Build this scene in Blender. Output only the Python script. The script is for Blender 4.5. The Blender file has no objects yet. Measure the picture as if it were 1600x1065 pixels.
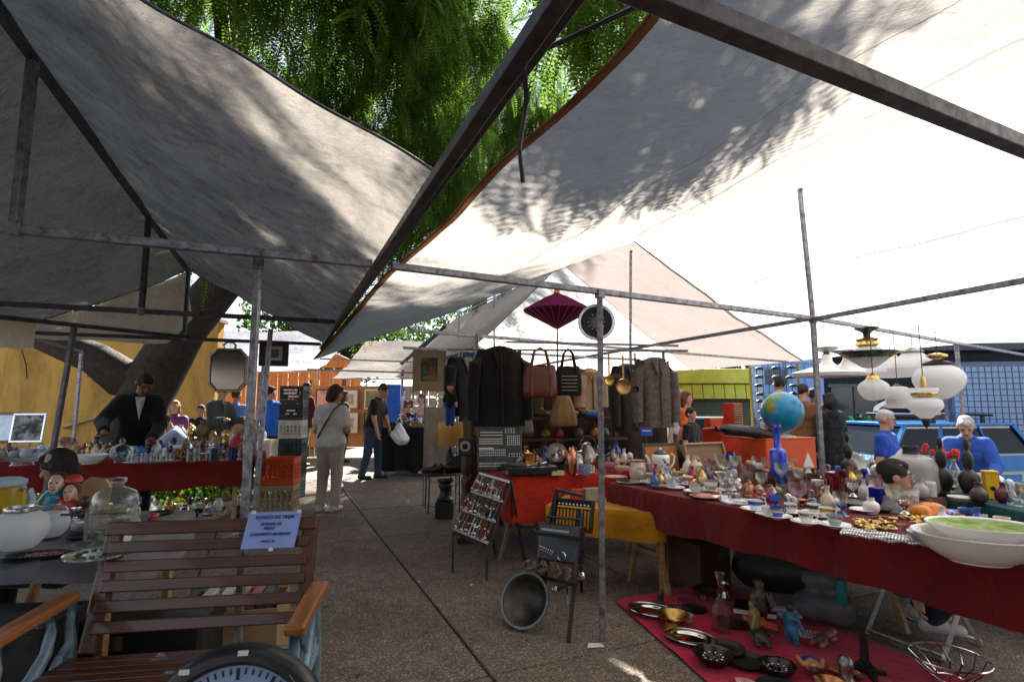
import bpy, math, random
import numpy as np
from mathutils import Vector, Matrix

random.seed(7); rng = np.random.default_rng(7)
S = bpy.context.scene
COL = S.collection
R = math.radians

# ------------------------------------------------------------------ camera, world, sun, exposure
F_PX, CAM_H, PITCH = 850.0, 1.40, R(6.5)
cam = bpy.data.cameras.new('camera'); cam_o = bpy.data.objects.new('camera', cam); COL.objects.link(cam_o)
cam.sensor_width = 36.0; cam.lens = 36.0*F_PX/1600.0; cam.clip_start = 0.02; cam.clip_end = 600
cam_o.location = (0, 0, CAM_H); cam_o.rotation_euler = (R(90)+PITCH, 0, 0)
S.camera = cam_o

SUN_EL, SUN_AZ = R(39.0), R(7.5)            # azimuth measured from +Y towards +X
W = bpy.data.worlds.new('World'); S.world = W; W.use_nodes = True
wn = W.node_tree.nodes; wl = W.node_tree.links
sky = wn.new('ShaderNodeTexSky'); sky.sky_type = 'NISHITA'; sky.sun_disc = False
sky.sun_elevation = SUN_EL; sky.sun_rotation = SUN_AZ; sky.air_density = 1.0; sky.dust_density = 0.05; sky.ozone_density = 2.0
whs = wn.new('ShaderNodeHueSaturation'); whs.inputs['Saturation'].default_value = .5
wl.new(sky.outputs[0], whs.inputs['Color']); wl.new(whs.outputs[0], wn['Background'].inputs[0]); wn['Background'].inputs[1].default_value = 0.05
sun = bpy.data.lights.new('sun', 'SUN'); sun_o = bpy.data.objects.new('sun', sun); COL.objects.link(sun_o)
sun.energy = 5.0; sun.angle = R(0.53); sun.color = (1.0, 0.94, 0.84)
sdir = Vector((math.sin(SUN_AZ)*math.cos(SUN_EL), math.cos(SUN_AZ)*math.cos(SUN_EL), math.sin(SUN_EL)))
sun_o.rotation_euler = sdir.to_track_quat('Z', 'Y').to_euler(); sun_o.location = (3, 20, 20)
S.view_settings.view_transform = 'Standard'; S.view_settings.look = 'None'
S.view_settings.exposure = 2.3; S.view_settings.gamma = 1.0; S.view_settings.use_curve_mapping = False
S.render.engine = 'CYCLES'
S.cycles.use_denoising = True
try: S.cycles.denoiser = 'OPENIMAGEDENOISE'
except Exception: pass
S.cycles.max_bounces = 8; S.cycles.diffuse_bounces = 4; S.cycles.glossy_bounces = 3
S.cycles.transmission_bounces = 4; S.cycles.transparent_max_bounces = 16
S.cycles.caustics_reflective = False; S.cycles.caustics_refractive = False

# ------------------------------------------------------------------ where a ray of the survey camera meets a height or a distance
_c, _s = math.cos(PITCH), math.sin(PITCH)
def ray(px, py):
    dx = (px-800)/F_PX; dy = (532.5-py)/F_PX
    return Vector((dx, _c-dy*_s, _s+dy*_c))
def onz(px, py, z):
    d = ray(px, py); return Vector((0, 0, CAM_H)) + d*((z-CAM_H)/d.z)
def atY(px, py, Y):
    d = ray(px, py); return Vector((0, 0, CAM_H)) + d*(Y/d.y)

# ------------------------------------------------------------------ mesh building
def V(*a): return Vector(a)
def basis(d, upv=(0, 0, 1)):
    d = Vector(d).normalized(); u = Vector(upv)
    if abs(d.dot(u)) > .98: u = Vector((0, 1, 0))
    a = d.cross(u).normalized(); b = a.cross(d).normalized()
    return a, b, d
def smooth_prof(P):
    n = len(P)
    if n < 4: return P
    def turn(i):
        if i <= 0 or i >= n-1: return 0
        a = (P[i][0]-P[i-1][0], P[i][1]-P[i-1][1]); b = (P[i+1][0]-P[i][0], P[i+1][1]-P[i][1])
        la, lb = math.hypot(*a), math.hypot(*b)
        if la < 1e-6 or lb < 1e-6: return 180
        return math.degrees(math.acos(max(-1, min(1, (a[0]*b[0]+a[1]*b[1])/(la*lb)))))
    T_ = [turn(i) for i in range(n)]; out = []
    def tang(i):
        if T_[i] > 62: return None
        a, b = P[max(i-1, 0)], P[min(i+1, n-1)]; return ((b[0]-a[0]), (b[1]-a[1]))
    for i in range(n-1):
        p, q = P[i], P[i+1]; L = math.hypot(q[0]-p[0], q[1]-p[1]); out.append(p); ch = (q[0]-p[0], q[1]-p[1])
        t0, t1 = tang(i) or ch, tang(i+1) or ch
        if (T_[i] < 6 and T_[i+1] < 6) or L < .006: continue
        def nz(t): l = math.hypot(*t) or 1; return (t[0]/l*L, t[1]/l*L)
        t0, t1 = nz(t0), nz(t1)
        for u in (1/3, 2/3):
            h0, h1, h2, h3 = 2*u**3-3*u*u+1, u**3-2*u*u+u, -2*u**3+3*u*u, u**3-u*u
            out.append((max(0, h0*p[0]+h1*t0[0]+h2*q[0]+h3*t1[0]), h0*p[1]+h1*t0[1]+h2*q[1]+h3*t1[1]))
    out.append(P[-1]); return out
class MB:
    def __init__(s): s.v = []; s.f = []; s.m = []; s.mat = 0; s.M = None
    def add(s, vs, fs, M=None):
        o = len(s.v); X = s.M if M is None else (s.M @ M if s.M is not None else M)
        s.v += [tuple(X @ Vector(p)) for p in vs] if X is not None else [tuple(p) for p in vs]
        s.f += [tuple(i+o for i in q) for q in fs]; s.m += [s.mat]*len(fs); return s
    def box(s, c, d, rot=None):
        x, y, z = (k/2 for k in d)
        vs = [(a*x, b*y, e*z) for e in (-1, 1) for b in (-1, 1) for a in (-1, 1)]
        M = Matrix.Translation(c) @ (rot.to_4x4() if rot is not None else Matrix())
        return s.add(vs, [(0,2,3,1),(4,5,7,6),(0,1,5,4),(2,6,7,3),(0,4,6,2),(1,3,7,5)], M)
    def bar(s, a, b, w, h=None, upv=(0, 0, 1)):
        a, b = Vector(a), Vector(b); h = h or w; x, y, z = basis(b-a, upv)
        vs = []
        for p in (a, b):
            for (i, j) in ((-1,-1),(1,-1),(1,1),(-1,1)): vs.append(p + x*(i*w/2) + y*(j*h/2))
        return s.add(vs, [(3,2,1,0),(4,5,6,7),(0,1,5,4),(1,2,6,5),(2,3,7,6),(3,0,4,7)])
    def tube(s, pts, r, n=8, closed=False, cap=True):
        pts = [Vector(p) for p in pts]; N = len(pts); rs = r if isinstance(r, (list, tuple)) else [r]*N
        vs = []; fs = []; prev = None
        for i, p in enumerate(pts):
            if closed: d = pts[(i+1) % N]-pts[i-1]
            else: d = pts[min(i+1, N-1)]-pts[max(i-1, 0)]
            if d.length < 1e-9: d = Vector((0, 0, 1))
            d.normalize()
            if prev is None: a, b, _ = basis(d)
            else:
                a = prev - d*prev.dot(d); a = a.normalized() if a.length > 1e-6 else basis(d)[0]; b = d.cross(a)
            prev = a
            for k in range(n):
                t = 2*math.pi*k/n; vs.append(p + (a*math.cos(t)+b*math.sin(t))*rs[i])
        for i in range(N if closed else N-1):
            j = (i+1) % N
            for k in range(n):
                l = (k+1) % n; fs.append((i*n+k, i*n+l, j*n+l, j*n+k))
        if cap and not closed: fs.append(tuple(range(n-1, -1, -1))); fs.append(tuple((N-1)*n+k for k in range(n)))
        return s.add(vs, fs)
    def lathe(s, prof, n=20, M=None, flute=0, nf=0, sx=1, sy=1):
        prof = smooth_prof(prof); vs = []; fs = []
        for (r, z) in prof:
            for k in range(n):
                t = 2*math.pi*k/n; q = r*(1+flute*math.cos(nf*t)) if nf else r
                vs.append((q*math.cos(t)*sx, q*math.sin(t)*sy, z))
        for i in range(len(prof)-1):
            for k in range(n):
                l = (k+1) % n; fs.append((i*n+k, i*n+l, (i+1)*n+l, (i+1)*n+k))
        return s.add(vs, fs, M)
    def ball(s, c, r, n=14, m=9, rot=None):
        r = (r, r, r) if not isinstance(r, (list, tuple)) else r
        vs = []; fs = []
        for i in range(m+1):
            p = math.pi*i/m
            for k in range(n):
                t = 2*math.pi*k/n; vs.append((r[0]*math.sin(p)*math.cos(t), r[1]*math.sin(p)*math.sin(t), -r[2]*math.cos(p)))
        for i in range(m):
            for k in range(n):
                l = (k+1) % n; fs.append((i*n+k, i*n+l, (i+1)*n+l, (i+1)*n+k))
        return s.add(vs, fs, Matrix.Translation(c) @ (rot.to_4x4() if rot is not None else Matrix()))
    def prism(s, poly, t, M=None):
        n = len(poly); vs = [(x, y, -t/2) for x, y in poly]+[(x, y, t/2) for x, y in poly]
        fs = [tuple(range(n-1, -1, -1)), tuple(range(n, 2*n))]+[(i, (i+1) % n, n+(i+1) % n, n+i) for i in range(n)]
        return s.add(vs, fs, M)
    def grid(s, G, M=None):
        h = len(G); w = len(G[0]); vs = [p for row in G for p in row]
        fs = [(i*w+j, i*w+j+1, (i+1)*w+j+1, (i+1)*w+j) for i in range(h-1) for j in range(w-1)]
        return s.add(vs, fs, M)
    def mesh(s, name, mats, smooth=40):
        me = bpy.data.meshes.new(name); me.from_pydata(s.v, [], s.f)
        for m in (mats if isinstance(mats, (list, tuple)) else [mats]): me.materials.append(m)
        if any(s.m): me.polygons.foreach_set('material_index', s.m)
        if smooth:
            me.polygons.foreach_set('use_smooth', [True]*len(s.f))
            me.set_sharp_from_angle(angle=R(smooth))
        me.update(); return me
    def build(s, name, mats, parent=None, smooth=40, bevel=0, label=None):
        o = bpy.data.objects.new(name, s.mesh(name, mats, smooth)); COL.objects.link(o)
        if parent is not None: o.parent = parent
        if bevel:
            b = o.modifiers.new('bevel', 'BEVEL'); b.width = bevel; b.segments = 2; b.limit_method = 'ANGLE'; b.angle_limit = R(40)
        if label: o['label'] = label
        return o
LABELS = {}
def tag(o, label, cat, group=None, kind=None):
    o['label'] = label; o['category'] = cat
    if group: o['group'] = group
    if kind: o['kind'] = kind
    LABELS[label] = LABELS.get(label, 0)+1
    return o
def thing(name, label, cat, loc=(0, 0, 0), rz=0, group=None, rx=0, ry=0):
    o = bpy.data.objects.new(name, None); COL.objects.link(o); o.empty_display_size = .1
    o.location = loc; o.rotation_euler = (rx, ry, rz)
    return tag(o, label, cat, group)
def struct(o, label=None):
    o['kind'] = 'structure'
    if label: o['label'] = label
    return o
def copy_tree(o, parent=None):
    c = o.copy(); COL.objects.link(c); c.parent = parent
    for ch in list(o.children):
        copy_tree(ch, c)
    return c
ORD = ['first','second','third','fourth','fifth','sixth','seventh','eighth','ninth','tenth','eleventh','twelfth','thirteenth','fourteenth','fifteenth','sixteenth','seventeenth','eighteenth','nineteenth','twentieth']

# ------------------------------------------------------------------ materials
def new_mat(name):
    m = bpy.data.materials.new(name); m.use_nodes = True; nt = m.node_tree
    b = nt.nodes['Principled BSDF']; return m, nt, b
def coords(nt, kind='Object', scale=None):
    t = nt.nodes.new('ShaderNodeTexCoord')
    if scale is None: return t.outputs[kind]
    mp = nt.nodes.new('ShaderNodeMapping'); mp.inputs['Scale'].default_value = scale
    nt.links.new(t.outputs[kind], mp.inputs[0]); return mp.outputs[0]
def noise(nt, vec, scale, detail=4, rough=.6, dist=0):
    n = nt.nodes.new('ShaderNodeTexNoise'); n.inputs['Scale'].default_value = scale
    n.inputs['Detail'].default_value = detail; n.inputs['Roughness'].default_value = rough; n.inputs['Distortion'].default_value = dist
    nt.links.new(vec, n.inputs['Vector']); return n.outputs['Fac']
def ramp(nt, fac, stops):
    r = nt.nodes.new('ShaderNodeValToRGB'); e = r.color_ramp.elements
    while len(e) < len(stops): e.new(.5)
    for el, (p, c) in zip(e, stops): el.position = p; el.color = (*c, 1) if len(c) == 3 else c
    nt.links.new(fac, r.inputs[0]); return r.outputs[0]
def bump(nt, h, bsdf, strength, dist=.01):
    b = nt.nodes.new('ShaderNodeBump'); b.inputs['Strength'].default_value = strength; b.inputs['Distance'].default_value = dist
    nt.links.new(h, b.inputs['Height']); nt.links.new(b.outputs[0], bsdf.inputs['Normal'])
def sc3(c, k): return tuple(max(0, min(1, x*k)) for x in c)
MC = {}
def mat(c, rough=.6, metal=0., var=.25, scale=9., bmp=.15, bscale=60., name=None, coat=0., spec=.5):
    key = (tuple(c), rough, metal, var, scale, bmp, bscale, coat)
    if key in MC: return MC[key]
    m, nt, b = new_mat(name or 'surface'); vec = coords(nt)
    n = noise(nt, vec, scale, 5, .65)
    col = ramp(nt, n, [(.28, sc3(c, 1-var)), (.5, c), (.72, sc3(c, 1+var*.8))])
    nt.links.new(col, b.inputs['Base Color'])
    b.inputs['Metallic'].default_value = metal; b.inputs['Coat Weight'].default_value = coat; b.inputs['Coat Roughness'].default_value = .1
    b.inputs['Specular IOR Level'].default_value = spec
    rr = ramp(nt, noise(nt, vec, scale*2.3, 4), [(.3, (max(.02, rough*.75),)*3), (.7, (min(1, rough*1.25),)*3)])
    nt.links.new(rr, b.inputs['Roughness'])
    if bmp: bump(nt, noise(nt, vec, bscale, 4), b, bmp, .004)
    MC[key] = m; return m
def cloth(c, var=.28, fold=.85, rough=.9, name='cloth'):
    key = ('cloth', tuple(c), var, fold)
    if key in MC: return MC[key]
    m, nt, b = new_mat(name); vec = coords(nt)
    col = ramp(nt, noise(nt, vec, 4, 6, .7), [(.25, sc3(c, 1-var)), (.55, c), (.8, sc3(c, 1+var))])
    nt.links.new(col, b.inputs['Base Color']); b.inputs['Roughness'].default_value = rough; b.inputs['Specular IOR Level'].default_value = .2
    b.inputs['Sheen Weight'].default_value = .15
    w = nt.nodes.new('ShaderNodeMath'); w.operation = 'MULTIPLY_ADD'; w.inputs[1].default_value = .12
    nt.links.new(noise(nt, vec, 320, 2), w.inputs[0]); nt.links.new(noise(nt, vec, 7, 4, .5, 1.2), w.inputs[2])
    bump(nt, w.outputs[0], b, fold, .03)
    MC[key] = m; return m
def metal(c, rough=.35, var=.3, name='metal'): return mat(c, rough, 1., var, 14, .12, 90, name)
def glaze(c, rough=.12, var=.06): return mat(c, rough, 0, var, 6, .03, 30, 'glazed_ceramic', coat=.4)
def glass(c=(1, 1, 1), rough=.03, body=.0, name='glass'):
    key = ('glass', tuple(c), rough, body)
    if key in MC: return MC[key]
    m, nt, b = new_mat(name); nt.nodes.remove(b); out = nt.nodes['Material Output']
    tr = nt.nodes.new('ShaderNodeBsdfTransparent'); tr.inputs[0].default_value = (*c, 1)
    gl = nt.nodes.new('ShaderNodeBsdfGlossy'); gl.inputs['Roughness'].default_value = rough; gl.inputs[0].default_value = (.95, .97, 1, 1)
    lw = nt.nodes.new('ShaderNodeLayerWeight'); lw.inputs[0].default_value = .42
    mr = nt.nodes.new('ShaderNodeMapRange'); mr.inputs[3].default_value = .07; mr.inputs[4].default_value = .85
    nt.links.new(lw.outputs['Facing'], mr.inputs[0])
    mp = nt.nodes.new('ShaderNodeMath'); mp.operation = 'POWER'; mp.inputs[1].default_value = 1.6
    nt.links.new(mr.outputs[0], mp.inputs[0])
    bp = nt.nodes.new('ShaderNodeBump'); bp.inputs['Strength'].default_value = .25; bp.inputs['Distance'].default_value = .01
    nt.links.new(noise(nt, coords(nt), 45, 3), bp.inputs['Height']); nt.links.new(bp.outputs[0], gl.inputs['Normal'])
    mx = nt.nodes.new('ShaderNodeMixShader'); nt.links.new(mp.outputs[0], mx.inputs[0]); nt.links.new(tr.outputs[0], mx.inputs[1]); nt.links.new(gl.outputs[0], mx.inputs[2])
    last = mx
    if body:
        df = nt.nodes.new('ShaderNodeBsdfTranslucent'); df.inputs[0].default_value = (*c, 1)
        d2 = nt.nodes.new('ShaderNodeBsdfDiffuse'); d2.inputs[0].default_value = (*c, 1)
        a = nt.nodes.new('ShaderNodeMixShader'); nt.links.new(df.outputs[0], a.inputs[1]); nt.links.new(d2.outputs[0], a.inputs[2])
        q = nt.nodes.new('ShaderNodeMixShader'); q.inputs[0].default_value = body
        nt.links.new(mx.outputs[0], q.inputs[1]); nt.links.new(a.outputs[0], q.inputs[2]); last = q
    nt.links.new(last.outputs[0], out.inputs[0]); MC[key] = m; return m
def tarp_mat(name, c, dirt=.25, trans=.5, wr=1.0, seam=0):
    m, nt, b = new_mat(name); nt.nodes.remove(b); out = nt.nodes['Material Output']; vec = coords(nt)
    st = ramp(nt, noise(nt, vec, 1.1, 9, .72, .6), [(.3, sc3(c, 1-dirt)), (.55, c), (.8, sc3(c, 1.06))])
    st2 = ramp(nt, noise(nt, coords(nt, 'Object', (1, 1, 1)), 9, 6, .7), [(.32, (1-dirt*.7,)*3), (.5, (1, 1, 1))])
    mu = nt.nodes.new('ShaderNodeMix'); mu.data_type = 'RGBA'; mu.blend_type = 'MULTIPLY'; mu.inputs[0].default_value = 1
    nt.links.new(st, mu.inputs[6]); nt.links.new(st2, mu.inputs[7]); col = mu.outputs[2]
    d = nt.nodes.new('ShaderNodeBsdfDiffuse'); t = nt.nodes.new('ShaderNodeBsdfTranslucent')
    nt.links.new(col, d.inputs[0]); nt.links.new(col, t.inputs[0])
    h = nt.nodes.new('ShaderNodeMath'); h.operation = 'MULTIPLY_ADD'; h.inputs[1].default_value = .55
    mpp = nt.nodes.new('ShaderNodeMapping'); mpp.inputs['Rotation'].default_value = (.3, .2, .9); mpp.inputs['Scale'].default_value = (.55, 2.2, 1); nt.links.new(vec, mpp.inputs[0])
    nt.links.new(noise(nt, mpp.outputs[0], 12, 6, .62, 1.2), h.inputs[0]); nt.links.new(noise(nt, vec, 3.2, 5, .6, 1.5), h.inputs[2])
    bp = nt.nodes.new('ShaderNodeBump'); bp.inputs['Strength'].default_value = .55*wr; bp.inputs['Distance'].default_value = .09
    nt.links.new(h.outputs[0], bp.inputs['Height']); nt.links.new(bp.outputs[0], d.inputs['Normal']); nt.links.new(bp.outputs[0], t.inputs['Normal'])
    mx = nt.nodes.new('ShaderNodeMixShader'); mx.inputs[0].default_value = trans
    nt.links.new(d.outputs[0], mx.inputs[1]); nt.links.new(t.outputs[0], mx.inputs[2]); nt.links.new(mx.outputs[0], out.inputs[0]); return m
def leaf_mat(name, c1, c2, trans=.5):
    m, nt, b = new_mat(name); nt.nodes.remove(b); out = nt.nodes['Material Output']
    col = ramp(nt, noise(nt, coords(nt), 1.3, 3), [(.3, c1), (.7, c2)])
    d = nt.nodes.new('ShaderNodeBsdfDiffuse'); t = nt.nodes.new('ShaderNodeBsdfTranslucent')
    hs = nt.nodes.new('ShaderNodeHueSaturation'); hs.inputs['Hue'].default_value = .495; hs.inputs['Value'].default_value = 2.0; hs.inputs['Saturation'].default_value = 1.05
    nt.links.new(col, hs.inputs['Color']); nt.links.new(col, d.inputs[0]); nt.links.new(hs.outputs[0], t.inputs[0])
    mx = nt.nodes.new('ShaderNodeMixShader'); mx.inputs[0].default_value = trans
    nt.links.new(d.outputs[0], mx.inputs[1]); nt.links.new(t.outputs[0], mx.inputs[2]); nt.links.new(mx.outputs[0], out.inputs[0]); return m
def wood(c, scale=1., rough=.45, axis=0, name='wood', coat=0.):
    key = ('wood', tuple(c), scale, rough, axis, coat)
    if key in MC: return MC[key]
    m, nt, b = new_mat(name); k = [26*scale]*3; k[axis] = 1.6*scale
    vec = coords(nt, 'Object', k); n = noise(nt, vec, 1., 6, .62, .7)
    nt.links.new(ramp(nt, n, [(.25, sc3(c, .45)), (.5, c), (.75, sc3(c, 1.5))]), b.inputs['Base Color'])
    b.inputs['Roughness'].default_value = rough; b.inputs['Coat Weight'].default_value = coat; bump(nt, n, b, .25, .004); MC[key] = m; return m
def ground_mat(name, c, agg=.6):
    m, nt, b = new_mat(name); vec = coords(nt)
    v = nt.nodes.new('ShaderNodeTexVoronoi'); v.inputs['Scale'].default_value = 120; nt.links.new(vec, v.inputs['Vector'])
    sp = nt.nodes.new('ShaderNodeSeparateColor'); nt.links.new(v.outputs['Color'], sp.inputs[0])
    peb = ramp(nt, sp.outputs[0], [(.0, sc3(c, 1-agg)), (.55, c), (.9, sc3(c, 1+agg*1.2)), (1., sc3(c, 2.6))])
    st = ramp(nt, noise(nt, vec, .9, 8, .7, .4), [(.3, (.62, .61, .60)), (.62, (1, 1, 1))])
    st2 = ramp(nt, noise(nt, vec, 7, 6, .7), [(.35, (.72, .72, .72)), (.6, (1, 1, 1))])
    cur = peb
    for s_ in (st, st2):
        mu = nt.nodes.new('ShaderNodeMix'); mu.data_type = 'RGBA'; mu.blend_type = 'MULTIPLY'; mu.inputs[0].default_value = 1
        nt.links.new(cur, mu.inputs[6]); nt.links.new(s_, mu.inputs[7]); cur = mu.outputs[2]
    nt.links.new(cur, b.inputs['Base Color']); b.inputs['Roughness'].default_value = .8; b.inputs['Specular IOR Level'].default_value = .35
    bump(nt, v.outputs['Distance'], b, .5, .006); return m

M_STEEL = mat((.25, .25, .285), .45, .6, .75, 22, .5, 70, 'galvanised_steel')
M_STEELD = mat((.09, .09, .105), .5, .6, .5, 16, .3, 70, 'dark_painted_steel')
M_TARP_GREY = tarp_mat('grey_tarpaulin', (.285, .262, .238), .5, .55, 1.9)
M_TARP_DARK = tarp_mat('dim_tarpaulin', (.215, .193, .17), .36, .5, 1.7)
M_TARP_WHITE = tarp_mat('white_tarpaulin', (.60, .585, .58), .08, .64, .9)
M_TARP_BEIGE = tarp_mat('beige_tarpaulin', (.40, .345, .33), .08, .40, .5)
M_TARP_C = tarp_mat('offwhite_tarpaulin', (.33, .305, .283), .14, .84, 1.3)
M_SEAM = tarp_mat('tarpaulin_seam', (.58, .57, .56), .1, .55, .5)
M_TARP_BLOCK = tarp_mat('light_block_tarpaulin', (.10, .10, .09), .2, .06, .8)  # dark, nearly opaque cloth for the added light blockers behind the viewer
M_TARP_BLUE = tarp_mat('bluish_tarpaulin', (.72, .76, .86), .12, .4, .9)
M_BLACK = mat((.012, .012, .013), .45, 0, .4, 10, .2, 60, 'black')
M_BLACKP = mat((.015, .015, .017), .25, 0, .3, 10, .05, 60, 'black_plastic')
M_WHITEP = mat((.75, .75, .74), .4, 0, .08, 10, .05, 60, 'white_plastic')
M_PAPER = mat((.72, .72, .70), .8, 0, .08, 12, .1, 60, 'paper')
M_PORC = glaze((.80, .78, .74)); M_PORCW = glaze((.82, .82, .82)); M_CREAM = glaze((.66, .53, .36))
M_BRASS = metal((.62, .42, .14), .3); M_COPPER = metal((.60, .27, .13), .32); M_SILVER = metal((.72, .72, .74), .18, .15); M_PEWTER = metal((.30, .29, .28), .38)
M_IRON = metal((.08, .08, .085), .5); M_CHROME = metal((.82, .83, .86), .07, .08)
M_DWOOD = wood((.055, .026, .014), 1.2, .4); M_WOOD = wood((.20, .09, .035), 1., .45); M_LWOOD = wood((.34, .20, .09), 1., .5)
M_GLASS = glass((.93, .95, .96)); M_GLASSY = glass((.95, .80, .16), .05, .3); M_GLASSB = glass((.80, .64, .52), .04, .05)
M_GLASSP = glass((.82, .68, .74), .04, .05); M_GLASSR = glass((.45, .03, .07), .04, .25); M_GLASSBL = glass((.04, .09, .62), .04, .3); M_GLASSSM = glass((.90, .86, .82), .04, .03)
M_OPAL = glass((.90, .91, .93), .12, .86, 'opal_glass')
PAL = dict(red=(.42, .02, .02), orange=(.72, .11, .015), blue=(.02, .09, .5), teal=(.01, .22, .28), yellow=(.72, .44, .02), green=(.05, .18, .04), brown=(.10, .045, .02), white=(.75, .74, .7), black=(.012, .012, .012), cream=(.6, .5, .36), pink=(.65, .1, .28), grey=(.25, .25, .26), purple=(.16, .03, .22), tan=(.36, .22, .12))

# ================================================================== SETTING
M_SLAB = ground_mat('washed_aggregate_concrete', (.215, .172, .138), .45)
M_ASPH = ground_mat('road_asphalt', (.055, .054, .055), .35)
g = MB(); g.grid([[(x, y, -.42) for x in (-260, -60, -20, 0, 20, 60, 260)] for y in (-260, -40, 0, 20, 40, 80, 420)])
struct(g.build('ground', M_ASPH, smooth=0))
AU = R(23.5); U = Vector((math.cos(AU), math.sin(AU), 0)); Vv = Vector((-math.sin(AU), math.cos(AU), 0))
EDGE = [(7.4, -6), (6.3, 1.5), (5.75, 3.6), (4.55, 7.4), (4.1, 12), (3.4, 26)]
def edge_x(y): return float(np.interp(y, [p[1] for p in EDGE], [p[0] for p in EDGE]))
g = MB(); poly = EDGE + [(-30, 26), (-30, -6)]
g.prism(poly, .40, Matrix.Translation((0, 0, -.221)))
plaza = struct(g.build('plaza', M_SLAB, smooth=0))
g = MB(); sl = 1.60; gp = .017; hs = sl/2-gp/2; b_ = .006
zt, zb = 0, -.045
g.add([(-hs, -hs, zb), (hs, -hs, zb), (hs, hs, zb), (-hs, hs, zb), (-hs, -hs, zt-b_), (hs, -hs, zt-b_), (hs, hs, zt-b_), (-hs, hs, zt-b_),
       (-hs+b_, -hs+b_, zt), (hs-b_, -hs+b_, zt), (hs-b_, hs-b_, zt), (-hs+b_, hs-b_, zt)],
      [(0,1,5,4),(1,2,6,5),(2,3,7,6),(3,0,4,7),(4,5,9,8),(5,6,10,9),(6,7,11,10),(7,4,8,11),(8,9,10,11)])
slab_me = g.mesh('slab', M_SLAB, 0)
P0 = Vector((-.293, 3.412, 0))            # a point on the joint that runs up the aisle
for i in range(-8, 6):
    for j in range(-3, 10):
        c = P0 + U*((i+.5)*sl) + Vv*(j*sl+.35)
        if c.x+1.1 > edge_x(c.y) or c.y < -1.5 or c.y > 17 or abs(c.x) > 1.15*max(c.y, 1)+2: continue
        o = bpy.data.objects.new('slab', slab_me); COL.objects.link(o); o.parent = plaza
        o.location = c + Vector((0, 0, random.uniform(-.003, .0))); o.rotation_euler = (random.uniform(-.0012, .0012), random.uniform(-.0012, .0012), AU)
g = MB()
for (a, b) in zip(EDGE[:-1], EDGE[1:]): g.bar((a[0]+.07, a[1], -.2), (b[0]+.07, b[1], -.2), .14, .42)
struct(g.build('kerb', mat((.3, .29, .28), .8), smooth=0, bevel=.01))

# ------------------------------------------------------------------ stall frames
uL, vL, EL = Vector((.923, .385, 0)), Vector((-.385, .923, 0)), Vector((-.684, 2.706, 0))
def LP(u, v, z): q = EL+uL*u+vL*v; return Vector((q.x, q.y, z))
def sq(fr, name, a, b, w=.036, m=M_STEEL): return MB().bar(a, b, w).build(name, m, fr, 0, .003)
def joint(fr, p, m=M_STEEL): 
    g = MB(); g.box(p, (.05, .05, .055), Matrix.Rotation(AU, 3, 'Z')); return g.build('joint_socket', m, fr, 0, .004)
def pole_px(fr, top, low, z=2.1, w=.036, m=M_STEEL):
    a = onz(*top, z); b = atY(*low, a.y); d = (b-a); e = a + d*(a.z/-d.z); sq(fr, 'pole', e, a, w, m); return a, e
TV = [-2.15, 0, 2.15, 4.1, 6.2]
fl = thing('stall_scaffold', 'steel stall frame with ridge pole and king posts above the left tables', 'stall frame', LP(-1.45, 0, 0))
fl.location = (0, 0, 0)
for k, tv in enumerate(TV[1:4]):
    sq(fl, 'crossbar', LP(-3.3, tv, 2.1), LP(-.03, tv, 2.1), .037, M_STEEL if k == 0 else M_STEELD)
    sq(fl, 'king_post', LP(-1.45, tv, 2.12), LP(-1.45, tv, 2.84), .034, M_STEEL if k == 0 else M_STEELD)
    joint(fl, LP(-1.45, tv, 2.10))
sq(fl, 'ridge_pole', LP(-1.45, -3.2, 2.85), LP(-1.45, 4.2, 2.85), .04, M_STEELD)
sq(fl, 'eave_pole', LP(0, -3.2, 2.10), LP(0, 4.6, 2.10), .036, M_STEELD)
sq(fl, 'eave_pole', LP(.055, -3.2, 2.145), LP(.03, 4.4, 2.13), .030, M_STEELD)
sq(fl, 'eave_pole', LP(-2.95, -1, 2.10), LP(-2.95, 6.2, 2.08), .036, M_STEELD)
p = onz(404, 405, 2.1); sq(fl, 'pole', (p.x-.01, p.y+.02, 0), (p.x, p.y, 2.09), .031); joint(fl, Vector((p.x, p.y, 2.075)))
pole_px(fl, (423, 514), (404, 730)); pole_px(fl, (117, 505), (92, 650), 2.1, .036, M_STEELD)
pole_px(fl, (415, 540), (399, 690), 2.1, .034)
sq(fl, 'crossbar', onz(-30, 492, 2.05), onz(296, 527, 2.05), .034, M_STEELD)
sq(fl, 'pole', LP(-2.95, 6.2, 0), LP(-2.95, 6.2, 2.08))
# bolts on the near crossbar
for u in (-2.6, -1.9, -.9, -.3):
    q = LP(u, -.02, 2.1); MB().lathe([(.0, .006), (.008, .006), (.009, 0)], 6, Matrix.Translation(q) @ Matrix.Rotation(R(90), 4, 'X')).build('bolt', M_STEEL, fl)

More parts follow.
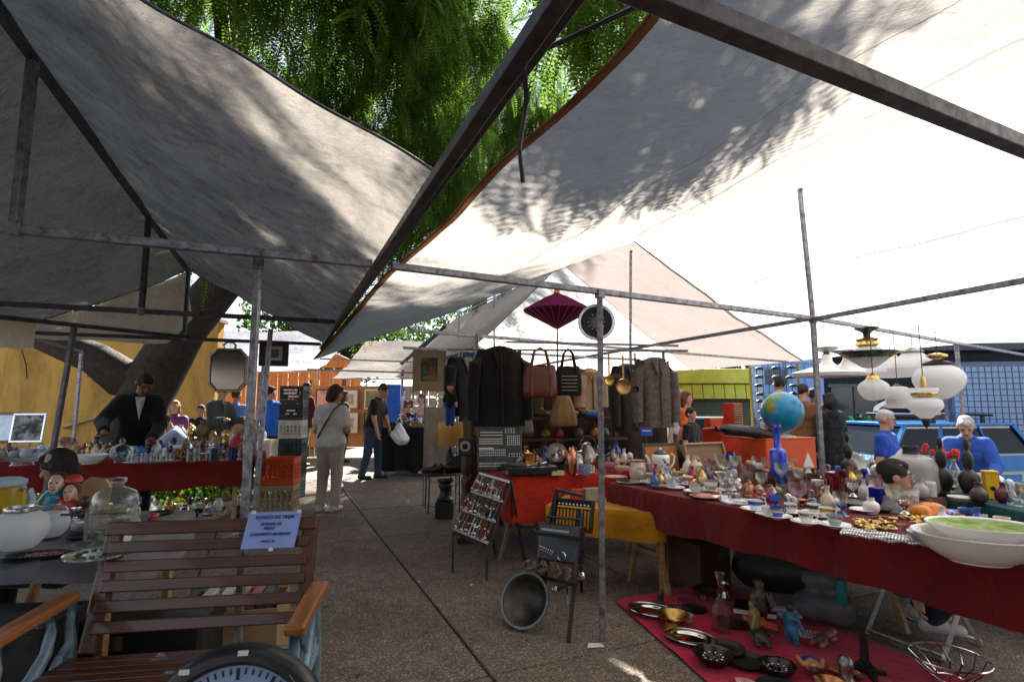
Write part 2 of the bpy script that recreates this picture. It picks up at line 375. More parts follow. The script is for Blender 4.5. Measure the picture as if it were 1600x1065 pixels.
C1, PP, Q2 = Vector((.54, 3.42, 0)), Vector((2.502, 4.474, 0)), Vector((1.545, 7.066, 0))
fr = thing('stall_scaffold', 'steel stall frame with tall king posts above the right tables', 'stall frame')
def z_(p, z): return Vector((p[0], p[1], z))
sq(fr, 'crossbar', (-.62, 2.735, 2.1), (PP.x, PP.y, 2.1), .036)
sq(fr, 'crossbar', (-.25, .63, 2.1), (4.2, 2.77, 2.1), .040, M_STEELD)
sq(fr, 'crossbar', (-.98, 5.22, 2.1), (Q2.x, Q2.y, 2.1), .034)
sq(fr, 'eave_pole', (3.5, .9, 2.09), z_(PP, 2.09), .034); sq(fr, 'eave_pole', z_(PP, 2.1), z_(Q2, 2.1), .034); sq(fr, 'eave_pole', z_(Q2, 2.1), (.2, 11, 2.1), .034)
sq(fr, 'crossbar', z_(PP, 2.1), (7.7, 8.08, 2.1), .034); sq(fr, 'crossbar', z_(Q2, 2.1), onz(1290, 570, 2.1), .032)
sq(fr, 'pole', z_(C1, 0), (.555, 3.385, 2.09), .034); sq(fr, 'pole', z_(PP, 0), z_(PP, 2.09), .036); sq(fr, 'pole', z_(Q2, 0), z_(Q2, 2.09), .034)
sq(fr, 'pole', (5.5, 6.69, -.4), (5.48, 6.67, 2.1), .036)
joint(fr, Vector((.555, 3.385, 2.085))); joint(fr, z_(PP, 2.09)); joint(fr, z_(Q2, 2.09))
pole_px(fr, (745, 522), (748, 670), 2.1, .034)
sq(fr, 'king_post', z_(PP, 2.11), (2.44, 4.44, 3.22), .032); sq(fr, 'king_post', z_(Q2, 2.11), (1.58, 7.05, 3.44), .032)
sq(fr, 'crossbar', onz(630, 543, 2.05), onz(1000, 562, 2.05), .032)
c_ = MB(); c_.tube([onz(820, 92, 2.14), onz(1000, 8, 2.2), onz(1090, -60, 2.25)], .006, 6)
tag(c_.build('rope', M_STEELD), 'thin dark line strung from the dark eave pole towards the sun', 'rope')
c_ = MB(); a = onz(820, 92, 2.13); c_.tube([a, a+Vector((.003, .01, -.1)), a+Vector((-.012, .0, -.2)), a+Vector((-.004, .012, -.27))], .005, 6)
tag(c_.build('cable', M_BLACK), 'short black cable hanging from the dark eave pole before the tree', 'cable')

# ------------------------------------------------------------------ tarpaulins
def rip(x, y, a=1.):
    return a*(.018*math.sin(3.1*x+1.7*y)+.012*math.sin(5.3*y-2.2*x+1)+.007*math.sin(11*x+7*y)+.005*math.sin(17*y-9*x+2))
def tarp(name, A, B, m, label, sag=.1, na=60, nb=36, rp=1., hem=None, hemmat=None, edge_sag=0):
    A = [Vector(p) for p in A]; B = [Vector(p) for p in B]
    def samp(P, t):
        d = [0.]
        for a, b in zip(P[:-1], P[1:]): d.append(d[-1]+(b-a).length)
        t *= d[-1]
        return Vector([float(np.interp(t, d, [p[k] for p in P])) for k in range(3)])
    G = []; ea = []; eb = []
    for i in range(na+1):
        t = i/na; a = samp(A, t); b = samp(B, t); row = []
        for j in range(nb+1):
            s = j/nb; p = a.lerp(b, s); w = math.sin(math.pi*s)
            p.z -= sag*w + edge_sag*math.sin(math.pi*t)*(1-w)*.5
            q = .35+.65*w; p.z += rip(p.x, p.y, rp)*q; p.x += .012*math.sin(4*p.y+3*p.x)*w*rp; row.append(p)
        G.append(row); ea.append(row[0]); eb.append(row[-1])
    o = MB().grid(G).build(name, m, smooth=180)
    tag(o, label, 'tarpaulin', 'tarpaulins over the stalls')
    if hem:
        pts = {'a': ea, 'b': eb, '0': G[0], '1': G[-1]}
        for k in hem:
            h = MB(); P = [Vector(p)+Vector((0, 0, -.004)) for p in pts[k]]; h.tube(P, .005, 6); h.build('hem', hemmat or M_STEELD, o, 60)
    return o, G
M_HEM = tarp_mat('orange_hem', (.38, .19, .09), .35, .4)
oB, GB = tarp('tarpaulin', [LP(-1.45, v, 2.88) for v in (-1.1, 1.5, 4.1)], [LP(.02, v, 2.13) for v in (-1.12, 1.5, 4.2)], M_TARP_GREY,
     'grey dappled tarpaulin sloping from the ridge down to the dark eave pole', .03, 90, 44, 1.3, '01b')
for k in range(1):
    p = Vector(GB[0][10+k*10]) + vL*.05; g = MB(); g.tube([p+uL*.012*math.cos(t)+vL*.012*math.sin(t)+Vector((0, 0, -.008-.008*math.cos(t))) for t in np.linspace(0, 6.28, 10)[:-1]], .004, 5, True)
    g.build('grommet', M_IRON, oB)
oA, GA = tarp('tarpaulin', [LP(-1.46, v, 2.88) for v in (-9.5, 0, 4.1)], [LP(-3.0, v, 2.12) for v in (-9.5, 0, 4.1)], M_TARP_DARK,
     'dim grey tarpaulin at far left falling away from the ridge', .06, 90, 34, 1.2, '1')
tarp('tarpaulin', [LP(-1.45, -9.5, 2.88), LP(-1.45, -3.3, 2.88)], [LP(.02, -9.5, 2.13), LP(.02, -3.3, 2.13)], M_TARP_BLOCK, 'dark tarpaulin added behind the viewer on the left to block light', .05, 30, 20, 1.)  # unseen tarpaulin, added to shut out sky light from behind
g = MB(); g.grid([[V(-9+18*i/40, -6.6+.08*math.sin(i*1.9), 2.6-2.55*j/8) for i in range(41)] for j in range(9)])
tag(g.build('light_block_sheet', cloth((.10, .09, .085)), smooth=180), 'dark sheet added behind the viewer to block light from the rear', 'light blocker')  # unseen sheet, added to cut low light from the rear
# gable drape at the far end of the left stall
g = MB(); G = []
for i in range(31):
    t = i/30; top = LP(-1.46-1.54*t, 4.12, 2.87-.75*t-.05*math.sin(math.pi*t)); low = 2.10-.06*math.sin(math.pi*t)-.02*math.sin(9*t)+.25*max(0, .12-t)/.12
    G.append([Vector((top.x, top.y+.12*s*s+.03*math.sin(14*t+2*s), top.z+(low-top.z)*s)) for s in np.linspace(0, 1, 10)])
g.grid(G); o = g.build('tarpaulin', tarp_mat('ochre_drape', (.56, .50, .40), .25, .42), smooth=180)
tag(o, 'tan tarpaulin end drape hanging in front of the ochre wall', 'tarpaulin', 'tarpaulins over the stalls')
g = MB(); a = onz(-40, 500, 2.0); b = onz(58, 515, 2.0)
g.grid([[Vector((a.x+(b.x-a.x)*i/12, a.y+(b.y-a.y)*i/12+.03*math.sin(i), 2.06-.22*j/6+.01*math.sin(i*1.3)-(.05*j/6*(1-i/12)))) for i in range(13)] for j in range(7)])
tag(g.build('cloth_flap', tarp_mat('cream_flap', (.60, .52, .42), .15, .5), smooth=180), 'pale cream cloth flap hanging at the left edge of the picture', 'cloth')

LE = [(1.35, -1.0, 2.46), (.75, .25, 2.42), onz(1030, 0, 2.38), onz(985, 62, 2.37), onz(900, 150, 2.34), onz(820, 218, 2.30), onz(768, 262, 2.27), onz(700, 345, 2.20), onz(650, 388, 2.15), onz(605, 425, 2.10), onz(560, 478, 2.06), onz(490, 560, 2.02)]
RD = [(4.4, -1.0, 3.18), (3.7, .8, 3.20), onz(1600, 97, 3.22), onz(1420, 190, 3.22), onz(1238, 273, 3.24), onz(1050, 352, 3.36), onz(888, 414, 3.44)]
oC, GC = tarp('tarpaulin', LE, RD, M_TARP_C, 'white tarpaulin with an orange hem and tree shadows stretched over the aisle', .05, 110, 54, .8, 'a1', M_HEM)
def seam(o, G, j, w=1, i0=0, i1=None):
    h = MB(); h.grid([[Vector(r[j])+V(0, 0, -.006), Vector(r[j]).lerp(Vector(r[j+1]), w)+V(0, 0, -.006)] for r in G[i0:i1]]); h.build('seam', M_SEAM, o, 180)
seam(oC, GC, 36, .35); seam(oC, GC, 20, .22, 20)
# stitched orange hem band along its free edge
h = MB(); hg = []
for i in range(111):
    e = Vector(GC[i][0]); n = Vector(GC[i][2]); hg.append([e+Vector((0, 0, -.008)), e+(n-e)*.32+Vector((0, 0, -.010))])
h.grid(hg).build('hem_band', M_HEM, oC, 180)
EV = [(8.6, -1.0, 2.12), (7.4, 1.7, 2.12), (6.4, 4.3, 2.12), (5.5, 6.6, 2.12), onz(1252, 562, 2.12)]
oD, GD = tarp('tarpaulin', [Vector(p)+Vector((.0, 0, .012)) for p in RD[:5]]+[onz(990, 376, 3.46)], EV, M_TARP_WHITE, 'bright white tarpaulin slope behind the tall king post on the right', .06, 80, 40, .7, '1')
tarp('tarpaulin', [onz(992, 377, 3.45), onz(880, 412, 3.45)], [onz(1256, 563, 2.10), onz(1082, 578, 2.10)], M_TARP_BEIGE, 'beige tarpaulin strip beyond the second king post', .04, 24, 24, .5, '01')
seam(oD, GD, 14, .25); seam(oD, GD, 27, .3)
tarp('tarpaulin', [(3.6, -6.5, 2.46), (1.38, -1.06, 2.48)], [(6.6, -6.5, 3.22), (4.42, -1.06, 3.22)], M_TARP_BLOCK, 'dark tarpaulin added left of the ridge behind the viewer to block light', .05, 20, 16, .8)  # unseen roof piece, added to keep fill light off the stalls
tarp('tarpaulin', [(6.6, -6.5, 3.23), (4.42, -1.06, 3.23)], [(10.8, -6.5, 2.12), (8.6, -1.06, 2.12)], M_TARP_BLOCK, 'dark tarpaulin added right of the ridge behind the viewer to block light', .05, 20, 16, .8)  # its unseen match on the other slope, also added to block light
e3, r3 = onz(1082, 577, 2.12), onz(880, 413, 3.47); vR = Vector((-.37, .93, 0))
tarp('tarpaulin', [r3, r3+vR*7], [e3, e3+vR*7], M_TARP_WHITE, 'far white tarpaulin beyond the beige strip', .05, 30, 24, .7, '1')
tarp('tarpaulin', [r3+vR*.15+Vector((0, 0, .03)), r3+vR*6+Vector((0, 0, .02))], [onz(735, 545, 2.1), onz(735, 545, 2.1)+vR*6], M_TARP_WHITE, 'white tarpaulin hung behind the purple parasol', .04, 30, 24, .7, '01')

# second stall frame far up the right side, thin posts seen through the white cloth side
ff = thing('stall_scaffold', 'thin far stall frame behind the purple parasol', 'stall frame')
for (t, l) in (((717, 488), (716, 560)), ((772, 460), (773, 575))):
    a = atY(*t, 9.5); b = atY(*l, 9.5); sq(ff, 'pole', (b.x, b.y, 0), a, .03)
sq(ff, 'crossbar', atY(717, 490, 9.5), atY(800, 452, 9.6), .028); sq(ff, 'crossbar', atY(480, 577, 9.2), atY(900, 590, 9.8), .028)
sq(ff, 'crossbar', atY(500, 560, 10.5), atY(720, 568, 10.5), .028)

# ------------------------------------------------------------------ far stall row closing the aisle
def far_canopy(x0, x1, Y0, Y1, z0, z1, m, label):
    A = [(x0+(x1-x0)*t, Y0, z0) for t in (0, .5, 1)]; B = [(x0+(x1-x0)*t, Y1, z1) for t in (0, .5, 1)]
    o, G = tarp('tarpaulin', A, B, m, label, .1, 40, 14, 2., 'a')
    f = thing('stall_scaffold', 'posts and rails under the ' + label.split(' tarpaulin')[0] + ' canopy', 'stall frame')
    n = max(2, int(abs(x1-x0)/2.2))
    for i in range(n+1):
        x = x0+(x1-x0)*i/n; sq(f, 'pole', (x, Y0+.03, 0), (x, Y0+.03, z0-.02), .035)
    sq(f, 'crossbar', (x0, Y0+.03, z0-.03), (x1, Y0+.03, z0-.03), .035)
    return o
far_canopy(-11.5, -5.2, 14.5, 17.5, 2.25, 3.7, M_TARP_BLUE, 'pale blue crinkled tarpaulin of the far left stall row')
far_canopy(-5.0, .4, 15.2, 18.5, 2.1, 3.5, M_TARP_WHITE, 'white tarpaulin roofing the stall at the aisle end')

# ------------------------------------------------------------------ trees
M_BARK = mat((.026, .017, .011), .95, 0, .6, 9, 1., 30, 'bark')
M_LEAF = leaf_mat('pinnate_leaves', (.032, .070, .013), (.085, .14, .024), .58)
M_LEAF2 = leaf_mat('broad_leaves', (.02, .05, .012), (.05, .09, .02), .4)
def frond_template(n=11):
    vs = []; 
    for i in range(n):
        t = (i+1)/(n+.5); x = t; z = -.28*t*t; L = .17*(1-.55*abs(t-.45)/.55)
        for s in (-1, 1):
            a = (.35, s*.94); w = .028
            o = np.array([x, 0, z]); d = np.array([a[0]*L, a[1]*L, -.05*L]); pn = np.array([a[1]*-s*0+1, 0, 0])*w
            vs += [o, o+d*.5+pn, o+d, o+d*.5-pn]
    return np.array(vs)
def quads_mesh(name, verts, m, parent):
    nq = len(verts)//4; me = bpy.data.meshes.new(name)
    me.vertices.add(len(verts)); me.vertices.foreach_set('co', np.asarray(verts, np.float32).ravel())
    me.loops.add(nq*4); me.loops.foreach_set('vertex_index', np.arange(nq*4, dtype=np.int32))
    me.polygons.add(nq); me.polygons.foreach_set('loop_start', np.arange(0, nq*4, 4, dtype=np.int32)); me.polygons.foreach_set('loop_total', np.full(nq, 4, np.int32))
    me.materials.append(m); me.update(calc_edges=True); o = bpy.data.objects.new(name, me); COL.objects.link(o); o.parent = parent; return o
def fronds(pos, az, droop, scale, roll):
    T = frond_template(); n = len(pos); out = np.empty((n, len(T), 3), np.float32)
    ca, sa, cd, sd, cr, sr = np.cos(az), np.sin(az), np.cos(droop), np.sin(droop), np.cos(roll), np.sin(roll)
    X = T[None, :, 0]*scale[:, None]; Y = T[None, :, 1]*scale[:, None]; Z = T[None, :, 2]*scale[:, None]
    Y2 = Y*cr[:, None]-Z*sr[:, None]; Z2 = Y*sr[:, None]+Z*cr[:, None]
    X3 = X*cd[:, None]+Z2*sd[:, None]; Z3 = -X*sd[:, None]+Z2*cd[:, None]
    out[:, :, 0] = X3*ca[:, None]-Y2*sa[:, None]+pos[:, None, 0]; out[:, :, 1] = X3*sa[:, None]+Y2*ca[:, None]+pos[:, None, 1]; out[:, :, 2] = Z3+pos[:, None, 2]
    return out.reshape(-1, 3)
tree = thing('feathery_tree', 'large leaning tree with dark trunk and feathery hanging foliage over the stalls', 'tree', (0, 0, 0))
g = MB()
tr_pts = [V(-6.1, 8.6, -.1), V(-6.05, 8.6, .5), V(-5.95, 8.65, 1.1), V(-5.8, 8.8, 1.75), V(-5.5, 9.0, 2.6), V(-4.8, 9.3, 3.8), V(-4.1, 9.6, 5.0)]
g.tube(tr_pts, [.60, .44, .37, .40, .36, .32, .26], 14)
g.tube([V(-5.9, 8.9, 1.30), V(-6.15, 8.75, 1.75), V(-6.6, 8.6, 2.1), V(-7.4, 8.5, 2.42), V(-8.4, 8.9, 3.2)], [.36, .33, .26, .2, .12], 10)
g.tube([V(-4.6, 9.3, 3.8), V(-5.0, 9.0, 5.2), V(-4.9, 8.6, 6.8), V(-4.6, 8.4, 8.6)], [.34, .24, .18, .09], 9)
for b in ([V(-4.1, 9.6, 5.0), V(-3.0, 9.4, 6.6), V(-1.8, 9.2, 7.8), V(-.6, 8.4, 8.4), V(.5, 6.8, 7.4), V(1.4, 5.9, 6.4)], [V(-4.3, 9.5, 4.5), V(-4.6, 8.4, 6.0), V(-4.2, 7.2, 7.2), V(-3.6, 6.4, 8.0)],
          [V(-4.1, 9.6, 5.0), V(-4.6, 10.4, 6.8), V(-4.8, 11, 8.6)], [V(-2.6, 9.35, 7.0), V(-2.0, 8.0, 7.6), V(-1.4, 7.0, 7.8)], [V(-3.6, 9.5, 5.8), V(-2.4, 10.6, 7.0), V(-1.0, 11.4, 7.6)]):
    g.tube(b, list(np.linspace(.21, .04, len(b))), 8)
trunk = g.build('trunk', M_BARK, tree, 60)
CL = [((-3.6, 8.6, 7.6), (2.6, 2.4, 1.9), 420), ((-1.9, 8.6, 6.2), (1.5, 1.9, 1.9), 330), ((-4.6, 8.0, 5.6), (2.0, 1.8, 1.6), 300), ((-1.5, 10.4, 5.4), (1.5, 1.4, 1.6), 190), ((-1.1, 9.4, 7.5), (1.0, 1.4, 1.3), 110), ((-.75, 8.5, 8.0), (.85, 1.0, .6), 130), ((-1.7, 7.0, 7.2), (1.0, .9, .6), 110),
      ((-2.6, 6.0, 7.4), (1.9, 1.5, 1.5), 260), ((-1.6, 7.4, 8.6), (1.6, 1.5, 1.2), 200), ((1.0, 5.45, 5.75), (.6, .55, .35), 44), ((.6, 4.75, 5.7), (.45, .45, .35), 20), ((-6.5, 9.5, 6.0), (2.2, 2.2, 2.0), 160), ((-3.0, 11.5, 5.2), (2.2, 1.5, 1.8), 190), ((-5.6, 6.4, 7.0), (1.8, 1.6, 1.6), 200), ((-4.0, 4.6, 7.6), (1.8, 1.2, 1.0), 150), ((-3.4, 12.6, 8.4), (3.2, 1.8, 2.8), 330)]
pos = []; az = []; dr = []; scl = []; rl = []; tw = MB()
for (c, r, n) in CL:
    for k in range(int(n*(.62 if n > 90 else 1))):
        d = rng.normal(size=3); d /= np.linalg.norm(d); q = np.array(c)+d*np.array(r)*rng.uniform(.25, 1.)**.5
        L = rng.uniform(.35, .95); a0 = rng.uniform(0, 6.28); m_ = int(8+L*7)
        ts = np.linspace(0, 1, m_); path = q + np.stack([np.cos(a0)*.45*L*ts*(1-.3*ts), np.sin(a0)*.45*L*ts*(1-.3*ts), -L*ts**1.5], 1)
        if c[0] > .3 and c[1] < 6.5: L *= .8
        if k % 3 == 0: tw.tube([Vector(p) for p in path[::max(1, m_//4)]], .007, 3, cap=False)
        for t, p in zip(ts, path):
            pos.append(p); az.append(a0+rng.uniform(-1.6, 1.6)); dr.append(rng.uniform(.1, 1.15)+.35*t); scl.append(rng.uniform(.3, .6)); rl.append(rng.uniform(-.6, .6))
crown = quads_mesh('crown', fronds(np.array(pos), np.array(az), np.array(dr), np.array(scl), np.array(rl)), M_LEAF, tree)
tw.build('twigs', M_BARK, tree, 0)['kind'] = 'stuff'
tree2 = thing('feathery_tree', 'taller feathery tree standing further back up the aisle', 'tree', (0, 0, 0))
g = MB(); g.tube([V(-1.4, 19, -.2), V(-1.3, 19, 3), V(-1.0, 18.6, 6.5), V(-.7, 18, 9.5), V(-.5, 17.5, 13)], [.4, .3, .24, .16, .05], 10)
for b in ([V(-1.1, 18.8, 5), V(.2, 18, 8), V(1.2, 17.4, 10)], [V(-1.0, 18.6, 6.5), V(-2.4, 18, 9), V(-3.4, 17.5, 11)], [V(-.8, 18, 8.5), V(.4, 17, 11), V(1.0, 16.6, 13)]): g.tube(b, [.16, .1, .04], 7)
g.build('trunk', M_BARK, tree2, 60); pos = []; az = []; dr = []; scl = []; rl = []
for (c, r, n) in [((-1.3, 17.4, 10.6), (3.0, 1.6, 3.0), 330), ((.5, 16.8, 11.6), (1.5, 1.2, 1.8), 120)]:
    for k in range(n):
        d = rng.normal(size=3); d /= np.linalg.norm(d); q = np.array(c)+d*np.array(r)*rng.uniform(.2, 1.)**.5; L = rng.uniform(.8, 1.9); a0 = rng.uniform(0, 6.28)
        for t in np.linspace(0, 1, 13):
            pos.append(q+np.array([math.cos(a0)*.4*L*t, math.sin(a0)*.4*L*t, -L*t**1.5])); az.append(a0+rng.uniform(-1.6, 1.6)); dr.append(rng.uniform(.1, 1.15)+.35*t); scl.append(rng.uniform(.4, .75)); rl.append(rng.uniform(-.6, .6))
quads_mesh('crown', fronds(np.array(pos), np.array(az), np.array(dr), np.array(scl), np.array(rl)), M_LEAF, tree2)
def leaf_cloud(n, c, r, size, lump=5):
    cs = np.array(c)+rng.normal(size=(lump, 3))*np.array(r)*.45
    k = rng.integers(0, lump, n); d = rng.normal(size=(n, 3)); d /= np.linalg.norm(d, axis=1)[:, None]
    p = cs[k]+d*np.array(r)*.55*rng.uniform(.2, 1, (n, 1))**.4
    a = rng.normal(size=(n, 3)); a /= np.linalg.norm(a, axis=1)[:, None]; b = np.cross(a, rng.normal(size=(n, 3))); b /= np.linalg.norm(b, axis=1)[:, None]
    s = size*rng.uniform(.6, 1.3, (n, 1)); return np.stack([p-a*s, p+b*s*.45, p+a*s, p-b*s*.45], 1).reshape(-1, 3)
def back_tree(x, y, h, rx, label, m=M_LEAF2, n=5000, size=.16):
    t = thing('leafy_tree', label, 'tree', (x, y, -.4), 0, 'trees beyond the stalls'); g = MB()
    g.tube([V(0, 0, 0), V(.1, 0, h*.3), V(-.05, .1, h*.6), V(0, 0, h*.85)], [.28, .2, .14, .05], 8)
    for k in range(6):
        a = k*1.05; g.tube([V(0, 0, h*(.3+.07*k)), V(rx*.35*math.cos(a), rx*.35*math.sin(a), h*(.45+.07*k)), V(rx*.7*math.cos(a), rx*.7*math.sin(a), h*(.5+.08*k))], [.1, .06, .02], 6)
    g.build('trunk', M_BARK, t)
    quads_mesh('crown', leaf_cloud(n, (0, 0, h*.66), (rx, rx, h*.40), size, 14), m, t)
back_tree(-9.2, 27, 7.5, 3.6, 'dark green tree behind the pale blue tarpaulin', n=8000)
back_tree(-13.5, 17, 7.5, 3.2, 'green tree above the ochre wall', n=6000)
back_tree(-3.0, 33, 6.5, 3.0, 'distant round tree beyond the end of the aisle', n=5000)
back_tree(3.5, 30, 7.5, 3.4, 'distant tree behind the hanging coats', n=5000)
back_tree(10.5, 26, 8.5, 4.0, 'distant tall tree behind the olive kiosk', n=5000)

# ================================================================== BACKGROUND BUILDINGS, KIOSKS, CARS
def plaster(c, name='plaster'):
    m, nt, b = new_mat(name); vec = coords(nt)
    st = ramp(nt, noise(nt, coords(nt, 'Object', (1.2, 1.2, .35)), 1.6, 8, .7, .5), [(.3, sc3(c, .5)), (.5, c), (.75, sc3(c, 1.2))])
    nt.links.new(st, b.inputs['Base Color']); b.inputs['Roughness'].default_value = .9; bump(nt, noise(nt, vec, 18, 6), b, .4, .02); return m
w = thing('garden_wall', 'stained ochre rendered wall behind the leaning tree trunk', 'wall', (-11.5, 11.6, 0))
MB().box((0, 0, 1.55), (10.5, .25, 3.1)).build('wall', plaster((.56, .32, .075)), w, 0, .01)
MB().box((0, 0, 3.14), (10.6, .36, .09)).build('coping', mat((.3, .26, .2), .9), w, 0, .01)
MB().tube([V(2.2, -.16, .9), V(3.1, -.17, 1.15), V(4.3, -.17, 1.42)], .045, 8).build('pipe', M_PORC, w)
g = MB(); g.tube([V(1.0, -.2, 3.0), V(1.3, -.2, 2.2), V(1.35, -.2, 1.9)], .012, 5); g.build('cable', M_BLACK, w)
g = MB(); g.tube([V(3.4, -.2, 1.15), V(3.3, -.22, 1.8), V(2.9, -.22, 2.0), V(2.6, -.2, 1.95)], .014, 5); g.build('cable', M_BLACK, w)

def crate_stack_box(x, y, w_, d_, z0, z1, m, name, parent): return MB().box((x, y, (z0+z1)/2), (w_, d_, z1-z0)).build(name, m, parent, 0, .01)
# wooden kiosks under the far canopies
k = thing('wooden_kiosk', 'orange wood kiosk with open counter under the pale blue tarpaulin', 'kiosk', (-7.6, 16.6, 0))
M_OW = wood((.55, .20, .05), .5, .6, 2)
for i in range(16):
    MB().box((-2.6+i*.34, 1.2, 1.25), (.32, .05, 2.5)).build('plank', M_OW, k, 0, .008)
for i in range(3): MB().box((-2.6+i*2.55, .0, 1.2), (.12, .12, 2.4)).build('post', M_DWOOD, k, 0, .01)
MB().box((0, -.1, .9), (5.3, .5, .06)).build('counter', M_LWOOD, k, 0, .01)
MB().box((0, -.05, .45), (5.2, .06, .84)).build('counter_front', M_DWOOD, k, 0, .01)
g_ = MB(); g_.prism([(-2.9, 0), (2.9, 0), (.4, 1.1), (-.4, 1.1)], .1, Matrix.Translation((0, 1.2, 2.55)) @ Matrix.Rotation(R(90), 4, 'X')); g_.build('gable', M_OW, k, 0)
def framed(name, label, loc, rz, w_, h_, fc, art, t=.03, fw=.03, matc=None, cat='picture', rx=0, group=None):
    o = thing(name, label, cat, loc, rz, group, rx)
    for (x, z, a, b) in ((0, h_/2-fw/2, w_, fw), (0, -h_/2+fw/2, w_, fw), (-w_/2+fw/2, 0, fw, h_-2*fw), (w_/2-fw/2, 0, fw, h_-2*fw)):
        MB().box((x, 0, z), (a, t, b)).build('frame_rail', fc, o, 0, .003)
    iw, ih = w_-2*fw, h_-2*fw
    if matc is not None: MB().box((0, .004, 0), (iw, .012, ih)).build('mount', matc, o, 0); iw *= .55; ih *= .6
    MB().box((0, -.004, 0), (iw, .012, ih)).build('picture_sheet', art, o, 0)
    return o
def art_mat(cols, scale=3, name='painting'):
    m, nt, b = new_mat(name); n = noise(nt, coords(nt, 'Generated'), scale, 3, .5, .8)
    st = [(.25+.5*i/(len(cols)-1), c) for i, c in enumerate(cols)]
    nt.links.new(ramp(nt, n, st), b.inputs['Base Color']); b.inputs['Roughness'].default_value = .6; return m
arts = [art_mat([(.5, .1, .12), (.6, .4, .4), (.2, .05, .1)]), art_mat([(.05, .05, .06), (.5, .5, .48), (.1, .08, .07)], 6), art_mat([(.4, .28, .05), (.15, .2, .1), (.5, .3, .1)]), art_mat([(.1, .12, .3), (.5, .4, .3), (.05, .05, .08)], 5)]
# picture display at the aisle end
pw = thing('picture_stand', 'dark display panel hung with pictures at the aisle end', 'display panel', (-4.0, 14.6, 0), R(4))
for x in (-1.35, 1.35): MB().box((x, 0, 1.0), (.06, .06, 2.0)).build('post', M_DWOOD, pw, 0)
MB().box((0, 0, 1.05), (2.6, .03, 1.6)).build('board', mat((.40, .19, .08), .8), pw, 0)
pn = ['pink portrait', 'grey sketch', 'golden landscape', 'blue figure study', 'rose still life', 'charcoal street view', 'ochre harbour view', 'dark seascape']
for i in range(8):
    x = -3.95+(i % 4)*.63-.98; z = 1.5-(i//4)*.62
    framed('picture', pn[i]+' in thin frame on the dark display panel', (x, 14.53+(i % 4-1.5)*.044, z), R(4), .5-.06*(i % 2), .52, [M_BLACK, M_LWOOD, M_WHITEP][i % 3], arts[i % 4], .025, .03, M_PAPER if i % 2 else None, group='pictures on the display panel')
rk = thing('magazine_rack', 'pale wire rack of prints beside the seller in black', 'rack', (-2.35, 13.6, 0), R(-8))
for x in (-.75, 0, .75): MB().bar((x, 0, 0), (x, 0, 1.9), .03).build('post', M_WHITEP, rk, 0)
for r_ in range(6): MB().bar((-.75, 0, .35+.3*r_), (.75, 0, .35+.3*r_), .018).build('rail', M_WHITEP, rk, 0)
for r_ in range(5):
    for c_i in range(7):
        cc = random.choice([(.6, .55, .48), (.42, .30, .18), (.3, .25, .2), (.55, .4, .3), (.62, .62, .62), (.2, .2, .25)])
        MB().box((-.64+c_i*.21, -.025, .5+.3*r_+random.uniform(-.01, .01)), (.17, .012, .24), Matrix.Rotation(R(random.uniform(-5, 0)), 3, 'X')).build('print', mat(cc, .7, 0, .5, 12), rk, 0)
b_ = MB(); b_.box((-2.87, 13.3, 1.2), (.32, .05, 1.3)); tag(b_.build('banner', cloth((.03, .12, .55)), smooth=0), 'tall blue cloth banner beside the print rack', 'banner')
# triangular dark blue canopy seen between the tarpaulins
bc = thing('blue_canopy', 'dark blue gabled canopy seen in the gap left of the parasol', 'canopy', (-1.95, 15.4, 0))
M_DKB = mat((.01, .035, .075), .3, 0, .9, 1.2, .2, 10, 'dark_blue_canopy')
MB().prism([(-1.15, 2.55), (1.25, 2.55), (.05, 3.62)], .06, Matrix.Rotation(R(90), 4, 'X')).build('gable_cloth', M_DKB, bc, 0)
for s in (-1, 1):
    MB().add([(.05, -.03, 3.66), (.05, 2.6, 3.66), (.05+s*1.3, 2.6, 2.5), (.05+s*1.3, -.03, 2.5)], [(0, 1, 2, 3)]).build('roof_slope', M_DKB, bc, 0)
    MB().bar((s*1.15, 0, 0), (s*1.15, 0, 2.55), .06).build('post', M_STEELD, bc, 0); MB().bar((s*1.15, 2.5, 0), (s*1.15, 2.5, 2.55), .06).build('post', M_STEELD, bc, 0)

# olive-yellow kiosk, blue kiosk, dark house, tiled panel
k = thing('olive_kiosk', 'olive yellow metal kiosk with ribbed awning behind the blue car', 'kiosk', (5.6, 15.6, -.4), R(-4))
M_OL = mat((.52, .40, .015), .5, .1, .2, 4, .1, 20, 'olive_yellow_paint')
MB().box((0, 1.2, 1.35), (3.9, 1.6, 2.7)).build('cabin', mat((.12, .10, .05), .7), k, 0, .02)
for i in range(13): MB().box((-1.8+i*.3, .0, 2.12), (.285, .05, .42), Matrix.Rotation(R(-12), 3, 'X')).build('awning_slat', M_OL, k, 0, .01)
MB().box((0, .15, 2.56), (3.95, .5, .42)).build('fascia', M_OL, k, 0, .03)
for x in (-1.9, 1.9): MB().box((x, .1, 1.1), (.1, .1, 2.2)).build('post', M_OL, k, 0)
k = thing('blue_kiosk', 'light blue panelled kiosk wall with a small barred window', 'kiosk', (6.62, 12.8, -.4), R(-10))
M_BK = mat((.27, .43, .72), .55, 0, .12, 3, .1, 30, 'pale_blue_paint')
MB().box((0, .6, 1.35), (1.3, 1.2, 2.9)).build('cabin', M_BK, k, 0, .02)
for x in (-.2, .25): MB().box((x, -.012, 1.35), (.02, .02, 2.8)).build('panel_seam', mat((.2, .33, .55), .6), k, 0)
MB().box((-.38, -.01, 2.42), (.5, .04, .34)).build('window', mat((.05, .08, .12), .2), k, 0)
for i in range(5): MB().bar((-.58+i*.1, -.04, 2.26), (-.58+i*.1, -.04, 2.58), .014).build('window_bar', M_STEEL, k, 0)
